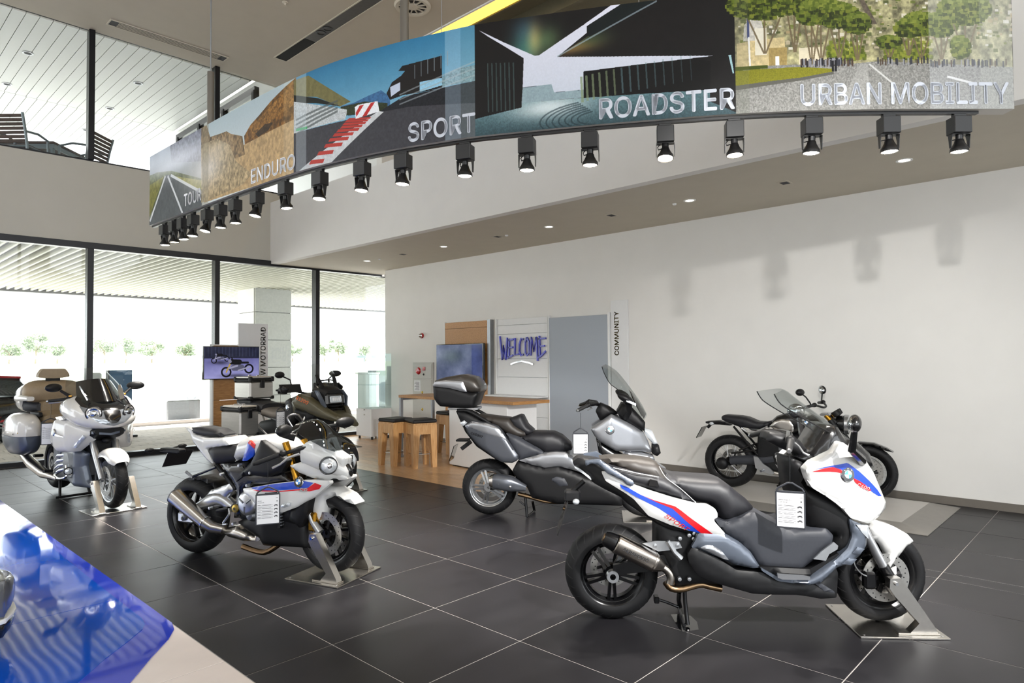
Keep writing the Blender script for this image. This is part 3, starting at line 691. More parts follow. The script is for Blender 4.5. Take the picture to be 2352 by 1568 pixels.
# television on an oak back panel
t = thing('oak_panel', 'tall oak wall panel with aluminium edge behind the wall television', 'panel', (XW, 9.16, 0))
for k, (a, b) in enumerate(((.10, .52), (.525, .93), (.935, 1.74), (1.745, 2.20), (2.205, 2.32))): MB().bbox(-.05, -.001, -.58, .62, a, b, .002).build('board', 'oak', t, 0)
MB().box(-.09, -.001, -.66, -.585, .02, 2.33).build('edge_post', 'grey_metal', t, 0)
MB().box(-.055, -.001, .62, .632, .02, 2.33).build('edge_strip', 'white_paint', t, 0)
def tv_pic_blur(w=240, h=140):
    y, x = np.mgrid[0:1:h*1j, 0:1:w*1j]; a = np.zeros((h, w, 3)); a[:] = (.42, .47, .62)
    a += (.12*(1-y)*(1-x))[..., None]; f = fbm(h, w, 5, 11); a += ((f-.5)*.35)[..., None]
    a[(x > .78)] *= (.7, .75, .95); k = np.exp(-(((x-.35)/.25)**2 + ((y-.3)/.2)**2)); a = a*(1-.35*k[..., None]) + k[..., None]*.35*np.array((.45, .55, .45))
    k = np.exp(-(((x-.55)/.15)**2 + ((y-.75)/.25)**2)); a += k[..., None]*.16; return a
def fbm(h, w, n=5, seed=0, base=4, asp=None):
    r = np.random.RandomState(seed); out = np.zeros((h, w)); amp = 1; tot = 0
    for o in range(n):
        gh = max(2, int(base*2**o*(1 if asp is None else asp))); gw = max(2, int(base*2**o*w/h)); g = r.rand(gh+2, gw+2)
        yy = np.linspace(0, gh, h); xx = np.linspace(0, gw, w); y0 = yy.astype(int); x0 = xx.astype(int); fy = (yy-y0)[:, None]; fx = (xx-x0)[None]
        fy, fx = fy*fy*(3-2*fy), fx*fx*(3-2*fx)
        v = (g[y0][:, x0]*(1-fx) + g[y0][:, x0+1]*fx)*(1-fy) + (g[y0+1][:, x0]*(1-fx) + g[y0+1][:, x0+1]*fx)*fy
        out += v*amp; tot += amp; amp *= .55
    return out/tot
t = thing('wall_television', 'flat television with a blurred grey-blue picture on the oak panel', 'television', (XW-.14, 9.26, 1.53))
MB().bbox(-.03, .03, -.65, .65, -.375, .375, .006).build('housing', 'gloss_black', t)
image_mat('tv_blurred', tv_pic_blur()*.8, .15, .12)
def uv_quad(name, mat, par, c4, uvs=((0, 0), (1, 0), (1, 1), (0, 1))):
    me = MB().add(c4, [(0, 1, 2, 3)]).mesh(name, mat, 0); uv = me.uv_layers.new(name='u')
    loops = list(me.polygons[0].vertices); uv.data.foreach_set('uv', [c for i in loops for c in uvs[i]])
    o = bpy.data.objects.new(name, me); C.objects.link(o); o.parent = par; return o
uv_quad('screen', 'tv_blurred', t, [(-.0315, .635, -.36), (-.0315, -.635, -.36), (-.0315, -.635, .36), (-.0315, .635, .36)])
MB().box(.03, .085, -.2, .2, -.15, .15).build('bracket', 'black_metal', t, 0)
# white slat board with WELCOME
t = thing('slat_wall_board', 'white slatted display board carrying the blue greeting', 'display board', (XW, 7.77, 0))
zz = [.3, .95, 1.30, 1.63, 1.955, 2.22, 2.32]
for a, b in ((.30, .62), (.625, .95), (.955, 1.295), (1.30, 1.615), (1.62, 2.05), (2.055, 2.205), (2.21, 2.32)): MB().bbox(-.04, -.006, -.6, .6, a, b, .003).build('board', 'white_board', t, 0)
MB().box(-.0055, -.001, -.6, .6, .02, 2.32).build('backing', 'grey_metal', t, 0)
for y in (-.615, .615): MB().box(-.06, -.001, y-.012, y+.012, 0, 2.33).build('side_rail', 'white_paint', t, 0)
for z in (.98, .42): MB().bbox(-.36, -.041, -.6, .6, z-.012, z+.012, .003).build('shelf', 'white_board', t, 0)
t = thing('welcome_lettering', 'blue brush-style cut-out letters reading WELCOME on the white board', 'lettering', (XW-.045, 7.76, 1.80))
M('welcome_blue', '2a2ab0', .3, coat=.3, noise=.3, nscale=9)
def stroke(par, name, pts, hw=.022):
    mb = MB(); P = [Vector((0, -x, y)) for x, y in pts]; mb.strap([p + Vector((-.022, 0, 0)) for p in P], (1, 0, 0), .012, hw); return mb.build(name, 'welcome_blue', par, 20)
GL = [[[(-.52, .22), (-.46, -.2), (-.43, .05), (-.38, -.2), (-.34, .19)]], [[(-.29, .17), (-.30, -.16)], [(-.3, .14), (-.19, .16)], [(-.3, .01), (-.2, .02)], [(-.34, -.17), (-.2, -.12)]],
      [[(-.15, .18), (-.16, -.12), (-.05, -.10)]], [[(.05, .15), (0, .17), (-.045, .07), (-.05, -.06), (-.01, -.13), (.05, -.11)]], [[(.13, .18), (.09, .1), (.09, -.08), (.13, -.13), (.18, -.08), (.18, .1), (.13, .18)]],
      [[(.21, -.13), (.235, .18), (.29, -.06), (.34, .18), (.37, -.22)]], [[(.41, .2), (.42, -.14)], [(.40, .15), (.56, .155)], [(.41, .02), (.53, .03)], [(.38, -.17), (.46, -.13), (.55, -.06)]]]
for ch, ss in zip('WELCOME', GL):
    o = None
    mb = MB()
    for s_ in ss: mb.strap([(-.022, -x, y) for x, y in s_], (1, 0, 0), .012, .014)
    mb.build('letter', 'welcome_blue', t, 20)
MB().strap([(-.012, -.0 + .26 - .52*k/8, -.225 - .055*(1 - (1-abs(k-4)/4)**.7)) for k in range(9)], (1, 0, 0), .010, .012).build('swoosh', 'chrome', t, 40)
# grey tall board and COMMUNITY strip
t = thing('tall_grey_board', 'tall plain grey board leaning room-height beside the white slat board', 'panel', (XW, 6.56, 0))
MB().bbox(-.05, -.001, -.6, .6, .02, 2.29, .003).build('board', 'grey_board', t, 0)
for y in (-.612, .612): MB().box(-.06, -.001, y-.012, y+.012, 0, 2.32).build('edge_strip', 'white_paint', t, 0)
t = thing('community_pylon', 'slim white wall board reading COMMUNITY in upright gold letters', 'sign', (XW, 5.77, 0))
MB().bbox(-.02, -.001, -.155, .155, .05, 2.5, .002).build('board', 'white_board', t, 0)
M('gold_letters', '7d6f45', .4, .3)
vs, fs = text_mesh('COMMUNITY', .148, .022, 'CENTER', 1.0)
MB().add([(-.0225, .05 + y, 1.99 + x) for x, y in vs], fs).build('lettering', 'gold_letters', t, 0)
# fire cabinet and alarm bell
t = thing('fire_hose_cabinet', 'pale grey fire cabinet with a red alarm panel set in the wall', 'cabinet', (XW, 10.5, 0))
MB().bbox(-.03, -.001, -.32, .32, .12, 1.56, .004).build('body', M('cabinet_grey', 'bcbab4', .4, noise=.02), t, 30)
MB().bbox(-.038, -.031, -.29, .29, 1.24, 1.53, .003).build('alarm_panel', 'cabinet_grey', t, 30)
MB().bbox(-.038, -.031, -.29, .29, .15, 1.215, .003).build('door', 'cabinet_grey', t, 30)
MB().lathe([(.001, -.075), (.055, -.07), (.075, -.039)], (0, .12, 1.39), 'x', 24).build('alarm_lamp', 'red_gloss', t)
MB().bbox(-.05, -.0385, -.10, -.02, 1.40, 1.47, .004).build('indicator', 'red_gloss', t); MB().lathe([(.001, -.05), (.02, -.05), (.022, -.0385)], (0, -.05, 1.32), 'x', 16).build('button', 'gloss_black', t)
for z in (.96, .62): MB().lathe([(.001, -.055), (.02, -.052), (.03, -.0385)], (0, -.0, z), 'x', 16).build('latch', M('brass', 'b59a4e', .3, .9) if 'brass' not in MATS else 'brass', t)
MB().box(-.0395, -.0385, .06, .26, .98, 1.2).build('notice', 'paper', t, 0)
mb = MB()
for k in range(8): mb.box(-.0402, -.0396, .09, .24-.02*(k % 3), 1.0+k*.022, 1.008+k*.022)
mb.build('notice_print', 'ink', t, 0)
t = thing('alarm_bell', 'small red and chrome alarm bell high on the white wall', 'alarm', (XW, 10.54, 2.10))
MB().lathe([(.05, -.001), (.055, -.02), (.05, -.045)], (0, 0, 0), 'x', 24).build('base', 'red_gloss', t); MB().lathe([(.001, -.09), (.02, -.085), (.045, -.06), (.048, -.0455)], (0, 0, 0), 'x', 24).build('dome', 'chrome', t)
# glass showcase in the corner
t = thing('glass_showcase', 'glass showcase on a white lockable cabinet in the corner by the windows', 'display case', (8.08, 11.62, 0))
MB().bbox(-.25, .25, -.27, .27, .06, .62, .004).build('cabinet', 'white_board', t, 30)
for sx in (-.2, .2):
    for sy in (-.22, .22): MB().cyl((sx, sy, 0), (sx, sy, .06), .022).build('caster', 'black_plastic', t)
for a in ((-.245, .245, -.265, -.26), (-.245, .245, .26, .265), (-.25, -.245, -.265, .265), (.245, .25, -.265, .265)): MB().box(*a, .621, 1.75).build('glass_panel', 'case_glass', t, 0)
for z in (1.10, 1.74): MB().box(-.244, .244, -.258, .258, z, z+.006).build('glass_shelf', 'case_glass', t, 0)
MB().cyl((-.252, -.04, .60), (-.272, -.04, .60), .012).cyl((-.252, -.04, .50), (-.272, -.04, .50), .012).build('lock', 'steel', t)
t = thing('drawer_tower', 'white and dark slim cabinet standing outside behind the glass showcase', 'cabinet', (9.6, 13.9, -.045), .0)
MB().bbox(-.25, .05, -.25, .25, 0, 1.32, .01).build('side_cabinet', 'white_paint', t); MB().bbox(.051, .5, -.25, .25, 0, 1.40, .01).build('dark_cabinet', M('cab_dark', '2b3a40', .3, noise=.05), t)
MB().bbox(-.30, .06, -.28, .28, 1.3201, 1.36, .01).build('cap', 'white_paint', t)
# television kiosk by the windows
YK = 12.2
t = thing('kiosk_pylon', 'freestanding oak kiosk panel with white edges carrying the motorcycle television', 'kiosk', (5.24, YK, 0))
for a, b in ((.02, .45), (.455, .9), (.905, 1.3), (1.305, 1.9)): MB().bbox(-.22, .24, 0, .07, a, b, .003).build('board', 'oak', t, 0)
MB().box(-.25, -.222, -.01, .09, 0, 1.92).box(-.25, .24, 0, .08, 1.901, 1.92).build('edge_frame', 'white_paint', t, 0)
MB().bbox(-.27, .26, -.05, .25, 0, .019, .003).build('foot', 'grey_metal', t)
t = thing('kiosk_television', 'flat television showing two motorcycles, mounted on the oak kiosk', 'television', (5.325, YK-.06, 1.585))
MB().bbox(-.52, .52, -.03, .03, -.30, .30, .006).build('housing', 'gloss_black', t)
def tv_bikes(w=420, h=236):
    y, x = np.mgrid[0:1:h*1j, 0:1:w*1j]; a = np.zeros((h, w, 3)); a[:] = (.13, .14, .22); fl_ = y > .36
    a[fl_] = (.40, .40, .62); a += (np.clip(y-.36, 0, 1)*.35*(y > .36))[..., None]; a[(y < .3) & ((x*16 % 1) < .18)] = (.2, .22, .33); a += ((fbm(h, w, 5, 3)-.5)*.12)[..., None]
    def ringp(cx, cy, r, th, c):
        d = np.hypot((x-cx)*w/h, y-cy); a[(d < r) & (d > r-th)] = c
    def ln(p, q, th, c):
        (x0, y0), (x1, y1) = p, q; A = w/h; L = np.hypot((x1-x0)*A, y1-y0); u = (((x-x0)*A*(x1-x0)*A + (y-y0)*(y1-y0))/L**2).clip(0, 1)
        a[np.hypot((x-x0-u*(x1-x0))*A, y-y0-u*(y1-y0)) < th] = c
    for (ox, oy, s_, dk) in ((.17, .43, .55, (.05, .05, .08)), (.39, .80, 1., (.03, .03, .05))):
        e = np.exp(-(((x-ox-.2*s_)/(.26*s_))**2 + ((y-oy-.12*s_)/.06)**2)); a *= (1-.5*e)[..., None]
        f, r = (ox, oy), (ox+.42*s_, oy-.10*s_)
        ringp(*f, .17*s_, .055*s_, dk); ringp(*r, .16*s_, .055*s_, dk); ln(f, (ox+.10*s_, oy-.36*s_), .022*s_, (.72, .6, .2) if s_ == 1 else (.6, .6, .68))
        ln((ox+.10*s_, oy-.33*s_), (ox+.24*s_, oy-.32*s_), .085*s_, dk); ln((ox+.24*s_, oy-.30*s_), (ox+.40*s_, oy-.30*s_), .035*s_, (.05, .05, .07)); ln((ox+.14*s_, oy-.14*s_), (ox+.28*s_, oy-.14*s_), .10*s_, (.33, .33, .42))
        ln((ox+.1*s_, oy-.46*s_), (ox+.12*s_, oy-.36*s_), .02*s_, dk); ln((ox+.06*s_, oy-.36*s_), (ox+.07*s_, oy-.34*s_), .05*s_, (.5, .5, .6)); ln((ox+.22*s_, oy-.05*s_), (ox+.44*s_, oy-.16*s_), .022*s_, (.6, .6, .68)); ln((ox+.05*s_, oy-.12*s_), (ox+.2*s_, oy-.2*s_), .03*s_, (.6, .6, .7))
    return a
image_mat('tv_motorcycles', tv_bikes()*.8, .15, .35)
uv_quad('screen', 'tv_motorcycles', t, [(-.505, -.0315, -.285), (.505, -.0315, -.285), (.505, -.0315, .285), (-.505, -.0315, .285)])
t = thing('letter_pylon', 'tall white freestanding board with upright grey letters behind the kiosk', 'sign', (5.83, 12.33, 0))
MB().bbox(-.29, .29, 0, .06, .1, 2.33, .004).build('board', 'white_board', t, 30); MB().bbox(-.25, .25, -.1, .2, 0, .099, .004).build('foot', 'white_board', t)
vs, fs = text_mesh('BMW MOTORRAD', .19, .02, 'RIGHT')
MB().add([(.235 - .07 + y*1. - .02, -.0025, 2.27 + x) for x, y in [(-(-x), y) for x, y in vs]] if False else [(.19 - y, -.0025, 2.27 + x) for x, y in vs], fs).build('lettering', M('grey_letters', 'b9b8b4', .5), t, 0)
# ================================================================== blue glossy floor plate, front left
def blue_mat():
    m = M('blue_gloss', '0b55cf', .05, coat=1., noise=.05, nscale=3, spec=.1); nt = m.node_tree; N, L = nt.nodes, nt.links; p = N['Principled BSDF']; p.inputs['Coat IOR'].default_value = 1.45
    tc = N.new('ShaderNodeTexCoord'); n = N.new('ShaderNodeTexNoise'); n.inputs['Scale'].default_value = 1.6; n.inputs['Detail'].default_value = 1; b = N.new('ShaderNodeBump'); b.inputs['Strength'].default_value = .10; b.inputs['Distance'].default_value = .02
    L.new(tc.outputs['Object'], n.inputs[0]); L.new(n.outputs['Fac'], b.inputs['Height']); L.new(b.outputs[0], p.inputs['Normal']); L.new(b.outputs[0], p.inputs['Coat Normal'])
blue_mat(); m_ = M('blue_border', '3048d4', .08, coat=1., noise=.04, nscale=3, spec=.2); m_.node_tree.nodes['Principled BSDF'].inputs['Coat IOR'].default_value = 1.6
t = thing('blue_display_plate', 'glossy blue display plate with a rounded corner on the beige floor', 'floor plate', (0, 0, 0))
OUTB = [(1.592, 10.002), (1.521, 6.854), (1.507, 5.354), (1.524, 4.698), (1.550, 4.528), (1.549, 4.355), (1.520, 4.239), (1.450, 4.123), (1.304, 3.947), (1.119, 3.702)]
INNB = [(1.480, 9.292), (1.463, 7.031), (1.449, 5.661), (1.446, 4.777), (1.448, 4.570), (1.427, 4.451), (1.393, 4.381), (1.293, 4.269), (1.112, 4.089), (0.959, 3.910)]
OUTB = [(1.551, 10.)] + [(1.551 if i < 4 else min(x, 1.551), y) for i, (x, y) in enumerate(OUTB)][1:]
d_ = Vector((OUTB[-1][0]-OUTB[-2][0], OUTB[-1][1]-OUTB[-2][1])).normalized()
far = [(-1.6, OUTB[0][1])]
O_ = OUTB + [(OUTB[-1][0]+d_.x*2.2, OUTB[-1][1]+d_.y*2.2), (-1.9, 1.9), (-1.9, 10.0)]
I_ = INNB + [(INNB[-1][0]+d_.x*2.0, INNB[-1][1]+d_.y*2.0), (-1.7, 2.3), (-1.7, INNB[0][1])]
MB().prism(O_, .0005, .005, 'xy').build('border', 'blue_border', t, 0)
SEAM = [(0.897, 5.079), (1.527, 5.022)]
sy = (SEAM[0][1]+SEAM[1][1])/2
def cut(poly, y0, up):
    out = []; n = len(poly)
    for i in range(n):
        a, b = poly[i], poly[(i+1) % n]; ina, inb = (a[1] > y0) == up, (b[1] > y0) == up
        if ina: out.append(a)
        if ina != inb: k = (y0-a[1])/(b[1]-a[1]); out.append((a[0]+(b[0]-a[0])*k, y0))
    return out
MB().prism(cut(I_, sy+.003, True), .0051, .007, 'xy').build('inlay', 'blue_gloss', t, 0)
MB().prism(cut(I_, sy-.003, False), .0051, .007, 'xy').build('inlay', 'blue_gloss', t, 0)
# the corner of a silver vehicle at the left edge of the frame
t = thing('silver_car', 'silver rounded car corner with white strip and black underside at the left frame edge', 'car', (.62, 4.0, .0075), math.radians(150))

# ================================================================== the hanging curved poster band and its track lights
CV = [Vector((x, y)) for x, y in [(2.957, 9.170), (2.962, 8.930), (2.967, 8.653), (2.974, 8.341), (2.980, 8.023), (2.987, 7.728), (2.993, 7.467), (2.998, 7.237), (3.004, 7.026), (3.009, 6.827), (3.015, 6.637), (3.022, 6.451), (3.029, 6.271), (3.036, 6.098), (3.044, 5.934), (3.054, 5.779), (3.065, 5.636), (3.077, 5.505), (3.092, 5.386), (3.107, 5.276), (3.125, 5.169), (3.144, 5.062), (3.166, 4.953), (3.191, 4.843), (3.217, 4.733), (3.245, 4.628), (3.272, 4.529), (3.299, 4.438), (3.326, 4.355), (3.352, 4.278), (3.379, 4.207), (3.404, 4.139), (3.429, 4.073), (3.451, 4.009), (3.473, 3.948), (3.495, 3.888), (3.520, 3.824), (3.551, 3.754), (3.589, 3.674), (3.634, 3.587), (3.683, 3.494), (3.735, 3.400), (3.785, 3.308), (3.834, 3.220), (3.880, 3.135), (3.926, 3.053), (3.971, 2.973), (4.017, 2.894), (4.062, 2.816), (4.109, 2.738), (4.155, 2.661), (4.202, 2.585), (4.248, 2.511), (4.293, 2.439), (4.337, 2.369), (4.380, 2.301), (4.422, 2.234), (4.466, 2.168), (4.512, 2.101), (4.561, 2.031), (4.613, 1.960), (4.667, 1.888), (4.723, 1.816), (4.780, 1.745), (4.836, 1.677), (4.893, 1.610), (4.949, 1.545), (5.006, 1.481), (5.063, 1.418), (5.120, 1.355), (5.178, 1.293), (5.236, 1.231), (5.295, 1.169), (5.355, 1.106), (5.420, 1.039), (5.491, 0.966), (5.570, 0.886), (5.651, 0.803), (5.728, 0.725), (5.796, 0.657), (5.843, 0.609)]]; ZBN, HB = 3.35, .885
_S = [0.]
for a, b in zip(CV, CV[1:]): _S.append(_S[-1] + (b-a).length)
SL = _S[-1]
def cpt(u):
    s = max(0, min(1, u))*SL
    for i in range(len(CV)-1):
        if s <= _S[i+1] or i == len(CV)-2:
            k = (s-_S[i])/(_S[i+1]-_S[i]); p = CV[i].lerp(CV[i+1], k); tg = (CV[min(i+2, len(CV)-1)] - CV[max(i-1, 0)]).normalized(); break
    n = Vector((tg.y, -tg.x)); n = n if n.dot(-p) > 0 else -n
    return p, tg, n
def on_band(u, v, off=0.):
    p, tg, n = cpt(u); q = p + n*off; return (q.x, q.y, ZBN + HB*(1-v))
# ------------------------------------------------ the five printed pictures, painted here
PW, PH = 4200, 340
A = np.zeros((PH, PW, 3), np.float32); PV, PU = np.mgrid[0:1:PH*1j, 0:1:PW*1j]
def rgb(h): return np.array([int(h[i:i+2], 16)/255 for i in (0, 2, 4)])
def pmask(pts):
    us, vs = [p[0] for p in pts], [p[1] for p in pts]; x0, x1 = max(0, int(min(us)*PW)-1), min(PW, int(max(us)*PW)+2); y0, y1 = max(0, int(min(vs)*PH)-1), min(PH, int(max(vs)*PH)+2)
    return (slice(y0, y1), slice(x0, x1)), inside(pts, PU[y0:y1, x0:x1], PV[y0:y1, x0:x1])
def poly(pts, col, a=1., nz=0., seed=1, base=12, col2=None, gd='v'):
    sl_, m = pmask(pts)
    if not m.any(): return
    c = np.broadcast_to(rgb(col), A[sl_].shape).copy(); h, w = m.shape
    if col2 is not None:
        g = np.linspace(0, 1, h)[:, None] if gd == 'v' else np.linspace(0, 1, w)[None]; c = c*(1-g)[..., None] + rgb(col2)*g[..., None]
    if nz: c = c*(1 + nz*2*(fbm(h, max(2, w), 5, seed, base)-.5))[..., None]
    k = (m*a)[..., None]; A[sl_] = A[sl_]*(1-k) + c*k
def glow(pt, ru, rv, col, a):
    k = np.exp(-((PU-pt[0])/ru)**2 - ((PV-pt[1])/rv)**2)[..., None]*a; A[:] = A*(1-k) + rgb(col)*k
def line(p, q, w, col, a=1.):
    ax = PW/PH; d = np.array([(q[0]-p[0])*SL, (q[1]-p[1])*HB]); n = np.array([-d[1], d[0]])/max(1e-9, np.hypot(*d))*w/2; e = (n[0]/SL, n[1]/HB)
    poly([(p[0]+e[0], p[1]+e[1]), (q[0]+e[0], q[1]+e[1]), (q[0]-e[0], q[1]-e[1]), (p[0]-e[0], p[1]-e[1])], col, a)
def rect(u0, u1, v0, v1, col, a=1., **k): poly([(u0, v0), (u1, v0), (u1, v1), (u0, v1)], col, a, **k)
SEAMS = [0.] + [p[0] for p in [(0.167, 0.487), (0.376, 0.562), (0.585, 0.559), (0.792, 0.604)]] + [1.]
# TOUR: misty road
u0, u1 = SEAMS[0], SEAMS[1]
rect(u0, u1, -.01, 1.01, 'aab4c2', col2='767a6c', nz=.15, seed=4, base=4)
poly([(0.069, -0.054), (0.100, -0.088), (0.167, -0.066), (0.167, 0.430), (0.075, 0.249)], '6f7280', .9, nz=.5, seed=5)
poly([(0.000, 0.273), (0.026, 0.280), (0.075, 0.360), (0.168, 0.657), (0.168, 0.863), (0.065, 0.427), (0.000, 0.882)], '59603f', 1, nz=.5, seed=6)
poly([(0.000, 0.414), (0.049, 0.383), (0.000, 0.870)], '77753a', 1, nz=.3); poly([(0.078, 0.436), (0.168, 0.678), (0.168, 0.822)], '8f8a4c', 1, nz=.3)
poly([(0.057, 0.377), (0.073, 0.410), (0.168, 0.832), (0.168, 1.130), (0.000, 1.046), (0.000, 0.952)], '53585a', 1, nz=.15, seed=7)
for p, q in zip([(0.055, 0.390), (0.063, 0.405), (0.073, 0.417)], [(0.002, 0.943), (0.111, 1.005), (0.168, 0.834)]): line(p, q, .035, 'dfe3e6', .9)
glow([(0.091, 0.261)][0], .10, .16, 'e6ebf4', .85); glow([(0.020, 0.128)][0], .08, .12, 'd4dce6', .7)
# ENDURO: desert valley
u0, u1 = SEAMS[1], SEAMS[2]
rect(u0, u1, -.01, 1.01, 'a9bac0', col2='ced6d8')
poly([(0.376, -0.003), (0.356, 0.044), (0.330, 0.120), (0.304, 0.220), (0.287, 0.276), (0.273, 0.371), (0.274, 0.441), (0.276, 0.595), (0.376, 0.509)], '6b4a22', 1, nz=.75, seed=8, base=14)
poly([(0.355, 0.092), (0.372, 0.089), (0.376, 0.270), (0.343, 0.322), (0.290, 0.442), (0.287, 0.304)], '9a6f36', .5, nz=.9, seed=88, base=20)
poly([(0.297, 0.404), (0.318, 0.346), (0.334, 0.369), (0.324, 0.434), (0.304, 0.457)], '241a10', .75, nz=.4)
poly([(0.269, 0.475), (0.318, 0.454), (0.376, 0.432), (0.376, 1.019), (0.269, 0.993), (0.173, 0.973), (0.167, 0.430)], 'b0946a', 1, nz=.28, seed=9, base=14)
poly([(0.165, -0.072), (0.180, 0.010), (0.189, 0.175), (0.214, 0.198), (0.231, 0.209), (0.242, 0.268), (0.269, 0.362), (0.275, 0.591), (0.239, 0.588), (0.215, 0.653), (0.165, 0.632)], '7b6547', 1, nz=.7, seed=10, base=16)
poly([(0.165, 0.219), (0.206, 0.237), (0.239, 0.394), (0.254, 0.622), (0.291, 0.848), (0.269, 0.936), (0.166, 0.962)], '9c8a69', .85, nz=.6, seed=11, base=20)
glow([(0.172, 0.564)][0], .05, .22, 'e8e6e4', .75); glow([(0.206, 0.377)][0], .03, .1, 'd9cdb8', .5)
rect(SEAMS[1]+.0, SEAMS[1]+.018, -.01, 1.01, '8d8672', .45); rect(SEAMS[2]-.022, SEAMS[2], -.01, 1.01, 'e9dfc8', .16)
# SPORT: race track
u0, u1 = SEAMS[2], SEAMS[3]
rect(u0, u1, -.01, 1.01, '2f7196', col2='a3cbdc', nz=.03)
poly([(0.442, 0.465), (0.458, 0.469), (0.476, 0.437), (0.491, 0.414), (0.501, 0.498), (0.501, 0.620), (0.452, 0.583)], '3a638c', 1, nz=.2); poly([(0.442, 0.473), (0.472, 0.483), (0.498, 0.552), (0.498, 0.644), (0.442, 0.561)], '2c3420', 1, nz=.4)
poly([(0.372, 0.021), (0.396, 0.034), (0.455, 0.447), (0.441, 0.466), (0.408, 0.287), (0.372, 0.192)], '6f6a43', 1, nz=.15, seed=12); poly([(0.372, 0.175), (0.411, 0.310), (0.442, 0.465), (0.408, 0.354), (0.372, 0.261)], '1b1c16', 1)
poly([(0.372, 0.244), (0.450, 0.515), (0.450, 0.547), (0.448, 0.607), (0.372, 0.586)], 'b9bfc0', 1, nz=.25, seed=13, base=30)
for k in range(4): line(*BN("c 320 0 2.704 | 962,%d 1288,%d" % (0, 0)) if False else ((u0, .45+.05*k), (u0+.062, .40+.035*k)), .02, '4d5453', .7)
poly([(0.372, 0.586), (0.460, 0.624), (0.491, 0.614), (0.515, 0.570), (0.587, 0.647), (0.587, 1.050), (0.372, 1.029)], '3b3b40', 1, nz=.15, seed=14, base=20)
poly([(0.487, 0.623), (0.515, 0.524), (0.587, 0.503), (0.587, 0.705), (0.525, 0.632)], '1e1f24', 1, nz=.3); poly([(0.554, 0.416), (0.566, 0.367), (0.587, 0.359), (0.587, 0.503), (0.554, 0.504)], '6d8a92', 1, nz=.4)
poly([(0.510, 0.271), (0.514, 0.233), (0.554, 0.216), (0.554, 0.416), (0.554, 0.511), (0.532, 0.516), (0.515, 0.509), (0.501, 0.528), (0.497, 0.458), (0.503, 0.364), (0.513, 0.322), (0.517, 0.285)], '1d1a1a', 1)
poly([(0.532, 0.417), (0.554, 0.419), (0.554, 0.489), (0.532, 0.510)], '8cbdd6', 1, nz=.1); poly([(0.501, 0.406), (0.512, 0.381), (0.512, 0.457), (0.502, 0.499)], 'b9c4d6', 1)
for k in range(6):
    for p, q in ([(0.527, 0.245), (0.527, 0.380)],): line((p[0]+k*.0065, p[1]-k*.012), (q[0]+k*.0065, q[1]-k*.012), .008, '6f7b80', .8)
for k in range(3): p, q = BN("c 320 0 2.704 | 1640,%d 2088,%d" % (0, 0)) if False else ((u0+.135, .50+.045*k), (u1, .33+.06*k)); line(p, q, .012, '9aa4a8', .6)
poly([(0.488, 0.609), (0.494, 0.627), (0.423, 1.041), (0.378, 1.009)], 'c3c6c8', 1, nz=.1)
CB = [(0.400, 0.931), (0.412, 0.864), (0.422, 0.807), (0.428, 0.761), (0.434, 0.724), (0.439, 0.694), (0.444, 0.669), (0.447, 0.644), (0.450, 0.624), (0.453, 0.609)]; CE = [(0.420, 0.953), (0.433, 0.889), (0.445, 0.837), (0.453, 0.794), (0.459, 0.761), (0.466, 0.732), (0.470, 0.707), (0.474, 0.688), (0.477, 0.669), (0.480, 0.653)]
for i, (p, q) in enumerate(zip(CB, CE)):
    hh = .032*(1-i*.075); poly([(p[0], p[1]-hh*.2), (q[0], q[1]-hh*.2), (q[0]-.002, q[1]+hh), (p[0]-.003, p[1]+hh)], 'b03a32', 1)
poly([(0.460, 0.512), (0.464, 0.498), (0.487, 0.511), (0.489, 0.614), (0.461, 0.631)], 'e4e6ea', 1, nz=.08)
for a_, b_, c_, d_ in ([(0.461, 0.571), (0.466, 0.510), (0.471, 0.512), (0.462, 0.612)], [(0.469, 0.626), (0.479, 0.513), (0.484, 0.512), (0.474, 0.628)]): poly([a_, b_, c_, d_], 'b5302e', 1)
poly([(0.376, 0.544), (0.394, 0.559), (0.394, 0.585), (0.376, 0.570)], '3fa060', 1)
rect(SEAMS[2], SEAMS[2]+.0165, -.01, 1.01, 'c7d3d8', .38); a_, b_, c_ = [p[0] for p in [(0.557, 0.451), (0.572, 0.480), (0.585, 0.501)]]; rect(a_, b_, -.01, 1.01, 'b9d2e2', .34); rect(b_, c_, -.01, 1.01, '9fb8b8', .25)
# ROADSTER: dark hall
u0, u1 = SEAMS[3], SEAMS[4]
rect(u0, u1, -.01, 1.01, '171515', nz=.1)
GR = [(0.585, 0.846), (0.625, 0.790), (0.625, 0.752), (0.676, 0.762), (0.773, 0.785), (0.773, 0.886), (0.792, 0.990), (0.792, 1.030), (0.585, 1.037)]; poly(GR, '5d7c82', 1, nz=.25, seed=21, base=24, col2='33484e')
glow([(0.648, 0.816)][0], .03, .09, 'e2eaea', .8); poly([(0.585, 0.846), (0.625, 0.790), (0.625, 0.382), (0.586, 0.107)], '171515', 1)
ST = [(0.588, 0.050), (0.610, 0.194), (0.636, 0.348), (0.640, 0.349), (0.676, 0.138), (0.700, -0.013), (0.710, -0.023), (0.679, 0.150), (0.679, 0.208), (0.655, 0.384), (0.696, 0.433), (0.777, 0.512), (0.726, 0.525), (0.676, 0.537), (0.676, 0.694), (0.652, 0.688), (0.650, 0.616), (0.626, 0.614), (0.627, 0.358), (0.611, 0.233), (0.597, 0.126)]
poly(ST, 'd6d6e4', 1, col2='c2c8d4'); poly([(0.626, 0.617), (0.650, 0.616), (0.652, 0.690), (0.676, 0.694), (0.676, 0.759), (0.625, 0.753)], '8a9ea4', 1, nz=.08)
poly([(0.676, 0.537), (0.726, 0.525), (0.761, 0.521), (0.774, 0.554), (0.773, 0.790), (0.676, 0.764)], '100f0f', 1)
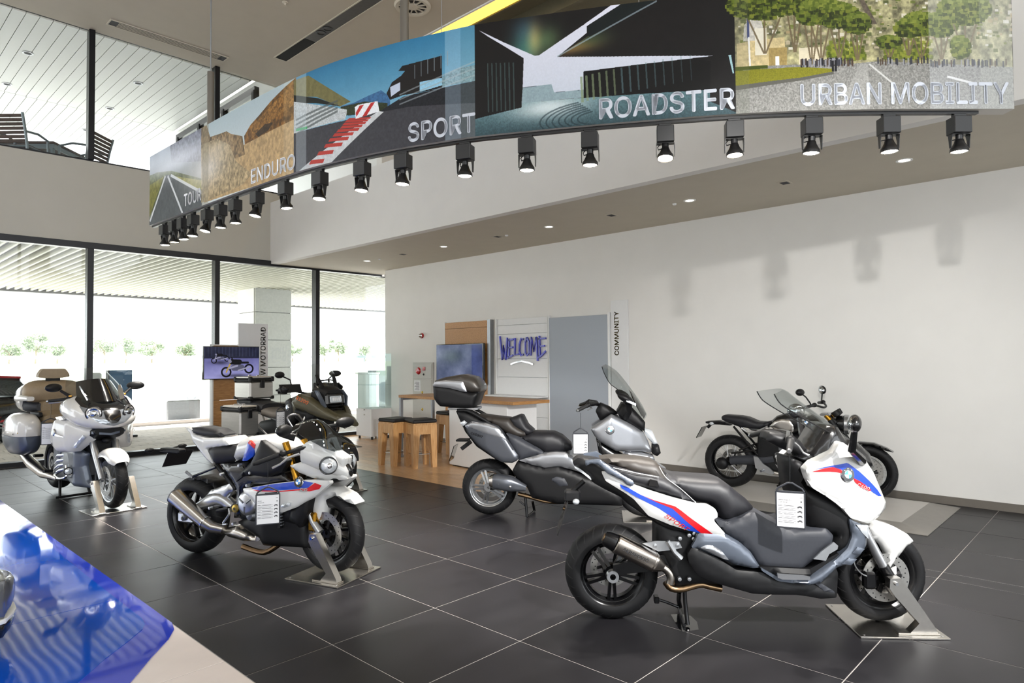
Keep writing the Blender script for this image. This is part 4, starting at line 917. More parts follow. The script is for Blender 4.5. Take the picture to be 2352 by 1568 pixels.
for k in range(15):
    f = k/14; xx = 1035 + 870*f**1.15
    p, q = (u0+(SEAMS[4]-u0)*(xx-115)/2135, .56-.10*f+.02), (u0+(SEAMS[4]-u0)*(xx-105)/2135, .80-.10*f); line(p, q, .018*(1-f*.6), ('7d8c6a' if k < 6 else '5d7b80'), .75*(1-f*.6))
for k in range(7): xx = 230 + k*38; line((u0+(u1-u0)*(xx-115)/2135, .36+.004*k), (u0+(u1-u0)*(xx-110)/2135, .80), .010, '557472', .45)
for (c_, x_, y_, ru, rv, a_) in (('3f8f82', 560, 400, .012, .17, .55), ('b98a3c', 640, 300, .006, .14, .5), ('6f9a5c', 760, 320, .010, .12, .4), ('31566e', 560, 200, .010, .12, .4), ('a9803c', 930, 420, .020, .05, .55), ('5a7a44', 1120, 360, .015, .07, .35)):
    mk_, m = pmask([(0.610, 0.194), (0.636, 0.348), (0.640, 0.349), (0.676, 0.138), (0.700, -0.013), (0.647, -0.059), (0.605, -0.025)] if y_ < 410 and x_ < 900 else [(0.655, 0.384), (0.679, 0.242), (0.725, 0.019), (0.743, 0.216), (0.733, 0.470)]); p = (u0+(u1-u0)*(x_-115)/2135, [(0.646, 0.303)][0][1] + (y_-400)/760*.75)
    k = (np.exp(-((PU[mk_]-p[0])/ru)**2 - ((PV[mk_]-p[1])/rv)**2)*m*a_)[..., None]; A[mk_] = A[mk_]*(1-k*.2) + rgb(c_)*k
line(*[(0.655, 0.381), (0.734, 0.005)], .012, '8fa0a8', .7)
poly([(0.679, 0.153), (0.710, -0.021), (0.733, 0.004), (0.681, 0.244)], '14191a', 1)
for k in range(7):
    c0 = [(0.690, 0.944)][0]; rr = .012+.0032*k; P_ = [(c0[0]-rr*math.cos(t_)*1.6, c0[1]+rr*5*math.sin(t_)) for t_ in np.linspace(-1.2, 1.3, 14)]
    for a_, b_ in zip(P_, P_[1:]): line(a_, b_, .012, '1d2b30', .55)
poly([(0.787, 0.515), (0.789, 0.516), (0.791, 0.669), (0.790, 0.670)], 'a9cfd6', .9)
# URBAN MOBILITY: street with pines
u0, u1 = SEAMS[4], SEAMS[5]; ru_ = random.Random(12)
def pu(x, y): return (u0 + (u1-u0)*(x-105)/2160, .045 + (y/860.)*.955 + .0)
rect(u0, u1, -.01, 1.01, '8d8866', nz=.7, seed=31, base=22)
for _ in range(420):
    x, y = ru_.uniform(105, 2270), ru_.uniform(-60, 430); s_ = ru_.uniform(14, 42); c_ = ru_.choice(('d7cfc0', 'b9ab90', 'e2ddd2', 'a8926c', '4e5630', '5f6a2a', '424a24'))
    p = pu(x, y); q = pu(x+s_, y+s_*ru_.uniform(.4, .8)); rect(p[0], q[0], p[1], q[1], c_, .8)
poly([pu(1040, 20), pu(1080, 20), pu(1200, 240), pu(1150, 240)], '5c5246', 1, nz=.3)
for _ in range(620):
    x = ru_.uniform(800, 1610); y = 480 - abs(ru_.gauss(0, 62)); p = pu(x, y); rect(p[0], p[0]+.0022, p[1], p[1]+.028, ru_.choice(('57621c', '6f7a22', '3c4514', '868b30')), .75) if (x < 1090 or x > 1240) else None
def pine(x, y, w, h, by):
    for k in (-1, 0, 1): line(pu(x+k*6, by), pu(x+k*w*.25, y+h*.3), .012, '6a5c44', .9)
    for _ in range(int(w*1.6)):
        a_, r_2 = ru_.uniform(0, 6.28), ru_.random()**.5; xx, yy = x+math.cos(a_)*r_2*w/2, y+math.sin(a_)*r_2*h/2
        p = pu(xx, yy); rect(p[0]-.0016, p[0]+.0016, p[1]-.014, p[1]+.014, ru_.choice(('2f3812', '44501a', '252c10', '5d6a22', '737a2a') if yy > y-h*.2 else ('4c5a1c', '66722a', '7d8636')), .85)
poly([pu(115, 345), pu(230, 330), pu(480, 315), pu(500, 540), pu(115, 540)], 'c2b083', 1, nz=.2, seed=33); poly([pu(360, 390), pu(500, 390), pu(495, 540), pu(360, 540)], '9a8552', 1, nz=.15)
poly([pu(165, 330), pu(175, 210), pu(240, 150), pu(310, 190), pu(335, 330)], 'bdb9b0', 1, nz=.2); rect(pu(255, 0)[0], pu(345, 0)[0], pu(0, 240)[1], pu(0, 440)[1], 'dcd6c4', .9); rect(pu(408, 0)[0], pu(438, 0)[0], pu(0, 455)[1], pu(0, 535)[1], 'e6e4de', 1)
rect(pu(196, 0)[0], pu(214, 0)[0], pu(0, 130)[1], pu(0, 310)[1], '303a6a', .9); line(pu(207, 300), pu(216, 540), .012, 'e6e6e6', .9)
rect(pu(590, 0)[0], pu(770, 0)[0], pu(0, 400)[1], pu(0, 520)[1], 'd8cdb4', .9)
for a_ in ((330, 60, 560, 230, 430), (560, 40, 240, 220, 430), (760, 130, 330, 190, 500), (690, 150, 230, 160, 520), (900, 170, 300, 180, 490), (1040, 230, 210, 150, 500), (1540, 240, 320, 170, 490), (1440, 270, 210, 130, 470), (1290, 370, 180, 80, 490), (1700, 240, 260, 180, 500), (1890, 130, 420, 230, 480), (1850, 410, 150, 160, 490)): pine(*a_)
poly([pu(105, 520), pu(1000, 525), pu(1180, 512), pu(1400, 520), pu(2270, 555), pu(2270, 870), pu(105, 880)], '83827e', 1, nz=.35, seed=36, base=40)
poly([pu(1060, 530), pu(1120, 530), pu(1130, 870), pu(870, 870)], 'a3a29e', .5, nz=.3, seed=37, base=40); line(pu(1130, 530), pu(1330, 690), .012, 'd9d9d6', .7); line(pu(1740, 625), pu(1970, 680), .016, 'e6e6e6', .9)
poly([pu(105, 545), pu(600, 540), pu(845, 560), pu(850, 580), pu(600, 620), pu(105, 660)], '77751a', 1, nz=.25, seed=38, base=30); poly([pu(105, 655), pu(600, 618), pu(855, 580), pu(855, 600), pu(600, 640), pu(105, 690)], '55544e', 1)
poly([pu(105, 515), pu(350, 515), pu(350, 540), pu(105, 545)], '3f4a12', 1)
for _ in range(230):
    x = ru_.choice((ru_.uniform(600, 1000), ru_.uniform(1180, 2270), ru_.uniform(800, 900))); y = 505 + ru_.uniform(-8, 14) + (x > 1600)*18; p = pu(x, y); rect(p[0], p[0]+.0011, p[1]-.022, p[1]+.03, ru_.choice(('1d1d22', '33343c', '8a8a90', '46372c')), .9)
for x in (840, 862): p = pu(x, 540); rect(p[0], p[0]+.0016, p[1]-.045, p[1]+.045, '17171a', 1)
rect(u0, pu(205, 0)[0], -.01, 1.01, '6b6f60', .22); rect(pu(1600, 0)[0], pu(2005, 0)[0], -.01, 1.01, 'c9cdd2', .36); rect(pu(2005, 0)[0], u1, -.01, 1.01, 'c6cac9', .48)
A *= (1 + .05*(fbm(PH, PW, 3, 50, 90)-.5))[..., None]
NAMES = [('misty road', 'TOUR'), ('desert valley', 'ENDURO'), ('race track', 'SPORT'), ('dark hall', 'ROADSTER'), ('pine-lined city street', 'URBAN MOBILITY')]
bn = thing('poster_band', 'long curved hanging band of five printed pictures with large grey words', 'poster', (0, 0, 0))
TXT = [(0.116, 0.978), (0.166, 0.885), (0.289, 0.968), (0.375, 0.901), (0.520, 0.998), (0.585, 0.886), (0.688, 0.992), (0.791, 0.853), (0.839, 1.002), (0.996, 0.845)]
M('band_letter', 'c3c8d2', .4); M('band_letter_pale', 'f4f5f7', .4); M('band_profile', 'c9c4bd', .45)
for k in range(5):
    a, b = SEAMS[k], SEAMS[k+1]; i0, i1 = int(a*PW), min(PW, int(b*PW)+1)
    image_mat('print_' + NAMES[k][0].replace(' ', '_'), A[:, i0:i1], .45)
    n = max(6, int((b-a)*170)); vs = []; fs = []; uvs = []
    for i in range(n+1):
        u = a + (b-a)*i/n
        for off in (0., -.012):
            vs += [on_band(u, 1, off), on_band(u, 0, off)]; uvs += [(i/n, 0), (i/n, 1)]
    for i in range(n):
        p = i*4; fs += [(p, p+4, p+5, p+1), (p+2, p+3, p+7, p+6), (p+1, p+5, p+7, p+3), (p, p+2, p+6, p+4)]
    fs += [(0, 1, 3, 2), (n*4, n*4+2, n*4+3, n*4+1)]
    me = MB().add(vs, fs).mesh('poster_panel', 'print_' + NAMES[k][0].replace(' ', '_'), 30); uv = me.uv_layers.new(name='u')
    li = np.zeros(len(me.loops), int); me.loops.foreach_get('vertex_index', li); uv.data.foreach_set('uv', np.array(uvs)[li].ravel())
    o = bpy.data.objects.new('poster_panel', me); C.objects.link(o); o.parent = bn; o['label'] = NAMES[k][0] + ' picture'
    (ua, va), (ub, vb) = TXT[2*k], TXT[2*k+1]; tv, tf = text_mesh(NAMES[k][1], 1., .016, 'LEFT'); tx = np.array(tv); lo, hi = tx.min(0), tx.max(0); vm, vt = (va+.0, vb)
    hgt = .182 if k > 1 else .17; q = (tx-lo)/(hi-lo); vbase = .965 if k > 0 else .93
    MB().add([on_band(ua + (ub-ua)*x, vbase - hgt*y, .004) for x, y in q], tf).build('lettering', 'band_letter_pale' if k < 2 else 'band_letter', bn, 0)['label'] = 'grey letters ' + NAMES[k][1]
def sweep(name, offs_z, mat, u0=0., u1=1., n=90, par=bn):
    rings = [];
    for i in range(n+1):
        u = u0 + (u1-u0)*i/n; p, tg, nn = cpt(u); rings.append([(p.x+nn.x*o, p.y+nn.y*o, ZBN+z) for o, z in offs_z])
    return MB().loft(rings).build(name, mat, par, 30)
sweep('bottom_profile', [(.004, -.001), (-.11, -.001), (-.11, .05), (-.014, .05), (-.014, .0)], 'band_profile')
sweep('top_profile', [(-.013, HB-.03), (-.11, HB-.03), (-.11, HB+.004), (-.013, HB+.004)], 'band_profile')
sweep('light_track', [(-.030, -.002), (-.068, -.002), (-.068, -.022), (-.030, -.022)], 'black_metal', .0, .975)
sweep('back_panel', [(-.096, .05), (-.105, .05), (-.105, HB-.03), (-.096, HB-.03)], 'band_profile')
TUB = [(0.175, 0.061), (0.512, 0.429)]
for i, (u, v) in enumerate(TUB):
    p, tg, nn = cpt(u); q = p - nn*.06; zt = ZBN+HB+.005
    f = MB(); l1 = zt + .62 if i == 0 else ZC - .001
    f.cyl((q.x, q.y, zt), (q.x, q.y, l1), .036, n=24).build('hanger_tube', M('tube_grey', '6f6a62', .4, .5) if 'tube_grey' not in MATS else 'tube_grey', bn)
    if i == 0: MB().cyl((q.x, q.y, l1), (q.x, q.y, ZC), .008).build('hanger_rod', 'grey_metal', bn)
for u in (.55, .72, .9):
    p, tg, nn = cpt(u); q = p - nn*.06; MB().cyl((q.x, q.y, ZBN+HB), (q.x, q.y, ZC), .003, n=6).build('hanger_wire', 'grey_metal', bn)
# spotlights
SPX = [369, 390, 410, 434, 466, 497, 530, 580, 645, 724, 823, 918, 1062, 1206, 1353, 1528, 1688, 1869, 2048, 2214]
SPU = [p[0] for p in [(0.040, 0.981), (0.071, 0.987), (0.099, 0.985), (0.130, 0.991), (0.170, 1.003), (0.206, 1.006), (0.242, 1.007), (0.292, 1.013), (0.349, 1.016), (0.407, 1.017), (0.464, 1.006), (0.511, 1.000), (0.573, 0.999), (0.628, 1.003), (0.680, 1.003), (0.739, 1.001), (0.791, 1.003), (0.849, 1.002), (0.907, 0.998), (0.961, 1.000)]]
ORD = ['first', 'second', 'third', 'fourth', 'fifth', 'sixth', 'seventh', 'eighth', 'ninth', 'tenth', 'eleventh', 'twelfth', 'thirteenth', 'fourteenth', 'fifteenth', 'sixteenth', 'seventeenth', 'eighteenth', 'nineteenth']
WHERE = ['below the misty road picture']*4 + ['below the left of the desert picture']*2 + ['below the desert picture', 'below the word ENDURO', 'at the seam of desert and track pictures', 'below the red and white kerb', 'below the middle of the track picture', 'left of the word SPORT', 'below the word SPORT', 'below the left of the dark hall picture', 'below the swirling tyre marks', 'below the word ROADSTER', 'at the seam of hall and street pictures', 'below the word URBAN', 'below the start of MOBILITY', 'at the right end of the track']
spm = None; spot_light = bpy.data.lights.new('track_lamp', 'SPOT'); spot_light.energy = SPOT_W; spot_light.spot_size = math.radians(58); spot_light.spot_blend = .6; spot_light.shadow_soft_size = .05; spot_light.color = (1, .95, .88)
def spot_parts():
    r = {}
    r['adapter'] = MB().bbox(-.045, .045, -.018, .018, -.045, -.021, .003).mesh('adapter', 'black_metal')
    r['gear_box'] = MB().bbox(-.062, .062, -.05, .05, -.165, -.0455, .004).mesh('gear_box', 'black_plastic')
    y = MB().strap([(-.066, .0, -.265), (-.066, 0, -.21), (-.064, 0, -.169), (0, 0, -.1675), (.064, 0, -.169), (.066, 0, -.21), (.066, .0, -.265)], (0, 1, 0), [.010, .016, .026, .026, .026, .016, .010], .002)
    r['yoke'] = y.mesh('yoke', 'black_metal')
    r['lamp_head'] = MB().lathe([(.001, 0), (.024, 0), (.024, -.03), (.028, -.034), (.034, -.055), (.050, -.085), (.058, -.095), (.060, -.118), (.055, -.12), (.052, -.112), (.001, -.112)], (0, 0, 0), 'z', 28).mesh('lamp_head', 'black_metal')
    r['lens'] = MB().ell((0, 0, -.112), .0515, .0515, .012, 24).mesh('lens', 'lamp_face')
    r['cable'] = MB().tube([(-.03, .012, -.16), (-.055, .02, -.185), (-.05, .02, -.205), (-.02, .01, -.20)], .004, 6).mesh('cable', 'black_plastic')
    return r
for i, u in enumerate(SPU):
    p, tg, nn = cpt(u); q = p - nn*.049; rr_ = random.Random(i)
    lab = 'black track spotlight, %s from the left, %s' % (ORD[i] if i < 19 else 'last', WHERE[i])
    t = thing('track_spotlight', lab, 'spotlight', (q.x, q.y, ZBN), math.atan2(-nn.y, -nn.x) - PI/2 if False else math.atan2(nn.y, nn.x) + PI/2 + (0.02*rr_.uniform(-1, 1)), 'track spotlights under the poster band')
    if spm is None: spm = spot_parts()
    for k in ('adapter', 'gear_box', 'yoke', 'cable'): inst(spm[k], k, t)
    ax, az = math.radians(rr_.uniform(-14, 6)), math.radians(rr_.uniform(-8, 8))
    h = inst(spm['lamp_head'], 'lamp_head', t, (0, 0, -.172), (ax, az*.4, 0)); l = inst(spm['lens'], 'lens', h)
    L_ = bpy.data.objects.new('lamp_light', spot_light); C.objects.link(L_); L_.parent = h; L_.location = (0, 0, -.135)

# ================================================================== motorcycle kit (local axes: x forward, y left, z up, origin under the rear wheel)
M('bike_white', 'c9c9c8', .16, coat=.7, noise=.006); M('pearl_white', 'cfcdc9', .18, coat=.8, noise=.01); M('bike_blue', '1f45b5', .2, coat=.5); M('bike_red', 'c8141f', .22, coat=.5)
M('silver_paint', '9b9da2', .28, .75, .4, noise=.02); M('silver_dark', '55585f', .32, .6, .3, noise=.02); M('slate_blue', '5a616d', .3, .4, .3, noise=.02)
M('bike_black', '0d0d0f', .22, coat=.4, noise=.04); M('matt_black', '0f0f11', .5, spec=.3, noise=.08, nscale=60); M('grey_plastic', '33353b', .5, spec=.35, noise=.05, nscale=90, bump=.02, bscale=300)
M('seat_dark', '1c1c20', .5, spec=.4, noise=.06, nscale=50, bump=.05, bscale=260); M('seat_brown', '2b2622', .5, noise=.06, bump=.05, bscale=260); M('seat_tan', '8a785f', .5, noise=.05, nscale=30, bump=.04, bscale=200); M('seat_grey', '5b5650', .55, noise=.06, bump=.05, bscale=260)
M('alloy', 'b9bbbe', .28, .9, noise=.05, nscale=30); M('alloy_dark', '77797d', .35, .8, noise=.06, nscale=30); M('engine_grey', '6f7073', .45, .5, noise=.15, nscale=18, bump=.06, bscale=60); M('titanium', 'a39c94', .24, 1., noise=.08, nscale=10); M('burnt_steel', '8a7257', .28, 1., noise=.25, nscale=8)
M('gold_fork', 'b8862b', .25, .9, noise=.03); M('disc_steel', 'b4b2ae', .3, .95, noise=.08, nscale=40); M('lens_clear', 'c9ced3', .06, .35, coat=1.); M('lens_amber', 'e0a020', .15, coat=1.); M('lens_red', '8e1014', .15, coat=1.); M('mirror_glass', 'bfc4c8', .03, 1.)
M('olive_paint', '4b4632', .35, .25, .3, noise=.03); M('badge_blue', '3f8fd8', .2, coat=.6); M('badge_white', 'f0f0f0', .25, coat=.6); M('badge_black', '0b0b0c', .2, coat=.6); M('aluminium_case', 'b3b1ad', .36, .85, noise=.05, nscale=8, stretch=(1, 1, 6)); M('orange_print', 'd9661e', .4); M('rim_black', '0e0e10', .25, .3, noise=.05); M('tyre', '101012', .6, spec=.3, noise=.12, nscale=40, bump=.04, bscale=260)
glass_mat('screen_clear', 'f1f3f3', .06); glass_mat('screen_smoke', 'b9bdbf', .08)
def V3(p, y): return (p[0], y, p[1])
def L3(pts, y): return [(p[0], y, p[1]) for p in pts]
def pose(name, label, cat, p, h): return thing(name, label, cat, p, h)
def badge(par, pos, nrm, r, up=(0, 0, 1), letters=True):
    """round emblem: black ring, chrome rim, blue and white quarters"""
    n = Vector(nrm).normalized(); u = Vector(up); u = (u - n*u.dot(n)).normalized(); rt = u.cross(n); m = Matrix((rt, u, n)).transposed().to_4x4(); m.translation = pos
    mb = MB(); q = lambda x, y, z: m @ Vector((x, y, z)); N = 32
    def annulus(r0, r1, z0, z1, mi, a0=0, a1=2*PI, n=N):
        mb.k = mi; vs = []; fs = []
        for i in range(n+1):
            a = a0 + (a1-a0)*i/n; vs += [q(r0*math.cos(a), r0*math.sin(a), z0), q(r1*math.cos(a), r1*math.sin(a), z1)]
        fs = [(2*i, 2*i+1, 2*i+3, 2*i+2) for i in range(n)]; mb.add(vs, fs)
    annulus(r*1.06, r, 0, .004*r/.035, 3); annulus(r*1.12, r*1.06, -.003, 0, 3); annulus(r, r*.6, .004*r/.035, .005*r/.035, 0); annulus(r*.6, r*.56, .005*r/.035, .0055*r/.035, 3)
    for k in range(4): annulus(0.0001, r*.56, .006*r/.035, .0055*r/.035, 1 if k % 2 else 2, PI/2*k, PI/2*(k+1), 8)
    if letters:
        mb.k = 2
        for ch, a in zip('BMW', (PI/2+.75, PI/2, PI/2-.75)):
            vs, fs = text_mesh(ch, r*.34, .0, 'CENTER'); c, s = math.cos(a-PI/2), math.sin(a-PI/2)
            mb.add([q(r*.8*math.cos(a) + x*c - y*s, r*.8*math.sin(a) + x*s + y*c, .0065*r/.035) for x, y in vs], fs)
    o = mb.build('emblem', ['badge_black', 'badge_blue', 'badge_white', 'chrome'], par, 0); return o
def wheel(par, name, cx, cz, R, w, rr, rim='rim_black', style='five', discs=(), hub=.05, steer=0., disc_r=.14, spoke_y=0., a0=PI/2):
    hw = w*.40
    prof = [(rr, -hw), (rr+.010, -hw-.004), (rr+.012, -hw+.004), (rr-.018, -hw*.72), (rr-.026, -hw*.2), (rr-.026, hw*.2), (rr-.018, hw*.72), (rr+.012, hw-.004), (rr+.010, hw+.004), (rr, hw), (rr-.006, hw*.9), (rr-.036, hw*.4), (rr-.036, -hw*.4), (rr-.006, -hw*.9)]
    mb = MB().lathe(prof, (0, 0, 0), 'y', 48, True); mb.lathe([(.014, -w*.45), (hub*.8, -w*.45), (hub, -w*.35), (hub, w*.35), (hub*.8, w*.45), (.014, w*.45)], (0, 0, 0), 'y', 24, True)
    o = mb.build(name, rim, par, 40); o.location = (cx, 0, cz); o.rotation_euler = (0, 0, steer)
    tp = []
    for i in range(17):
        t = math.radians(-112 + 224*i/16); tp.append((R - w*.40*(1-math.cos(t)), w/2*math.sin(t)*(1 if abs(t) < 1.57 else 1)))
    tp = [(rr+.004, -hw*.98)] + tp + [(rr+.004, hw*.98)]
    MB().lathe(tp, (0, 0, 0), 'y', 56).build('tyre', 'tyre', o, 60)
    gv = MB()
    for k in range(26):
        for sg in (-1, 1):
            a = 2*PI*(k + (.5 if sg > 0 else 0))/26; pts = []
            for i in range(5):
                t = sg*math.radians(14 + 14*i); r = R - w*.40*(1-math.cos(t)) + .0006; aa = a + i*.032; pts.append((r*math.cos(aa), w/2*math.sin(t), r*math.sin(aa)))
            gv.strap(pts, (0, 1, 0) if False else (-math.sin(a), .0, math.cos(a)), [.0035, .004, .004, .003, .001], .0008)
    gv.build('tread_groove', 'rubber', o, 0)['kind'] = 'stuff'
    if style == 'wire':
        sp = MB(); nS = 36
        for k in range(nS):
            a = 2*PI*k/nS; b = a + (.35 if k % 2 else -.35); sg = 1 if (k//2) % 2 else -1
            sp.tube([(hub*.9*math.cos(a), sg*w*.33, hub*.9*math.sin(a)), ((rr-.03)*math.cos(b), sg*hw*.3, (rr-.03)*math.sin(b))], .0022, 5)
        s_ = sp.build('wire_spokes', 'alloy', o); s_['kind'] = 'stuff'
    else:
        n = 5 if style == 'five' else 10 if style == 'ten' else 6
        for k in range(n):
            a = a0 + 2*PI*k/n; c, s = math.cos(a), math.sin(a); mb = MB()
            if style == 'five':
                for dd in (-1, 1):
                    P = [(c*hub*.8 - s*dd*.012, spoke_y, s*hub*.8 + c*dd*.012), (c*(rr*.55) - s*dd*.016, spoke_y*.8, s*rr*.55 + c*dd*.016), (c*(rr-.02) - s*dd*.021, spoke_y*.5, s*(rr-.02) + c*dd*.021)]
                    mb.strap(P, (0, 1, 0), [.024, .020, .018], .0095)
            else:
                tw = .10 if style == 'ten' and k % 2 else -.10 if style == 'ten' else 0
                P = [(c*hub*.8, spoke_y, s*hub*.8), (math.cos(a+tw*.4)*rr*.5, spoke_y*.7, math.sin(a+tw*.4)*rr*.5), (math.cos(a+tw)*(rr-.02), spoke_y*.4, math.sin(a+tw)*(rr-.02))]
                mb.strap(P, (0, 1, 0), [.022, .018, .016], .010 if style == 'six' else .007)
            mb.build('spoke', rim, o, 30)
    for y in discs:
        mb = MB(); mb.k = 0; mb.lathe([(disc_r*.66, -.002), (disc_r, -.002), (disc_r, .002), (disc_r*.66, .002)], (0, y, 0), 'y', 48, True)
        mb.k = 1
        for k in range(30):
            a = 2*PI*k/30; r = disc_r*(.76 + .08*(k % 3)); mb.cyl((r*math.cos(a), y-.0026, r*math.sin(a)), (r*math.cos(a), y+.0026, r*math.sin(a)), .0042, n=6)
        for k in range(6):
            a = 2*PI*k/6; mb.strap([(hub*.9*math.cos(a), y, hub*.9*math.sin(a)), (disc_r*.7*math.cos(a+.12), y, disc_r*.7*math.sin(a+.12))], (-math.sin(a), 0, math.cos(a)), .010, .002)
        mb.build('brake_disc', ['disc_steel', 'matt_black'], o, 30)
    return o
def sheet(name, par, mat, rows, th=.004):
    """thin curved shell through rows of points"""
    n, m = len(rows), len(rows[0]); P = [[Vector(p) for p in r] for r in rows]; vs = []; N = []
    for i in range(n):
        for j in range(m):
            a = P[min(i+1, n-1)][j] - P[max(i-1, 0)][j]; b = P[i][min(j+1, m-1)] - P[i][max(j-1, 0)]; N.append(a.cross(b).normalized())
    flat = [p for r in P for p in r]; vs = flat + [p - q*th for p, q in zip(flat, N)]; K = n*m; fs = []
    for i in range(n-1):
        for j in range(m-1):
            a, b, c, d = i*m+j, i*m+j+1, (i+1)*m+j+1, (i+1)*m+j; fs += [(a, b, c, d), (d+K, c+K, b+K, a+K)]
    rim = [(i*m, (i+1)*m) for i in range(n-1)] + [((i+1)*m+m-1, i*m+m-1) for i in range(n-1)] + [(j+1, j) for j in range(m-1)] + [((n-1)*m+j, (n-1)*m+j+1) for j in range(m-1)]
    for a, b in rim: fs.append((a, b, b+K, a+K))
    return MB().add(vs, fs).build(name, mat, par, 50)
def smooth_line(pts, n):
    P = [Vector(p) for p in pts]; out = []
    for k in range(n+1):
        t = k/n*(len(P)-1); i = min(int(t), len(P)-2); f = t-i; p0, p1, p2, p3 = P[max(i-1, 0)], P[i], P[i+1], P[min(i+2, len(P)-1)]
        out.append(.5*((2*p1) + (p2-p0)*f + (2*p0-5*p1+4*p2-p3)*f*f + (3*p1-p0-3*p2+p3)*f**3))
    return out
def screen(name, par, mat, edge, center, n=10, mid=.62):
    """windscreen: right edge line, centre line, mirrored"""
    E, Cn = smooth_line(edge, n), smooth_line(center, n); rows = []
    for e, c in zip(E, Cn):
        r = []
        for k in range(-6, 7):
            f = k/6; y = e.y*(-f) if False else abs(e.y)*f; w = abs(f)**2.2; r.append((c.x*(1-w) + e.x*w, y, c.z*(1-w) + e.z*w))
        rows.append(r)
    return sheet(name, par, mat, rows)
def mirror(par, c, ax, rx, ry, rz, stalk, r=.012, mat='bike_black', glass_dir=(-1, 0, 0)):
    m = Euler(ax).to_matrix().to_4x4(); h = MB().ell((0, 0, 0), rx, ry, rz, 20).build('mirror', mat, par); h.location = c; h.rotation_euler = ax
    MB().ell((-rx*.42, 0, 0), rx*.62, ry*.86, rz*.84, 20).build('mirror_glass', 'mirror_glass', h)
    MB().tube(stalk, r, 8).build('mirror_stalk', mat, par)
def grip(par, a, b, lever=None, r=.017, end='alloy'):
    A_, B_ = Vector(a), Vector(b); d = (B_-A_).normalized()
    g = MB().tube([A_, A_+d*.01, B_-d*.008, B_], [r*1.25, r, r*.97, r*.7], 14).build('handle_grip', 'rubber', par)
    MB().cyl(B_, B_+d*.018, r*.75, r*.6, 12).build('bar_end', end, g)
    MB().ell(A_-d*.03, .028, .034, .026, 12).build('switch_unit', 'matt_black', par)
    if lever: MB().tube(lever, [.008]+[.006]*(len(lever)-2)+[.008], 8).build('brake_lever', 'alloy', par)
def spec_card(label, top, rz, t1, t2, hang, tilt=0., s=1.):
    """hanging price sheet: black frame with a pointed hanger, white sheet, cord to the handlebar"""
    t = thing('spec_card', label, 'info card', top, rz, 'hanging spec sheets'); t.rotation_euler = (0, tilt, rz); w, h = .078*s, .205*s; d = .004
    MB().bbox(-w, -w+.008, -d, d, -h-.05, -.05, .002).bbox(w-.008, w, -d, d, -h-.05, -.05, .002).bbox(-w+.008, w-.008, -d, d, -h-.05, -h-.042, .002).bbox(-w+.008, w-.008, -d, d, -.058, -.046, .002).tube([(-w+.006, 0, -.048), (-w*.8, 0, -.032), (-.012, 0, -.002), (.012, 0, -.002), (w*.8, 0, -.032), (w-.006, 0, -.048)], .0055, 8).build('frame', 'grey_plastic', t)
    MB().box(-w+.0085, w-.0085, -.0015, .0015, -h-.0415, -.0585).build('sheet', 'paper', t, 0)
    p = MB()
    for i, (tx, zz) in enumerate(((t1, -.098), (t2, -.110))):
        if tx: vs, fs = text_mesh(tx, .0115*s, .012, 'LEFT'); p.add([(-w+.014 + x, -.0019, zz + y) for x, y in vs], fs)
    for k in range(9):
        z = -.132 - k*.0115; p.box(-w+.014, w-.05, -.0019, -.0016, z, z+.0016)
        if k % 2 == 0: p.box(-w+.014, -w+.034, -.0019, -.0016, z+.0035, z+.0055).box(-w+.045, w-.062, -.0019, -.0016, z+.0035, z+.0055)
    for k in range(4):
        z = -.138 - k*.026; xx = w-.03; p.box(xx-.012, xx+.012, -.0019, -.0016, z+.002, z+.0065).box(xx-.006, xx+.009, -.0019, -.0016, z+.0065, z+.010)
        for q in (-.009, .009): p.lathe([(.0015, 0), (.0042, 0)], (xx+q, -.0019, z+.001), 'y', 10)
    p.box(w-.03, w-.014, -.0019, -.0016, -.082, -.080).lathe([(.001, 0), (.0045, 0)], (w-.022, -.0019, -.104), 'y', 12)
    p.build('print', 'ink', t, 0)
    hv = t.matrix_basis.inverted() @ Vector(hang); MB().tube([(0, 0, 0), tuple(hv)], .0018, 6).build('cord', 'black_plastic', t)
    return t
def face_cam(p): return math.atan2(-p[1], -p[0]) + PI/2
def wheel_stand(label, p, rz, ax_z, x0=-.22, x1=.27, hy=.255, ly=.155, leg=None):
    """brushed plate on the floor with two slanting legs that hold the front axle; origin on the floor under the axle"""
    t = thing('wheel_stand', label, 'stand', p, rz, 'brushed steel front wheel stands')
    MB().bbox(x0, x1, -hy, hy, .001, .012, .002).build('base_plate', 'steel', t, 20)
    for sx in (x0+.03, x1-.03):
        for sy in (-hy+.03, hy-.03): MB().lathe([(.001, .0145), (.006, .014), (.007, .0122)], (sx, sy, 0), 'z', 12).build('screw', 'chrome', t)
    P = leg or [(-.035, ax_z-.03), (-.03, ax_z+.025), (.03, ax_z+.03), (.215, .05), (.225, .022), (.075, .022), (.125, .075), (-.005, ax_z-.075)]
    for sg in (-1, 1):
        a, b = sorted((sg*ly, sg*(ly+.055)))
        l = MB().prism(P, a, b).build('leg', 'steel', t, 15); xs = [q[0] for q in P if q[1] < .06]
        MB().bbox(min(xs)-.07, max(xs)+.01, a-.008, b+.008, .0125, .022, .002).build('leg_foot', 'steel', l, 20)
        MB().cyl((0, sg*(ly+.056), ax_z), (0, sg*(ly+.070), ax_z), .012, .010, 12).build('axle_bolt', 'chrome', l)
    return t

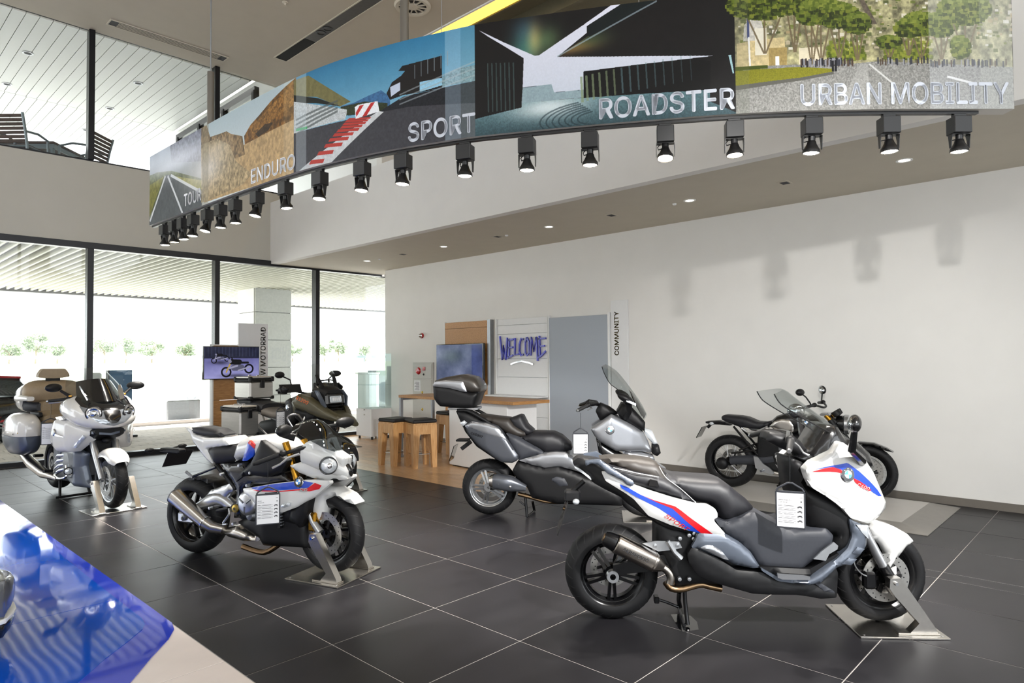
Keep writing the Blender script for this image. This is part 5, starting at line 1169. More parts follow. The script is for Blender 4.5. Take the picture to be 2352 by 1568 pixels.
def fender_arc(name, par, mat, cx, cz, R, a0, a1, hw, side, th=.004, n=16):
    """mudguard: an arched shell round the wheel, a0..a1 degrees from straight forward, with side skirts"""
    rows = []
    for i in range(n+1):
        a = math.radians(a0 + (a1-a0)*i/n); k = 1 - .35*max(0, 1-i/4.)**2; r = []
        for j in range(-6, 7):
            f = j/6; y = hw*k*math.sin(f*PI/2)**1 if abs(f) < 1 else hw*k*f; rr = R + .012 - side*k*(1-math.cos(f*PI/2))**1.3
            r.append((cx + rr*math.cos(a), y, cz + rr*math.sin(a)))
        rows.append(r)
    return sheet(name, par, mat, rows, th)

# ================================================================== white sport scooter, nearest right
bk = pose('sport_scooter', 'white sport scooter with blue and red stripes, nearest the viewer on the right', 'scooter', (3.447, 2.427, 0.000), -0.88340)
bpy.context.view_layer.update()
WB = 1.605
wheel(bk, 'rear_wheel', 0, .287, .287, .165, .195, 'rim_black', 'five', (.075,), .055, 0, .125, -.045, -PI/2)
fw = wheel(bk, 'front_wheel', WB, .290, .276, .122, .195, 'rim_black', 'five', (-.075, .075), .05, .10, .142, 0, .4)
# tail
o, TS = puff('side_panel', bk, 'bike_white', [(-0.064, 0.922), (-0.032, 0.920), (0.069, 0.875), (0.126, 0.851), (0.233, 0.815), (0.339, 0.784), (0.481, 0.750), (0.545, 0.748), (0.588, 0.724), (0.603, 0.698), (0.603, 0.671), (0.583, 0.662), (0.586, 0.646), (0.645, 0.579), (0.625, 0.572), (0.570, 0.575), (0.436, 0.591), (0.337, 0.619), (0.245, 0.654), (0.209, 0.668), (0.125, 0.764), (0.068, 0.803), (0.025, 0.828), (-0.040, 0.868)], [(-.15, .155), (.15, .19), (.4, .225), (.75, .25)], 'side', .012, .05, 1, .022, .02)
decal('blue_stripe', bk, 'bike_blue', [(0.043, 0.852), (0.083, 0.838), (0.157, 0.797), (0.253, 0.754), (0.346, 0.719), (0.381, 0.687), (0.423, 0.648), (0.514, 0.576), (0.471, 0.584), (0.422, 0.598), (0.373, 0.648), (0.267, 0.718), (0.139, 0.779), (0.054, 0.828)], TS)
decal('red_stripe', bk, 'bike_red', [(0.154, 0.800), (0.239, 0.765), (0.360, 0.733), (0.395, 0.709), (0.444, 0.670), (0.574, 0.577), (0.510, 0.576), (0.423, 0.648), (0.377, 0.691), (0.346, 0.719), (0.253, 0.754)], TS, .003)
p = [(0.366, 0.640), (0.295, 0.683), (0.429, 0.598)]
text_on('model_lettering', bk, 'bike_red', 'SPORT', .052, p[0], math.atan2(p[2][1]-p[1][1], p[2][0]-p[1][0]), TS, .0, .3, 1.3, -1, .004)
puff('tail_body', bk, 'matt_black', [(-0.236, 0.967), (-0.203, 0.993), (-0.158, 0.986), (-0.070, 0.971), (0.135, 0.869), (0.425, 0.760), (0.532, 0.674), (0.480, 0.557), (0.350, 0.577), (0.263, 0.613), (0.176, 0.671), (0.089, 0.729), (0.053, 0.765), (-0.042, 0.809), (-0.108, 0.845), (-0.166, 0.904), (-0.222, 0.941)], [(-.3, .06), (-.1, .12), (.3, .17), (.8, .18)], 'full', .015, .035, 1, .02)
puff('tail_light', bk, 'lens_clear', [(-0.226, 0.945), (-0.188, 0.930), (-0.129, 0.885), (-0.120, 0.862), (-0.166, 0.897), (-0.221, 0.934)], [(-.32, .08), (-.15, .128)], 'full', .012, .03, 1, .015)
puff('grab_rail', bk, 'slate_blue', [(-0.161, 0.989), (-0.074, 1.001), (-0.046, 0.980), (0.055, 0.912), (0.120, 0.876), (0.126, 0.861), (0.116, 0.845), (0.083, 0.852), (0.061, 0.877), (-0.032, 0.920), (-0.089, 0.970), (-0.125, 0.975), (-0.158, 0.957)], [(-.25, .15), (-.05, .20), (.3, .225)], 'side', .008, .018, .8, .012, .03)
puff('seat_base', bk, 'seat_dark', [(-0.029, 0.964), (0.130, 0.925), (0.274, 0.899), (0.346, 0.871), (0.409, 0.821), (0.494, 0.744), (0.423, 0.748), (0.344, 0.776), (0.237, 0.807), (0.129, 0.843), (0.057, 0.881)], [(-.1, .165), (.3, .19), (.6, .20)], 'full', .03, .06, 1)
puff('passenger_seat', bk, 'seat_brown', [(-0.071, 0.988), (0.014, 0.994), (0.161, 0.987), (0.262, 0.970), (0.301, 0.944), (0.340, 0.882), (0.395, 0.814), (0.461, 0.753), (0.350, 0.797), (0.238, 0.853), (0.126, 0.898), (0.048, 0.931), (-0.020, 0.959)], [(-.1, .12), (.1, .15), (.6, .17)], 'full', .045, .10, 1)
puff('rider_seat', bk, 'seat_dark', [(0.287, 0.941), (0.337, 0.902), (0.392, 0.883), (0.525, 0.873), (0.636, 0.866), (0.696, 0.842), (0.739, 0.803), (0.793, 0.762), (0.840, 0.709), (0.831, 0.689), (0.786, 0.662), (0.682, 0.630), (0.645, 0.639), (0.617, 0.705), (0.567, 0.734), (0.490, 0.745), (0.413, 0.790), (0.347, 0.829)], [(.4, .17), (.7, .185), (1.0, .13)], 'full', .05, .10, 1)
pp = [(0.278, 0.958), (0.317, 0.893), (0.402, 0.827), (0.490, 0.746)]; MB().tube(smooth_line(L3(pp, -.176), 14), .002, 6).build('seat_piping', 'white_board', bk)
pp = [(0.006, 0.951), (0.129, 0.923), (0.273, 0.896)]; MB().tube(smooth_line(L3(pp, -.182), 10), .002, 6).build('seat_piping', 'white_board', bk)
sq_ = [(0.219, 0.887), (0.262, 0.878), (0.272, 0.841), (0.212, 0.851)]; MB().prism(sq_, -.206, -.19).build('seat_switch', 'gloss_black', bk, 20)
# number plate holder
ph = [(-0.163, 0.838), (-0.236, 0.773), (-0.267, 0.723), (-0.332, 0.523)]
MB().tube([V3(ph[0], 0), V3(ph[1], 0)], .016, 8).build('plate_arm', 'matt_black', bk)
MB().bbox(ph[1][0]-.05, ph[1][0]+.05, -.05, .05, ph[1][1]-.06, ph[1][1]+.01, .012).build('plate_lamp', 'matt_black', bk)
pl = MB().strap([V3(ph[2], 0), V3(ph[3], 0)], (0, 1, 0), .10, .004).build('number_plate', 'gloss_black', bk, 20)
for sg in (-1, 1): MB().ell((ph[1][0]+.02, sg*.09, ph[1][1]-.045), .022, .03, .018).build('indicator', 'lens_amber' if sg > 0 else 'lens_clear', bk)
# drive unit, covers
puff('engine_block', bk, 'matt_black', [(0.272, 0.623), (0.472, 0.581), (0.699, 0.540), (0.767, 0.369), (0.694, 0.247), (0.510, 0.236), (0.381, 0.227), (0.325, 0.277), (0.269, 0.434)], .15, 'full', .03, .06, 1, .04)
sw = [(0.002, 0.325), (0.277, 0.380), (0.423, 0.375)]
MB().strap([V3(sw[0], -.11), V3(sw[1], -.125), V3(sw[2], -.12)], (0, 0, 1), [.03, .045, .06], .018).build('swing_arm', 'rim_black', bk, 30)
MB().lathe([(.018, -.135), (.036, -.135), (.04, -.10)], (0, 0, .287), 'y', 24).build('axle_cap', 'alloy', bk)
o, ES = puff('engine_cover', bk, 'slate_blue', [(0.491, 0.578), (0.638, 0.581), (0.730, 0.527), (0.789, 0.474), (0.821, 0.421), (0.843, 0.384), (0.794, 0.380), (0.701, 0.399), (0.596, 0.444), (0.529, 0.471), (0.490, 0.487), (0.449, 0.495), (0.474, 0.537)], .245, 'side', .02, .05, 1, .022, .03)
puff('cover_crest', bk, 'silver_paint', [(0.494, 0.500), (0.528, 0.517), (0.568, 0.514), (0.614, 0.488), (0.647, 0.448), (0.660, 0.431), (0.620, 0.441), (0.554, 0.474)], .258, 'side', .01, .03, 1, .015, .015)
o, BS = puff('belly_panel', bk, 'matt_black', [(0.451, 0.495), (0.492, 0.486), (0.598, 0.436), (0.703, 0.370), (0.849, 0.359), (0.941, 0.319), (0.993, 0.301), (1.157, 0.282), (1.273, 0.236), (1.279, 0.208), (1.175, 0.204), (1.090, 0.226), (0.794, 0.236), (0.649, 0.274), (0.549, 0.306), (0.489, 0.332), (0.437, 0.399), (0.427, 0.453)], [(.3, .235), (.9, .245), (1.25, .20)], 'full', .012, .03, 1)
puff('belly_front', bk, 'matt_black', [(0.952, 0.287), (1.124, 0.288), (1.199, 0.300), (1.285, 0.384), (1.303, 0.341), (1.292, 0.198), (1.196, 0.194), (1.112, 0.212), (0.983, 0.227)], [(.7, .215), (1.1, .20), (1.35, .17)], 'full', .012, .03, 1)
puff('belly_fin', bk, 'grey_plastic', [(1.157, 0.289), (1.190, 0.293), (1.267, 0.244), (1.270, 0.236), (1.208, 0.246)], [(1.0, .235), (1.3, .20)], 'side', .01, .03, 0, .02)
o, CS = puff('center_tunnel', bk, 'grey_plastic', [(0.586, 0.663), (0.659, 0.639), (0.740, 0.661), (0.824, 0.699), (0.900, 0.653), (1.005, 0.596), (1.111, 0.604), (1.223, 0.612), (1.259, 0.572), (1.244, 0.511), (1.168, 0.447), (1.080, 0.373), (1.001, 0.370), (0.855, 0.374), (0.829, 0.412), (0.797, 0.465), (0.738, 0.519), (0.645, 0.579)], [(.5, .215), (.9, .215), (1.1, .23), (1.25, .24)], 'full', .02, .04, 1)
pp = [(0.662, 0.634), (0.775, 0.598), (0.942, 0.573), (1.008, 0.541), (1.074, 0.535), (1.207, 0.575)]; MB().tube(smooth_line(L3(pp, -.196), 16), .008, 8).build('tunnel_ridge', 'grey_plastic', bk)
puff('inner_fairing', bk, 'matt_black', [(1.055, 1.004), (1.119, 0.982), (1.138, 0.839), (1.297, 0.768), (1.360, 0.720), (1.381, 0.611), (1.373, 0.513), (1.301, 0.452), (1.249, 0.501), (1.282, 0.567), (1.197, 0.571), (1.144, 0.609), (1.114, 0.718), (1.073, 0.828)], [(1.0, .16), (1.25, .22), (1.4, .25)], 'full', .04, .08, 1)
o, LS = puff('leg_shield', bk, 'slate_blue', [(1.336, 0.678), (1.352, 0.578), (1.324, 0.511), (1.261, 0.452), (1.176, 0.391), (1.101, 0.337), (0.931, 0.341), (0.836, 0.393), (0.841, 0.376), (0.930, 0.319), (1.101, 0.300), (1.164, 0.316), (1.260, 0.403), (1.341, 0.426), (1.396, 0.469), (1.435, 0.525), (1.439, 0.626), (1.367, 0.661)], [(.7, .265), (1.2, .285), (1.45, .25), (1.6, .20)], 'side', .015, .03, 1, .02, .06)
puff('foot_board', bk, 'matt_black', [(0.829, 0.394), (1.114, 0.384), (1.274, 0.478), (1.284, 0.465), (1.177, 0.390), (1.105, 0.334), (0.934, 0.337)], [(.7, .26), (1.4, .26)], 'full', .02, .03, 0, .03)
MB().prism([(0.917, 0.373), (1.061, 0.366), (1.098, 0.358), (1.097, 0.339), (0.945, 0.339), (0.919, 0.349)], -.291, -.275).build('foot_plate', 'chrome', bk, 20)
MB().prism([(1.128, 0.450), (1.171, 0.493), (1.242, 0.547), (1.265, 0.527), (1.261, 0.507), (1.215, 0.479), (1.195, 0.441)], -.268, -.255).build('heel_plate', 'alloy', bk, 20)
for k, q in enumerate(("c 1740 880 3.7333 | 805,1450 850,1400 910,1415 870,1460", "c 1740 880 3.7333 | 715,1540 770,1490 840,1500 790,1550")):
    puff('shield_vent', bk, 'slate_blue', [(1.341, 0.488), (1.370, 0.521), (1.409, 0.512), (1.382, 0.482)] if k == 0 else [(1.281, 0.428), (1.317, 0.461), (1.362, 0.455), (1.330, 0.422)], .292 if k else .285, 'side', .012, .03, 0, .02)
puff('turn_light', bk, 'lens_clear', [(1.370, 0.646), (1.441, 0.639), (1.439, 0.564), (1.403, 0.599)], [(1.3, .29), (1.55, .24)], 'side', .01, .03, 0, .02, .02)
# front
FAIR = [(1.092, 0.957), (1.135, 1.000), (1.185, 1.022), (1.249, 1.061), (1.284, 1.106), (1.301, 1.116), (1.338, 1.092), (1.394, 1.049), (1.451, 1.006), (1.507, 0.926), (1.549, 0.842), (1.595, 0.746), (1.588, 0.712), (1.540, 0.673), (1.461, 0.640), (1.397, 0.661), (1.343, 0.680), (1.335, 0.733), (1.273, 0.780), (1.190, 0.817), (1.132, 0.851), (1.107, 0.905)]
o, FS = puff('front_fairing', bk, 'bike_white', FAIR, [(1.05, .285), (1.3, .275), (1.5, .205), (1.66, .11), (1.72, .07)], 'side', .012, .03, .7, .020, .09)
puff('fairing_lip', bk, 'bike_white', [(1.091, 0.908), (1.125, 0.855), (1.182, 0.820), (1.265, 0.783), (1.329, 0.736), (1.336, 0.686), (1.301, 0.729), (1.255, 0.769), (1.203, 0.807), (1.151, 0.855)], [(1.05, .292), (1.3, .285), (1.5, .235)], 'side', .012, .03, 1, .02, .05)
def cutx(poly, x0):
    out = []; n = len(poly)
    for i in range(n):
        a, b = poly[i], poly[(i+1) % n]
        if a[0] > x0: out.append(a)
        if (a[0] > x0) != (b[0] > x0): k = (x0-a[0])/(b[0]-a[0]); out.append((x0, a[1]+(b[1]-a[1])*k))
    return out
puff('nose_panel', bk, 'bike_white', cutx(FAIR, 1.50), [(1.3, .27), (1.5, .20), (1.66, .106), (1.72, .066)], 'full', .012, .03, 1)
decal('blue_stripe', bk, 'bike_blue', [(1.129, 0.959), (1.214, 0.979), (1.320, 0.997), (1.335, 0.992), (1.403, 0.944), (1.464, 0.890), (1.521, 0.832), (1.554, 0.791), (1.530, 0.794), (1.494, 0.815), (1.443, 0.853), (1.360, 0.906), (1.319, 0.949), (1.287, 0.960), (1.235, 0.976)], FS, .002)
decal('red_stripe', bk, 'bike_red', [(1.120, 0.948), (1.193, 0.968), (1.240, 0.975), (1.287, 0.960), (1.298, 0.936), (1.266, 0.946), (1.224, 0.949)], FS, .003)
decal('red_stripe', bk, 'bike_red', [(1.362, 0.909), (1.402, 0.890), (1.443, 0.863), (1.479, 0.833), (1.458, 0.829), (1.411, 0.852), (1.372, 0.885)], FS, .003)
bp_ = [(1.326, 0.931), (1.375, 0.876), (1.472, 0.837)]; Y0 = float(FS(np.array([bp_[0][0]]), np.array([bp_[0][1]]))[0])
for sg in (-1, 1): badge(bk, (bp_[0][0], sg*(Y0+.002), bp_[0][1]), (.28, sg, .12), .040)
text_on('model_lettering', bk, 'bike_white', 'C600', .042, ((bp_[1][0]+bp_[2][0])/2, (bp_[1][1]+bp_[2][1])/2), math.atan2(bp_[2][1]-bp_[1][1], bp_[2][0]-bp_[1][0]), FS, .0, .25, 1.1, -1, .005)
puff('cockpit_cowl', bk, 'bike_black', [(1.105, 1.001), (1.174, 1.058), (1.267, 1.197), (1.323, 1.197), (1.377, 1.116), (1.444, 1.105), (1.531, 1.025), (1.552, 0.956), (1.394, 0.864), (1.216, 0.909)], [(1.0, .14), (1.25, .2), (1.5, .14)], 'full', .05, .1, 1)
ic = (1.284, 1.120); MB().lathe([(.001, -.0), (.045, 0), (.05, -.02)], (ic[0], -.12, ic[1]), 'x', 20).build('instrument_dial', 'gloss_black', bk)
ed = [(0.955, 1.386), (0.973, 1.352), (1.005, 1.316), (1.117, 1.244), (1.224, 1.184), (1.319, 1.130)]; ce = [(1.051, 1.410), (1.084, 1.394), (1.118, 1.365), (1.218, 1.287), (1.317, 1.211), (1.433, 1.111)]
screen('windscreen', bk, 'screen_clear', L3(ed, -.17), L3(ce, 0), 12)
MB().tube(smooth_line(L3(ed, -.172), 14), .0035, 6).build('screen_edge', 'matt_black', bk); MB().tube(smooth_line(L3(ed, .172), 14), .0035, 6).build('screen_edge', 'matt_black', bk)
mc = (1.292, 1.238); ms = [(1.281, 1.196), (1.304, 1.116), (1.333, 1.059)]; mb0 = (1.401, 1.059)
for sg in (-1, 1):
    mirror(bk, (mc[0], sg*.45, mc[1]), (0, .1, sg*.35), .036, .078, .050, [(mc[0]+.01, sg*.43, mc[1]-.03), (ms[1][0], sg*.38, ms[1][1]-.03), (mb0[0], sg*.27, mb0[1]-.04), (mb0[0]+.02, sg*.22, mb0[1]-.06)], [.016, .022, .027, .03])
g1 = (0.969, 1.081); lv = [(1.032, 1.117), (1.057, 1.090), (1.069, 1.058), (1.087, 1.046)]
for sg in (-1, 1):
    grip(bk, (g1[0]+.05, sg*.25, g1[1]+.035), (g1[0], sg*.37, g1[1]), [(x, sg*(.24+.035*i), z) for i, (x, z) in enumerate(lv)], .018)
    MB().tube([(g1[0]+.05, sg*.22, g1[1]+.04), (g1[0]+.10, sg*.08, g1[1]+.05), (g1[0]+.12, 0, g1[1]+.05)], .022, 10).build('handlebar', 'bike_black', bk)
puff('steering_cover', bk, 'matt_black', [(0.932, 1.104), (0.950, 1.151), (1.040, 1.145), (1.130, 1.105), (1.174, 1.047), (1.139, 1.001), (1.038, 1.047)], .11, 'full', .04, .07, 1)
# fork, fender, brakes
fk = [(1.500, 0.531), (1.580, 0.372), (1.646, 0.252)]
for sg in (-1, 1):
    MB().tube([(fk[0][0]-.03, sg*.115, fk[0][1]+.06), V3(fk[0], sg*.115), V3(fk[1], sg*.115)], [.03, .026, .026], 14).build('fork_tube', 'alloy', bk)
    MB().tube([V3(fk[1], sg*.115), V3(fk[2], sg*.115), (fk[2][0]+.01, sg*.115, fk[2][1]-.02)], [.031, .033, .028], 14).build('fork_leg', 'rim_black', bk)
    cq = (1.505, 0.285); MB().bbox(cq[0]-.035, cq[0]+.035, sg*.1-.028, sg*.1+.028, cq[1]-.05, cq[1]+.05, .012).build('brake_caliper', 'rim_black', bk)
o, GS_ = puff('front_fender', bk, 'bike_white', [(1.529, 0.579), (1.596, 0.612), (1.686, 0.582), (1.761, 0.539), (1.801, 0.495), (1.748, 0.454), (1.699, 0.403), (1.665, 0.341), (1.633, 0.317), (1.610, 0.327), (1.623, 0.430), (1.593, 0.474), (1.565, 0.501), (1.539, 0.527)], [(1.4, .10), (1.6, .095), (1.85, .05)], 'full', .03, .06, 1)
br = [(1.625, 0.351), (1.657, 0.368), (1.656, 0.324), (1.624, 0.307)]; MB().prism(br, -.115, -.10).build('fender_bracket', 'bike_white', bk)
MB().tube(smooth_line(L3([(1.407, 0.406), (1.417, 0.368), (1.448, 0.330), (1.480, 0.314)], -.13), 10), .004, 6).build('brake_hose', 'alloy', bk)
# exhaust
ex = [(-0.058, 0.553), (0.007, 0.522), (0.242, 0.399), (0.287, 0.375)]; d_ = Vector(V3(ex[2], -.21)) - Vector(V3(ex[1], -.235)); ang = math.atan2(ex[2][1]-ex[1][1], ex[2][0]-ex[1][0])
def canister(P, rads, flat=1.0, n=20):
    rings = []; ax_ = (Vector(P[-1])-Vector(P[0])).normalized(); lat = Vector((0, 1, 0)); lat = (lat - ax_*lat.dot(ax_)).normalized(); up = ax_.cross(lat)
    for p, r in zip(P, rads): rings.append([tuple(Vector(p) + lat*(r*flat*math.copysign(abs(math.cos(2*PI*k/n))**.75, math.cos(2*PI*k/n))) + up*(r*math.copysign(abs(math.sin(2*PI*k/n))**.75, math.sin(2*PI*k/n)))) for k in range(n)])
    return rings
A0, A1, A2, A3 = (Vector(V3(ex[i], y)) for i, y in ((0, -.235), (1, -.235), (2, -.205), (3, -.20)))
mu = MB().loft(canister([A1, A1+(A2-A1)*.02, A2-(A2-A1)*.02, A2, A3], [.052, .056, .056, .054, .03])).build('muffler', 'titanium', bk, 30)
MB().loft(canister([A0, A0+(A1-A0)*.3, A1], [.038, .047, .0525])).build('muffler_end', 'rim_black', bk, 30)
MB().loft(canister([A0-(A1-A0)*.06, A0+(A1-A0)*.05], [.022, .024])).build('muffler_outlet', 'burnt_steel', bk, 40)
for f in (.06, .93): MB().loft(canister([A1+(A2-A1)*f, A1+(A2-A1)*(f+.02)], [.0575, .0575])).build('muffler_band', 'titanium', bk, 30)
mc_ = A1 + (A2-A1)*.50; vs, fs = text_mesh('AKRAPOVIČ', .040, .0, 'CENTER'); c_, s_ = math.cos(ang), math.sin(ang); slope_y = (A2.y-A1.y)/(A2-A1).length
MB().add([(mc_.x + x*c_ - y*s_, mc_.y - .0600 + x*slope_y, mc_.z + x*s_ + y*c_) for x, y in vs], fs).build('maker_lettering', 'ink', bk, 0)
lp = [(0.282, 0.372), (0.317, 0.347), (0.334, 0.308), (0.330, 0.272)]; MB().tube(smooth_line([V3(p, -.19) for p in lp], 10), .024, 12).build('link_pipe', 'titanium', bk)
lp = [(0.313, 0.262), (0.342, 0.227), (0.406, 0.221), (0.514, 0.251), (0.571, 0.241), (0.642, 0.228)]; MB().tube(smooth_line([V3(p, -.13) for p in lp], 14), .020, 12).build('exhaust_pipe', 'burnt_steel', bk)
MB().prism([(0.174, 0.500), (0.253, 0.516), (0.389, 0.514), (0.406, 0.478), (0.345, 0.464), (0.267, 0.455)], -.172, -.16).build('exhaust_bracket', 'alloy', bk, 20)
ft_ = [(0.318, 0.525), (0.356, 0.461), (0.395, 0.423)]; MB().tube(L3(ft_, -.2), [.014, .014, .018], 10).build('passenger_peg', 'alloy', bk)
for b_ in [(0.248, 0.489), (0.394, 0.534), (0.380, 0.495), (0.448, 0.553), (0.473, 0.533), (0.477, 0.564), (0.388, 0.295), (0.445, 0.296)]: MB().lathe([(.001, -.182), (.011, -.181), (.013, -.165)], (b_[0], 0, b_[1]), 'y', 12).build('bolt', 'alloy', bk)
# stand
sl_ = [(0.428, 0.251), (0.432, 0.134), (0.439, -0.018)]; sl2 = [(0.429, 0.132), (0.435, -0.006)]; pd = [(0.416, 0.050), (0.341, 0.079), (0.281, 0.097)]
MB().tube([V3(p, -.10) for p in sl_[:2]] + [(sl_[2][0], -.13, .012)], .013, 10).build('side_stand', 'rim_black', bk)
MB().tube([(sl2[0][0], .08, sl2[0][1]), (sl2[1][0], .14, .06), (sl2[1][0]+.01, .15, .012)], .014, 10).build('center_stand_leg', 'rim_black', bk)
MB().tube([V3(p, .05) for p in pd], .009, 8).build('stand_lever', 'rim_black', bk)
MB().bbox(pd[2][0]-.015, pd[2][0]+.015, .02, .08, pd[2][1]-.02, pd[2][1]+.02, .004).build('stand_pedal', 'rim_black', bk)
MB().tube([(sl_[2][0]-.02, -.14, .012), (sl2[1][0], .15, .012)], .010, 8).build('stand_cross_bar', 'rim_black', bk)
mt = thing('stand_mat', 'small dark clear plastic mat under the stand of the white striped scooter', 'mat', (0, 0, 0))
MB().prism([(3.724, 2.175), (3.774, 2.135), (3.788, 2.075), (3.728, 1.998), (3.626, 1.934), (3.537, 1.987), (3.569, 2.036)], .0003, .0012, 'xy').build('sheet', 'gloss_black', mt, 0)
wheel_stand('brushed steel stand holding the front wheel of the white striped scooter', tuple(bk.matrix_basis @ Vector((WB, 0, 0))), bk.rotation_euler[2], .30)

# ================================================================== silver touring scooter with top case
bk = pose('touring_scooter', 'silver touring scooter with a dark top case, standing behind the white striped scooter', 'scooter', (4.881, 4.956, 0.000), -0.94186)
K = "unused"
wheel(bk, 'rear_wheel', 0, .287, .287, .165, .197, 'alloy', 'five', (.075,), .055, 0, .125, -.045, PI/2+.35)
wheel(bk, 'front_wheel', 1.58, .290, .276, .122, .195, 'alloy', 'five', (-.075, .075), .05, .06, .142, 0, .4)
puff('top_case', bk, 'matt_black', [(-0.548, 1.352), (-0.353, 1.326), (-0.152, 1.267), (-0.055, 1.281), (-0.079, 1.256), (-0.127, 1.121), (-0.200, 1.111), (-0.473, 1.130), (-0.507, 1.163), (-0.539, 1.212)], .235, 'full', .03, .05, 1, .022)
puff('case_lid', bk, M('lid_dark', '3a3632', .35, .3, .3), [(-0.545, 1.357), (-0.530, 1.393), (-0.424, 1.426), (-0.257, 1.454), (-0.139, 1.426), (-0.090, 1.390), (-0.050, 1.325), (-0.057, 1.275), (-0.152, 1.265), (-0.353, 1.323)], .238, 'full', .05, .07, 1, .022)
puff('lid_panel', bk, 'silver_paint', [(-0.540, 1.355), (-0.515, 1.385), (-0.408, 1.395), (-0.230, 1.384), (-0.186, 1.275), (-0.230, 1.282), (-0.372, 1.317), (-0.539, 1.336)], .248, 'side', .010, .03, 1, .02, .02)
puff('case_latch', bk, 'matt_black', [(-0.202, 1.377), (-0.130, 1.406), (-0.064, 1.324), (-0.069, 1.260), (-0.191, 1.266)], .16, 'full', .02, .03, 1, .02)
rk = [(-0.413, 1.114), (-0.099, 1.105), (-0.099, 1.091), (-0.224, 1.079)]
MB().bbox(rk[0][0], rk[1][0], -.13, .13, rk[2][1]-.004, rk[0][1]-.002, .004).build('case_plate', 'alloy', bk)
for sg in (-1, 1):
    ra = [(-0.305, 1.085), (-0.192, 1.080), (-0.051, 1.007), (0.031, 0.956), (0.060, 0.910)]; MB().tube(smooth_line([(x, sg*.165, z) for x, z in ra], 12), [.016]*13, 10).build('grab_rail', 'matt_black', bk)
    ra = [(-0.299, 1.082), (-0.264, 1.024), (-0.193, 0.992), (-0.157, 1.048)]; MB().tube([(x, sg*.13, z) for x, z in ra], .014, 8).build('rack_bracket', 'matt_black', bk)
o, TS = puff('side_case', bk, 'silver_dark', [(-0.220, 0.934), (-0.143, 0.983), (0.013, 0.965), (0.117, 0.932), (0.165, 0.884), (0.333, 0.641), (0.328, 0.599), (0.275, 0.570), (0.174, 0.573), (0.126, 0.595), (-0.081, 0.736), (-0.186, 0.848)], [(-.3, .21), (.0, .26), (.3, .275)], 'side', .022, .05, 1, .020, .10)  # same silver paint as the upper half, coloured darker for its shade
puff('side_case_upper', bk, 'silver_paint', [(-0.218, 0.932), (-0.143, 0.980), (0.013, 0.963), (0.117, 0.929), (0.165, 0.882), (0.231, 0.782), (0.127, 0.804), (-0.034, 0.851), (-0.174, 0.896)], [(-.3, .21), (.0, .262), (.3, .276)], 'side', .016, .04, 1, .02, .06)
tp_ = [(-0.087, 0.848), (-0.174, 0.884), (0.000, 0.826)]; text_on('model_lettering', bk, 'badge_black', 'C650GT', .045, tp_[0], math.atan2(tp_[2][1]-tp_[1][1], tp_[2][0]-tp_[1][0]), TS, .01, .2, 1.05, -1, .012)
puff('tail_light', bk, 'lens_clear', [(-0.278, 0.959), (-0.230, 0.986), (-0.195, 0.960), (-0.243, 0.924)], .18, 'side', .012, .03, 0, .015)
puff('tail_body', bk, 'matt_black', [(-0.324, 1.078), (-0.228, 1.078), (-0.014, 0.973), (0.174, 0.869), (0.220, 0.695), (0.101, 0.578), (-0.111, 0.716), (-0.229, 0.867), (-0.277, 0.972)], .17, 'full', .03, .06, 1)
puff('passenger_seat', bk, 'seat_brown', [(-0.163, 1.010), (-0.092, 1.038), (0.050, 1.018), (0.226, 0.999), (0.284, 0.931), (0.389, 0.862), (0.394, 0.825), (0.307, 0.811), (0.202, 0.849), (0.108, 0.916), (-0.009, 0.964)], .165, 'full', .04, .08, 1)
puff('backrest', bk, 'seat_dark', [(0.222, 0.995), (0.328, 1.035), (0.359, 1.028), (0.407, 0.931), (0.477, 0.869), (0.411, 0.824), (0.339, 0.868), (0.269, 0.902)], .14, 'full', .04, .06, 1, .02)
puff('rider_seat', bk, 'seat_dark', [(0.408, 0.830), (0.461, 0.858), (0.679, 0.857), (0.762, 0.821), (0.852, 0.742), (0.863, 0.683), (0.804, 0.671), (0.609, 0.665), (0.517, 0.703), (0.413, 0.759), (0.321, 0.811)], [(.3, .19), (.6, .19), (.85, .14)], 'full', .05, .09, 1)
puff('side_panel', bk, 'grey_plastic', [(0.203, 0.862), (0.318, 0.826), (0.421, 0.768), (0.535, 0.707), (0.586, 0.663), (0.466, 0.632), (0.330, 0.585), (0.319, 0.635), (0.237, 0.757)], .225, 'full', .03, .05, 1)
puff('silver_panel', bk, 'silver_paint', [(0.335, 0.593), (0.583, 0.664), (0.694, 0.681), (0.807, 0.675), (0.877, 0.642), (0.947, 0.551), (1.035, 0.450), (0.918, 0.493), (0.750, 0.535), (0.591, 0.522), (0.466, 0.550)], .245, 'full', .02, .05, 1)
puff('belly_body', bk, 'matt_black', [(0.266, 0.486), (0.317, 0.580), (0.466, 0.547), (0.591, 0.520), (0.716, 0.537), (0.862, 0.492), (1.029, 0.429), (1.184, 0.365), (1.349, 0.279), (1.353, 0.157), (0.712, 0.166), (0.463, 0.217), (0.418, 0.316), (0.304, 0.418)], .24, 'full', .03, .07, 1, .035)
puff('engine_cover', bk, 'grey_plastic', [(0.636, 0.414), (0.715, 0.443), (0.794, 0.427), (0.838, 0.350), (0.748, 0.337)], .252, 'right', .015, .04, 1, .02, .02)
ex = [(0.058, 0.388), (0.110, 0.389), (0.259, 0.363), (0.408, 0.320)]
E_ = [Vector(V3(p, y)) for p, y in zip(ex, (-.26, -.265, -.255, -.24))]
MB().loft(canister(E_, [.060, .078, .078, .030])).build('muffler', 'silver_dark', bk, 40)
MB().loft(canister([E_[0]-(E_[1]-E_[0])*.15, E_[0]+(E_[1]-E_[0])*.6], [.056, .074])).build('muffler_end', 'titanium', bk, 40)
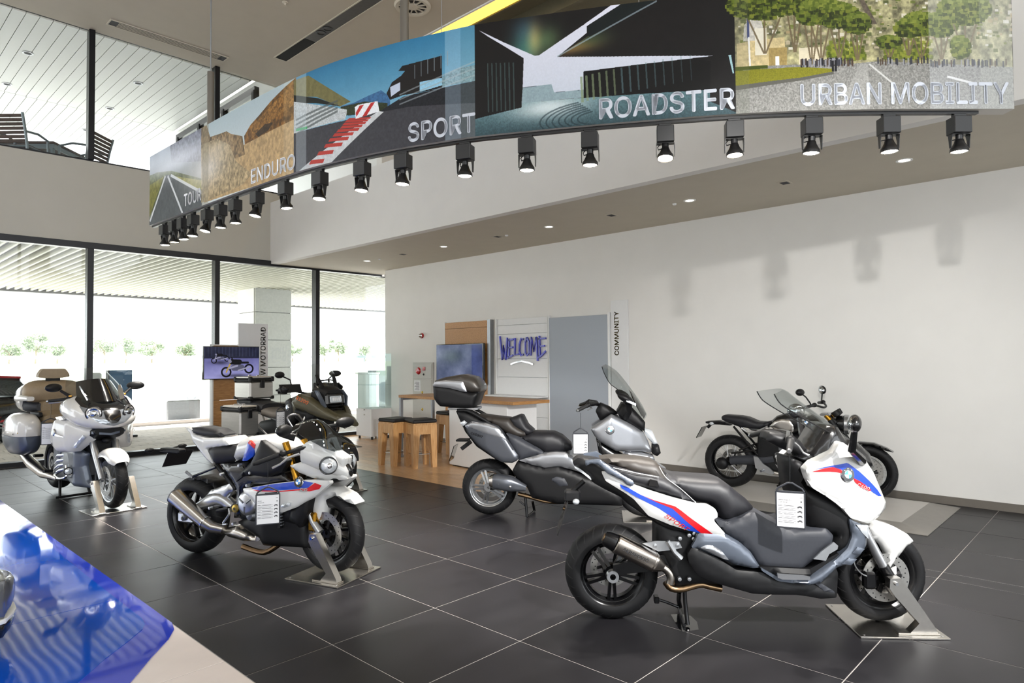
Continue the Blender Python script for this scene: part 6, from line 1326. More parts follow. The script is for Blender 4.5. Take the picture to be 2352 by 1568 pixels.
for f in [(0.146, 0.372), (0.261, 0.347)]: MB().lathe([(.001, -.340), (.012, -.338), (.013, -.325)], (f[0], 0, f[1]), 'y', 12).build('bolt', 'chrome', bk)
sw = [(0.028, 0.308), (0.395, 0.377)]; MB().strap([V3(sw[0], -.12), V3(sw[1], -.12)], (0, 0, 1), [.035, .06], .02).build('swing_arm', 'rim_black', bk)
MB().tube(smooth_line(L3([(0.315, 0.242), (0.454, 0.210), (0.592, 0.173), (0.752, 0.170)], -.14), 8), .022, 10).build('exhaust_pipe', 'burnt_steel', bk)
# front
FA = [(1.054, 0.916), (1.258, 1.054), (1.357, 1.005), (1.455, 0.950), (1.569, 0.882), (1.617, 0.785), (1.652, 0.695), (1.648, 0.664), (1.539, 0.683), (1.300, 0.698), (1.145, 0.790), (1.090, 0.847)]
o, FS = puff('front_fairing', bk, 'silver_paint', FA, [(1.0, .30), (1.25, .295), (1.45, .22), (1.6, .13)], 'side', .03, .06, 1, .020, .12)
puff('nose_panel', bk, 'silver_paint', cutx(FA, 1.46), [(1.3, .27), (1.45, .212), (1.6, .12)], 'full', .02, .04, 1)
puff('lower_fairing', bk, 'silver_paint', [(1.354, 0.693), (1.541, 0.673), (1.672, 0.636), (1.685, 0.590), (1.562, 0.596), (1.433, 0.603), (1.393, 0.647)], [(1.2, .26), (1.6, .14)], 'full', .03, .05, 1)
bp_ = [(1.242, 0.911)]; Y0 = float(FS(np.array([bp_[0][0]]), np.array([bp_[0][1]]))[0])
for sg in (-1, 1): badge(bk, (bp_[0][0], sg*(Y0+.001), bp_[0][1]), (.1, sg, .2), .040)
puff('headlight', bk, 'lens_clear', [(1.567, 0.912), (1.662, 0.881), (1.717, 0.752), (1.673, 0.743), (1.605, 0.822)], [(1.4, .20), (1.65, .10)], 'full', .02, .04, 1, .02)
puff('nose_duct', bk, 'matt_black', [(1.667, 0.735), (1.724, 0.741), (1.742, 0.662), (1.706, 0.630), (1.662, 0.650)], .12, 'full', .02, .04, 0, .02)
puff('leg_shield', bk, 'bike_black', [(1.101, 0.832), (1.156, 0.778), (1.301, 0.688), (1.431, 0.603), (1.472, 0.390), (1.360, 0.221), (1.250, 0.275), (1.140, 0.362), (1.096, 0.429), (1.075, 0.540), (1.143, 0.608)], .23, 'full', .03, .06, 1, .03)
puff('steering_cover', bk, 'matt_black', [(1.102, 1.073), (1.149, 1.157), (1.241, 1.120), (1.332, 1.051), (1.263, 1.027), (1.147, 0.978)], .10, 'full', .03, .06, 1)
puff('cockpit', bk, 'matt_black', [(1.314, 1.066), (1.366, 1.158), (1.445, 1.135), (1.590, 0.975), (1.583, 0.884), (1.465, 0.938), (1.364, 0.992)], .19, 'full', .03, .06, 1)
ed = [(1.171, 1.524), (1.208, 1.418), (1.263, 1.341), (1.338, 1.289), (1.356, 1.244)]; ed2 = [(1.171, 1.524), (1.197, 1.449), (1.252, 1.353), (1.329, 1.291), (1.438, 1.145), (1.574, 0.989)]; ce = [(1.211, 1.549), (1.269, 1.517), (1.343, 1.456), (1.455, 1.311), (1.561, 1.155), (1.617, 1.040)]
screen('windscreen', bk, 'screen_clear', L3(ed2, -.20), L3(ce, 0), 12); MB().tube(smooth_line(L3(ed2, -.203), 14), .004, 6).build('screen_edge', 'matt_black', bk)
screen('lower_screen', bk, 'gloss_black', L3([(1.451, 1.277), (1.507, 1.142), (1.578, 1.007)], -.15), L3([(1.494, 1.236), (1.550, 1.149), (1.610, 1.051)], 0), 6)
for sg in (-1, 1):
    mq = (1.390, 1.221); m_o = MB().ell((0, 0, 0), .085, .07, .038, 18).build('mirror', 'matt_black', bk); m_o.location = (mq[0], sg*.38, mq[1]); m_o.rotation_euler = (0, .5, 0)
    ms = [(1.420, 1.178), (1.430, 1.091), (1.397, 1.025)]; MB().tube([(ms[0][0], sg*.36, ms[0][1]), (ms[1][0], sg*.32, ms[1][1]), (ms[2][0], sg*.22, ms[2][1])], [.035, .025, .03], 10).build('mirror_stalk', 'matt_black', bk)
    ln_ = [(1.396, 1.205), (1.486, 1.162)]; MB().strap([(ln_[0][0], sg*.44, ln_[0][1]), (ln_[1][0], sg*.43, ln_[1][1])], (0, .2, 1), .012, .006).build('turn_light', 'lens_clear', bk)
    ga = [(1.019, 1.142), (0.934, 1.105)]; grip(bk, (ga[0][0], sg*.27, ga[0][1]), (ga[1][0], sg*.38, ga[1][1]), [(ga[0][0]+.02, sg*.25, ga[0][1]), (ga[0][0]+.05, sg*.30, ga[0][1]-.02), (ga[0][0]+.01, sg*.36, ga[0][1]-.035)], .018)
    MB().tube([(ga[0][0]+.02, sg*.25, ga[0][1]+.01), (ga[0][0]+.09, sg*.08, ga[0][1]+.01), (ga[0][0]+.10, 0, ga[0][1])], .022, 10).build('handlebar', 'matt_black', bk)
    MB().tube([(1.42, sg*.11, .62), (1.58, sg*.11, .27)], .028, 12).build('fork_leg', 'rim_black', bk)
puff('front_fender', bk, 'silver_paint', [(1.30, .42), (1.36, .52), (1.5, .60), (1.66, .59), (1.8, .50), (1.72, .52), (1.58, .56), (1.42, .50)], .075, 'full', .02, .04, 1)
ph = [(-0.341, 0.762), (-0.214, 0.771), (-0.202, 0.743), (-0.287, 0.677), (-0.354, 0.712), (-0.407, 0.554)]
MB().bbox(ph[0][0], ph[1][0], -.08, .08, ph[1][1]-.015, ph[1][1]+.005, .005).build('plate_lamp', 'matt_black', bk); MB().strap([V3(ph[2], 0), V3(ph[3], 0)], (0, 1, 0), .06, .02).build('plate_arm', 'matt_black', bk)
MB().strap([V3(ph[4], 0), V3(ph[5], 0)], (0, 1, 0), .10, .004).build('number_plate', 'gloss_black', bk, 20)
s1, s2 = [(0.380, 0.247), (0.404, -0.041)], [(0.439, 0.113), (0.452, -0.046)]
MB().tube([V3(s1[0], -.1), (s1[1][0], -.13, .012)], .014, 10).build('center_stand_leg', 'rim_black', bk); MB().tube([(s2[0][0], .1, s2[0][1]), (s2[1][0], .14, .012)], .014, 10).build('center_stand_leg', 'rim_black', bk)
MB().tube([(s1[1][0], -.14, .014), (s2[1][0], .15, .014)], .011, 8).build('stand_cross_bar', 'rim_black', bk); MB().tube([(s1[1][0], -.1, .1), (s1[1][0]-.08, -.1, .16)], .009, 8).build('stand_lever', 'rim_black', bk)
bpy.context.view_layer.update()
wheel_stand('brushed steel stand under the silver touring scooter, mostly hidden by the white scooter', tuple(bk.matrix_world @ Vector((1.58, 0, 0))), bk.rotation_euler[2], .30)

# ================================================================== black roadster by the wall, on its platform
pf = thing('display_platform', 'low pale platform with sloping edges under the black roadster by the white wall', 'platform', (0, 0, 0))
PO = [(6.87, 1.42), (8.36, 1.42), (8.36, 5.05), (6.87, 5.05)]; b_ = .27
M('platform_top', 'c3bfba', .42, noise=.04, nscale=3); M('platform_edge', '8d8983', .4, .2, noise=.04)
O_ = PO; I_ = [(6.87+b_, 1.42+b_), (8.36-.05, 1.42+b_), (8.36-.05, 5.05-b_), (6.87+b_, 5.05-b_)]
MB().add([(x, y, .001) for x, y in O_] + [(x, y, .006) for x, y in O_] + [(x, y, .03) for x, y in I_], [(0, 1, 2, 3)] + [(i, (i+1) % 4, (i+1) % 4+4, i+4) for i in range(4)] + [(i+4, (i+1) % 4+4, (i+1) % 4+8, i+8) for i in range(4)]).build('bevel', 'platform_edge', pf, 0)
MB().prism(I_, .0285, .0305, 'xy').build('top', 'platform_top', pf, 0)
bk = pose('roadster', 'black roadster motorcycle with spoked wheels on the pale platform by the wall', 'motorcycle', (7.771, 3.677, 0.030), -1.39626)
wheel(bk, 'rear_wheel', 0, .318, .316, .18, .235, 'rim_black', 'wire', (.07,), .055, 0, .13)
wheel(bk, 'front_wheel', 1.476, .302, .300, .12, .225, 'rim_black', 'wire', (-.075, .075), .05, .08, .16)
ax = [(-0.083, 0.288), (0.087, 0.253), (0.114, 0.356), (0.310, 0.383)]
MB().ell((ax[0][0], -.09, ax[0][1]), .075, .06, .075, 18).build('final_drive', 'matt_black', bk)
MB().tube([(.02, -.09, .33), (.12, -.09, .345), (.42, -.09, .37), (.52, -.08, .39)], [.05, .055, .062, .07], 14).build('swing_arm', 'grey_plastic', bk)
MB().tube([(.03, -.10, .42), (.45, -.10, .50)], .012, 8).build('torque_rod', 'rim_black', bk)
st = [(-0.084, 0.854), (-0.056, 0.877), (0.130, 0.870), (0.216, 0.855), (0.325, 0.811), (0.420, 0.808), (0.501, 0.831), (0.479, 0.769), (0.371, 0.726), (0.275, 0.728), (0.128, 0.744), (-0.021, 0.793), (-0.079, 0.818)]
puff('seat', bk, 'seat_dark', st, [(-.2, .11), (.2, .13), (.5, .12)], 'full', .03, .06, 1)
puff('tail_unit', bk, 'matt_black', [(-0.290, 0.786), (-0.135, 0.800), (-0.058, 0.781), (0.018, 0.748), (-0.110, 0.755), (-0.214, 0.752), (-0.286, 0.765)], .08, 'full', .02, .03, 1, .02)
tq = (-0.201, 0.766); MB().tube([(tq[0], -.09, tq[1]), (tq[0], .09, tq[1])], .012, 8).build('indicator_bar', 'matt_black', bk)
tq = (-0.201, 0.766)
for sg in (-1, 1): MB().ell((tq[0], sg*.10, tq[1]), .03, .03, .02).build('indicator', 'lens_clear', bk)
ph = [(-0.240, 0.749), (-0.281, 0.707), (-0.320, 0.719), (-0.396, 0.582)]; MB().tube([V3(ph[0], 0), V3(ph[1], 0)], .02, 8).build('plate_arm', 'matt_black', bk); MB().strap([V3(ph[2], 0), V3(ph[3], 0)], (0, 1, 0), .10, .004).build('number_plate', 'gloss_black', bk, 20)
for sg in (-1, 1):
    f1 = [(0.069, 0.748), (0.221, 0.567), (0.346, 0.420)]; MB().tube([(x, sg*.12, z) for x, z in f1], .014, 10).build('rear_frame', 'rim_black', bk)
    f1 = [(0.121, 0.460), (0.281, 0.533), (0.329, 0.499)]; MB().tube([(x, sg*.10, z) for x, z in f1], .011, 8).build('frame_tube', 'rim_black', bk)
    f1 = [(0.162, 0.734), (0.223, 0.693), (0.320, 0.692), (0.417, 0.740), (0.465, 0.767)]; MB().tube([(x, sg*.125, z) for x, z in f1], .012, 8).build('seat_rail', 'alloy', bk)
tk = [(0.501, 0.832), (0.565, 0.894), (0.658, 0.924), (0.784, 0.936), (0.895, 0.921), (0.983, 0.877), (1.036, 0.809), (1.003, 0.760), (0.881, 0.747), (0.768, 0.699), (0.654, 0.681), (0.539, 0.724), (0.481, 0.767)]
o, TS = puff('fuel_tank', bk, 'bike_black', tk, [(.3, .10), (.5, .155), (.85, .19), (1.1, .13)], 'full', .06, .11, 1)
puff('knee_panel', bk, 'steel', [(0.490, 0.773), (0.547, 0.834), (0.629, 0.864), (0.722, 0.856), (0.766, 0.796), (0.754, 0.723), (0.697, 0.698), (0.569, 0.738)], [(.4, .150), (.6, .175), (.8, .19)], 'side', .012, .04, 1, .018, .03)
bq = (0.894, 0.835)
for sg in (-1, 1): badge(bk, (bq[0], sg*.178, bq[1]), (.15, sg, .25), .035)
puff('engine_block', bk, 'matt_black', [(0.351, 0.678), (0.541, 0.712), (0.770, 0.688), (0.937, 0.710), (0.989, 0.547), (0.930, 0.306), (0.761, 0.195), (0.532, 0.211), (0.415, 0.262), (0.322, 0.403)], .14, 'full', .03, .06, 1, .03)
fk9 = [(1.085, 0.920), (1.099, 1.000), (1.040, 1.019)]
for sg in (-1, 1):
    MB().lathe([(.04, 0), (.085, -.02), (.09, -.12), (.075, -.19), (.02, -.20)] if sg < 0 else [(.04, 0), (.085, .02), (.09, .12), (.075, .19), (.02, .20)], (.98, sg*.12, .46), 'y', 16).build('cylinder_head', 'alloy_dark', bk, 30)
    MB().tube([(1.02, sg*.24, .42), (1.08, sg*.22, .28), (.95, sg*.18, .20), (.5, sg*.16, .24)], .022, 10).build('exhaust_pipe', 'steel', bk)
    gt = [(0.315, 0.416), (0.361, 0.413), (0.419, 0.338), (0.491, 0.295), (0.546, 0.238), (0.511, 0.217), (0.405, 0.244), (0.335, 0.282)]; a, b = sorted((sg*.17, sg*.20)); MB().prism(gt, a, b).build('footrest_plate', 'alloy', bk, 20)
    pg = (0.427, 0.264); MB().cyl((pg[0], sg*.2, pg[1]), (pg[0]-.01, sg*.29, pg[1]), .013).build('foot_peg', 'alloy_dark', bk)
    hb = [(0.941, 1.010), (1.085, 1.002)]; MB().tube(smooth_line([(fk9[1][0]-.04, 0, fk9[1][1]), (fk9[1][0]-.04, sg*.12, fk9[1][1]+.01), (fk9[1][0]-.10, sg*.30, fk9[1][1]+.04), (fk9[1][0]-.16, sg*.42, fk9[1][1]+.03)], 10), .012, 10).build('handlebar', 'matt_black', bk)
    grip(bk, (fk9[1][0]-.11, sg*.32, fk9[1][1]+.04), (fk9[1][0]-.17, sg*.44, fk9[1][1]+.025), None, .017)
    fm9 = (fk9[0][0]*.72 + 1.24*.28, fk9[0][1]*.72 + .74*.28); MB().tube([(fk9[0][0], sg*.10, fk9[0][1]), (fm9[0], sg*.10, fm9[1])], .026, 12).build('fork_tube', 'gold_fork', bk); MB().tube([(fm9[0], sg*.10, fm9[1]), (1.33, sg*.10, .55)], .030, 12).build('fork_cover', 'matt_black', bk); MB().tube([(1.33, sg*.10, .55), (1.476, sg*.10, .29)], [.03, .026], 12).build('fork_leg', 'rim_black', bk)
MB().bbox(fk9[0][0]-.06, fk9[0][0]+.05, -.13, .13, fk9[0][1]-.005, fk9[0][1]+.02, .01).build('triple_clamp', 'alloy', bk)
hd_ = [(1.238, 0.818)]
MB().lathe([(.001, -.10), (.06, -.09), (.095, -.03), (.10, .05), (.098, .065)], (hd_[0][0], 0, hd_[0][1]), 'x', 28).build('headlight', 'bike_black', bk); MB().lathe([(.098, .02), (.108, .03), (.108, .07), (.09, .075)], (hd_[0][0], 0, hd_[0][1]), 'x', 28).build('headlight_ring', 'alloy', bk); MB().lathe([(.001, .085), (.05, .08), (.09, .07)], (hd_[0][0], 0, hd_[0][1]), 'x', 28).build('headlight_lens', 'lens_clear', bk)
for q in (-1, 1):
    ic = [(1.177, 0.960)]; g_ = MB().lathe([(.001, -.06), (.045, -.05), (.05, .0), (.045, .01), (.001, .01)], (0, 0, 0), 'z', 20).build('gauge', 'matt_black', bk); g_.location = (ic[0][0], q*.055, ic[0][1]); g_.rotation_euler = (0, -.6, 0)
MB().tube([(fk9[0][0], -.07, fk9[0][1]+.01), (hd_[0][0]-.05, -.07, hd_[0][1]+.02)], .02, 8).build('gauge_bracket', 'matt_black', bk)
mr = [(0.866, 1.184), (0.925, 1.131), (0.962, 1.068), (0.972, 1.027)]; mirror(bk, (mr[0][0], -.36, mr[0][1]), (0, .45, -.2), .042, .075, .040, [V3(mr[0], -.36), V3(mr[1], -.35), V3(mr[2], -.33), (mr[3][0], -.30, mr[3][1])], .008, 'matt_black')
ml = [(0.987, 1.183), (0.984, 1.114), (0.979, 1.020)]; mirror(bk, (ml[0][0], .36, ml[0][1]), (.4, .1, .9), .022, .06, .048, [V3(ml[0], .36), V3(ml[1], .35), (ml[2][0], .31, ml[2][1])], .008, 'matt_black')
puff('front_fender', bk, 'bike_black', [(1.17, .47), (1.25, .57), (1.40, .635), (1.55, .63), (1.68, .58), (1.74, .54), (1.66, .555), (1.52, .605), (1.40, .605), (1.28, .54), (1.20, .46)], .07, 'full', .02, .03, 1, .02)
MB().tube([(.62, .14, .26), (.50, .24, .016), (.48, .25, .014)], .013, 8).build('side_stand', 'rim_black', bk)
for k, (x, z) in enumerate(((.55, .60), (.62, .52), (.70, .60), (.58, .44), (.66, .40))): MB().bbox(x-.035, x+.035, -.155-.01*k, -.08, z-.03, z+.03, .008).build('engine_fitting', 'alloy_dark' if k % 2 else 'matt_black', bk)
MB().tube([(.42, -.07, .42), (.52, -.07, .62)], .035, 12).build('shock_spring', 'gold_fork', bk)

# ================================================================== white superbike with blue and red trim
bk = pose('superbike', 'white superbike with blue and red side trim, centre left in front of the kiosk', 'motorcycle', (2.275, 5.820, 0.000), -1.24791)
WB = 1.42
wheel(bk, 'rear_wheel', 0, .318, .318, .19, .222, 'rim_black', 'ten', (.0,), .055, 0, .11, -.03)
fw = wheel(bk, 'front_wheel', WB, .315, .300, .122, .218, 'rim_black', 'ten', (-.07, .07), .05, -.03, .16)
MB().bbox(-.09, .09, -.135, -.095, .27, .36, .015).build('axle_block', 'alloy', bk); MB().lathe([(.012, -.155), (.026, -.15), (.028, -.135)], (0, 0, .318), 'y', 16).build('axle_nut', 'alloy_dark', bk)
MB().tube(smooth_line([(.0, -.11, .32), (.2, -.115, .44), (.38, -.11, .50), (.52, -.10, .44)], 10), [.030, .034, .04, .045, .05, .055, .055, .055, .05, .05, .05], 12).build('swing_arm', 'alloy', bk)
MB().tube(smooth_line([(.0, .11, .32), (.2, .115, .44), (.38, .11, .50), (.52, .10, .44)], 10), .045, 12).build('swing_arm', 'alloy', bk)
sa = [(0.286, 0.563), (0.499, 0.629), (0.534, 0.581), (0.444, 0.483), (0.416, 0.440), (0.302, 0.410), (0.214, 0.412), (0.185, 0.472)]; puff('swing_arm_plate', bk, 'alloy', sa, .135, 'right', .015, .04, 1, .02, .03)
puff('rear_hugger', bk, 'matt_black', [(-.05, .63), (.10, .655), (.26, .62), (.38, .50), (.36, .46), (.25, .58), (.10, .625), (-.03, .61)], .09, 'full', .02, .03, 1)
# tail
puff('tail_panel', bk, 'bike_white', [(-0.082, 1.055), (0.025, 1.044), (0.045, 1.003), (0.216, 0.978), (0.413, 0.989), (0.492, 0.936), (0.231, 0.896), (0.311, 0.775), (0.247, 0.797), (0.104, 0.900), (0.041, 0.939), (0.007, 1.001)], [(-.35, .03), (-.1, .08), (.2, .13), (.5, .13)], 'full', .012, .03, 1, .014)
puff('passenger_seat', bk, 'seat_dark', [(-0.008, 1.051), (0.094, 1.062), (0.268, 1.046), (0.373, 1.009), (0.356, 0.993), (0.210, 0.979), (0.091, 0.986), (0.003, 1.009)], .10, 'full', .035, .06, 1, .02)
puff('rider_seat', bk, 'seat_dark', [(0.236, 0.887), (0.315, 0.918), (0.528, 0.934), (0.629, 0.858), (0.622, 0.807), (0.487, 0.787), (0.331, 0.773)], [(.1, .13), (.35, .15), (.55, .11)], 'full', .035, .07, 1)
ph = [(0.045, 0.836), (0.295, 0.798), (0.228, 0.675), (-0.016, 0.681), (0.125, 0.877), (0.303, 0.803), (0.011, 0.853)]; mbp = MB()
MB().bbox(-.44, -.20, -.04, .04, ph[4][1]-.06, ph[4][1]-.02, .01).build('plate_arm', 'matt_black', bk)
cz = (ph[0][1]+ph[2][1])/2; MB().add([(-.42, ph[0][0], ph[0][1]), (-.42, ph[1][0], ph[1][1]), (-.47, ph[2][0]+.03, ph[2][1]), (-.47, ph[3][0]+.03, ph[3][1]), (-.425, ph[0][0], ph[0][1]), (-.425, ph[1][0], ph[1][1]), (-.475, ph[2][0]+.03, ph[2][1]), (-.475, ph[3][0]+.03, ph[3][1])], [(0, 1, 2, 3), (4, 5, 6, 7), (0, 1, 5, 4), (1, 2, 6, 5), (2, 3, 7, 6), (3, 0, 4, 7)]).build('number_plate', 'gloss_black', bk, 0)
for sg in (-1, 1): MB().tube([(-.40, 0, ph[4][1]-.04), (-.40, sg*.13, ph[6][1])], .008, 8).build('indicator_stalk', 'matt_black', bk); MB().ell((-.40, sg*.16, ph[6][1]), .022, .045, .02).build('indicator', 'matt_black', bk)
for sg in (-1, 1):
    fr = [(0.331, 0.770), (0.431, 0.694), (0.558, 0.591)]; MB().tube([(x, sg*.11, z) for x, z in fr], .018, 8).build('rear_frame', 'matt_black', bk)
    pg = [(0.354, 0.752), (0.224, 0.704), (0.106, 0.660)]; MB().tube([(x, sg*(.13+.01*i), z) for i, (x, z) in enumerate(pg)], .010, 8).build('peg_bracket', 'rim_black', bk)
    MB().tube([(pg[2][0], sg*.15, pg[2][1]), (pg[2][0]-.01, sg*.20, pg[2][1]+.05)], .012, 8).build('passenger_peg', 'alloy', bk)
# tank and frame
puff('fuel_tank', bk, 'bike_white', [(0.567, 0.944), (0.602, 0.979), (0.712, 1.014), (0.874, 1.029), (1.033, 0.995), (1.123, 0.930), (1.059, 0.878), (0.875, 0.858), (0.603, 0.833), (0.519, 0.797)], [(.35, .10), (.55, .16), (.85, .17), (1.05, .12)], 'full', .06, .10, 1)
puff('tank_side', bk, 'matt_black', [(0.824, 0.881), (0.890, 1.001), (0.942, 0.975), (1.064, 0.907), (1.159, 0.856), (1.096, 0.767), (0.956, 0.719), (0.772, 0.726), (0.678, 0.700), (0.610, 0.656), (0.677, 0.740), (0.785, 0.825)], [(.5, .185), (.9, .20)], 'side', .02, .05, 1, .025, .05)
puff('tank_trim_blue', bk, 'bike_blue', [(0.680, 0.826), (0.741, 0.978), (0.814, 0.947), (0.801, 0.872), (0.736, 0.831)], .178, 'side', .010, .03, 1, .02, .02)
puff('tank_trim_red', bk, 'bike_red', [(0.747, 0.970), (0.765, 0.990), (0.821, 0.959), (0.814, 0.929)], .182, 'side', .008, .02, 0, .02, .02)
puff('main_frame', bk, 'bike_black', [(0.403, 0.781), (0.666, 0.807), (0.761, 0.743), (0.906, 0.772), (1.074, 0.764), (1.137, 0.691), (0.946, 0.629), (0.775, 0.626), (0.681, 0.600), (0.668, 0.381), (0.559, 0.365), (0.599, 0.593), (0.488, 0.706)], .16, 'full', .025, .05, 1)
puff('engine_block', bk, 'matt_black', [(0.577, 0.588), (1.181, 0.643), (1.244, 0.487), (1.182, 0.367), (0.661, 0.346), (0.551, 0.385)], .15, 'full', .03, .06, 1, .035)
cc = (0.759, 0.506); MB().lathe([(.001, -.215), (.06, -.213), (.085, -.205), (.095, -.19), (.10, -.14)], (cc[0], 0, cc[1]), 'y', 32).build('clutch_cover', 'alloy', bk, 40)
for a_ in (.6, 2.6, 4.6): MB().tube([(cc[0]+.02*math.cos(a_), -.214, cc[1]+.02*math.sin(a_)), (cc[0]+.07*math.cos(a_), -.209, cc[1]+.07*math.sin(a_))], .008, 8).build('cover_rib', 'alloy_dark', bk)
cc2 = (0.784, 0.413); MB().lathe([(.001, -.20), (.03, -.195), (.045, -.17), (.05, -.14)], (cc2[0], 0, cc2[1]), 'y', 20).build('pump_cover', 'alloy_dark', bk)
pv_ = (0.608, 0.450); MB().lathe([(.012, -.178), (.028, -.175), (.034, -.165)], (pv_[0], 0, pv_[1]), 'y', 20).build('pivot_bolt', 'brass', bk)
puff('belly_pan', bk, 'matt_black', [(0.589, 0.336), (0.752, 0.406), (0.937, 0.442), (1.116, 0.487), (1.203, 0.485), (1.253, 0.357), (1.266, 0.196), (0.872, 0.187), (0.832, 0.237), (0.672, 0.290)], [(.5, .15), (.9, .17), (1.2, .12)], 'full', .03, .06, 1)
# side fairing
o, SFS = puff('side_fairing', bk, 'bike_white', [(0.721, 0.619), (0.827, 0.639), (1.034, 0.681), (1.308, 0.723), (1.534, 0.728), (1.540, 0.708), (1.404, 0.608), (1.247, 0.518), (1.123, 0.470), (0.907, 0.475), (0.841, 0.533), (0.737, 0.582)], [(.55, .195), (.9, .225), (1.2, .21), (1.4, .17)], 'side', .012, .035, 1, .022, .04)
decal('blue_stripe', bk, 'bike_blue', [(0.817, 0.636), (1.034, 0.678), (1.308, 0.719), (1.398, 0.707), (1.356, 0.669), (1.123, 0.640), (0.906, 0.625)], SFS, .002)
decal('red_stripe', bk, 'bike_red', [(0.827, 0.623), (1.123, 0.636), (1.350, 0.666), (1.410, 0.708), (1.475, 0.694), (1.452, 0.665), (1.368, 0.644), (1.271, 0.647), (1.123, 0.629), (0.906, 0.618)], SFS, .0015)
tl = [(1.314, 0.651), (1.247, 0.655), (1.380, 0.646)]; text_on('model_lettering', bk, 'bike_white', 'RR', .055, tl[0], math.atan2(tl[2][1]-tl[1][1], tl[2][0]-tl[1][0]), SFS, .015, .3, 1.3, -1, .004)
bq = (1.280, 0.710); Y0 = float(SFS(np.array([bq[0]]), np.array([bq[1]-.01]))[0])
for sg in (-1, 1): badge(bk, (bq[0], sg*(Y0+.004), bq[1]), (.1, sg, .25), .036)
puff('fairing_gills', bk, 'matt_black', [(0.830, 0.606), (0.960, 0.622), (1.126, 0.633), (1.088, 0.599), (0.986, 0.576), (0.857, 0.586)], .222, 'side', .008, .02, 1, .02, .03)
puff('turn_light', bk, 'lens_clear', [(1.119, 0.519), (1.179, 0.557), (1.222, 0.556), (1.216, 0.532), (1.166, 0.517)], .232, 'side', .010, .02, 0, .015, .02)
puff('side_infill', bk, 'matt_black', [(1.166, 0.501), (1.351, 0.611), (1.314, 0.457), (1.253, 0.357), (1.141, 0.413)], .17, 'full', .02, .04, 1)
rd = MB()
for k in range(8): rd.bbox(1.075, 1.085, -.17, .17, .36+k*.022, .372+k*.022, .002)
rd.build('radiator_fins', 'alloy_dark', bk, 0)['kind'] = 'stuff'; MB().bbox(1.05, 1.074, -.175, .175, .34, .55, .005).build('radiator', 'matt_black', bk)
# nose
NF = [(1.163, 0.819), (1.277, 0.855), (1.323, 0.932), (1.338, 0.998), (1.388, 1.019)] + [(1.453, 0.944), (1.583, 0.882)] + [(1.567, 0.778), (1.605, 0.726), (1.564, 0.714)] + [(1.453, 0.714), (1.345, 0.727)] + [(1.246, 0.765)]
o, NS = puff('upper_fairing', bk, 'bike_white', NF, [(.75, .23), (1.0, .21), (1.2, .18), (1.4, .11), (1.5, .06)], 'side', .02, .05, 1, .022, .06)
NX = max(p[0] for p in NF)
ns = [(1.332, 0.977), (1.418, 0.913), (1.515, 0.842), (1.563, 0.768), (1.587, 0.711), (1.515, 0.689)]
def nose_ring(x, hw, zl, zh): return ring(x, hw, zl, zh, 24, 2.6)
MB().loft([nose_ring(NX-.34, .165, .80, 1.0), nose_ring(NX-.22, .145, .77, .97), nose_ring(NX-.12, .108, .745, .91), nose_ring(NX-.05, .07, .735, .85), nose_ring(NX-.005, .03, .735, .79)]).build('nose_cone', 'bike_white', bk, 50)
for sg in (-1, 1):
    hp = (1.514, 0.834); n_ = Vector((.80, .6*sg, .08)).normalized(); q_ = n_.to_track_quat('Z', 'Y').to_matrix().to_4x4(); q_.translation = Vector((hp[0]-.005, sg*.135, hp[1])) ; hw_ = MB()
    e1 = MB().ell((0, 0, 0), .060, .055, .030, 20, None); h_ = e1.build('headlight', 'lens_clear', bk); h_.matrix_local = q_
    MB().lathe([(.054, .004), (.064, .010), (.068, -.01)], (0, 0, 0), 'z', 24).build('headlight_bezel', 'gloss_black', h_); MB().ell((0, 0, .018), .026, .026, .016, 16).build('headlight_bulb', 'chrome', h_)
MB().loft([ring(NX-.20, .055, .86, .985, 16, 2.2), ring(NX-.09, .045, .80, .895, 16, 2.2), ring(NX+.004, .020, .74, .80, 16, 2.2)]).build('ram_air_intake', 'gloss_black', bk, 50)
MB().loft([ring(NX-.26, .07, .66, .76, 16, 2.4), ring(NX-.12, .06, .69, .75, 16, 2.4), ring(NX-.02, .02, .72, .742, 16, 2.4)]).build('nose_underside', 'matt_black', bk, 50)
ed = [(1.165, 1.090), (1.243, 1.055), (1.317, 1.022), (1.402, 0.993), (1.486, 0.962), (1.592, 0.943)]; ce = [(1.143, 1.134), (1.232, 1.155), (1.295, 1.149), (1.381, 1.086), (1.443, 1.011), (1.494, 0.931)]
screen('windscreen', bk, 'screen_smoke', L3(ed, -.15), L3(ce, 0), 10)
puff('dash_cowl', bk, 'matt_black', [(1.125, 0.934), (1.201, 0.962), (1.338, 0.949), (1.460, 0.903), (1.448, 0.874), (1.277, 0.859), (1.151, 0.872)], .12, 'full', .03, .05, 1)
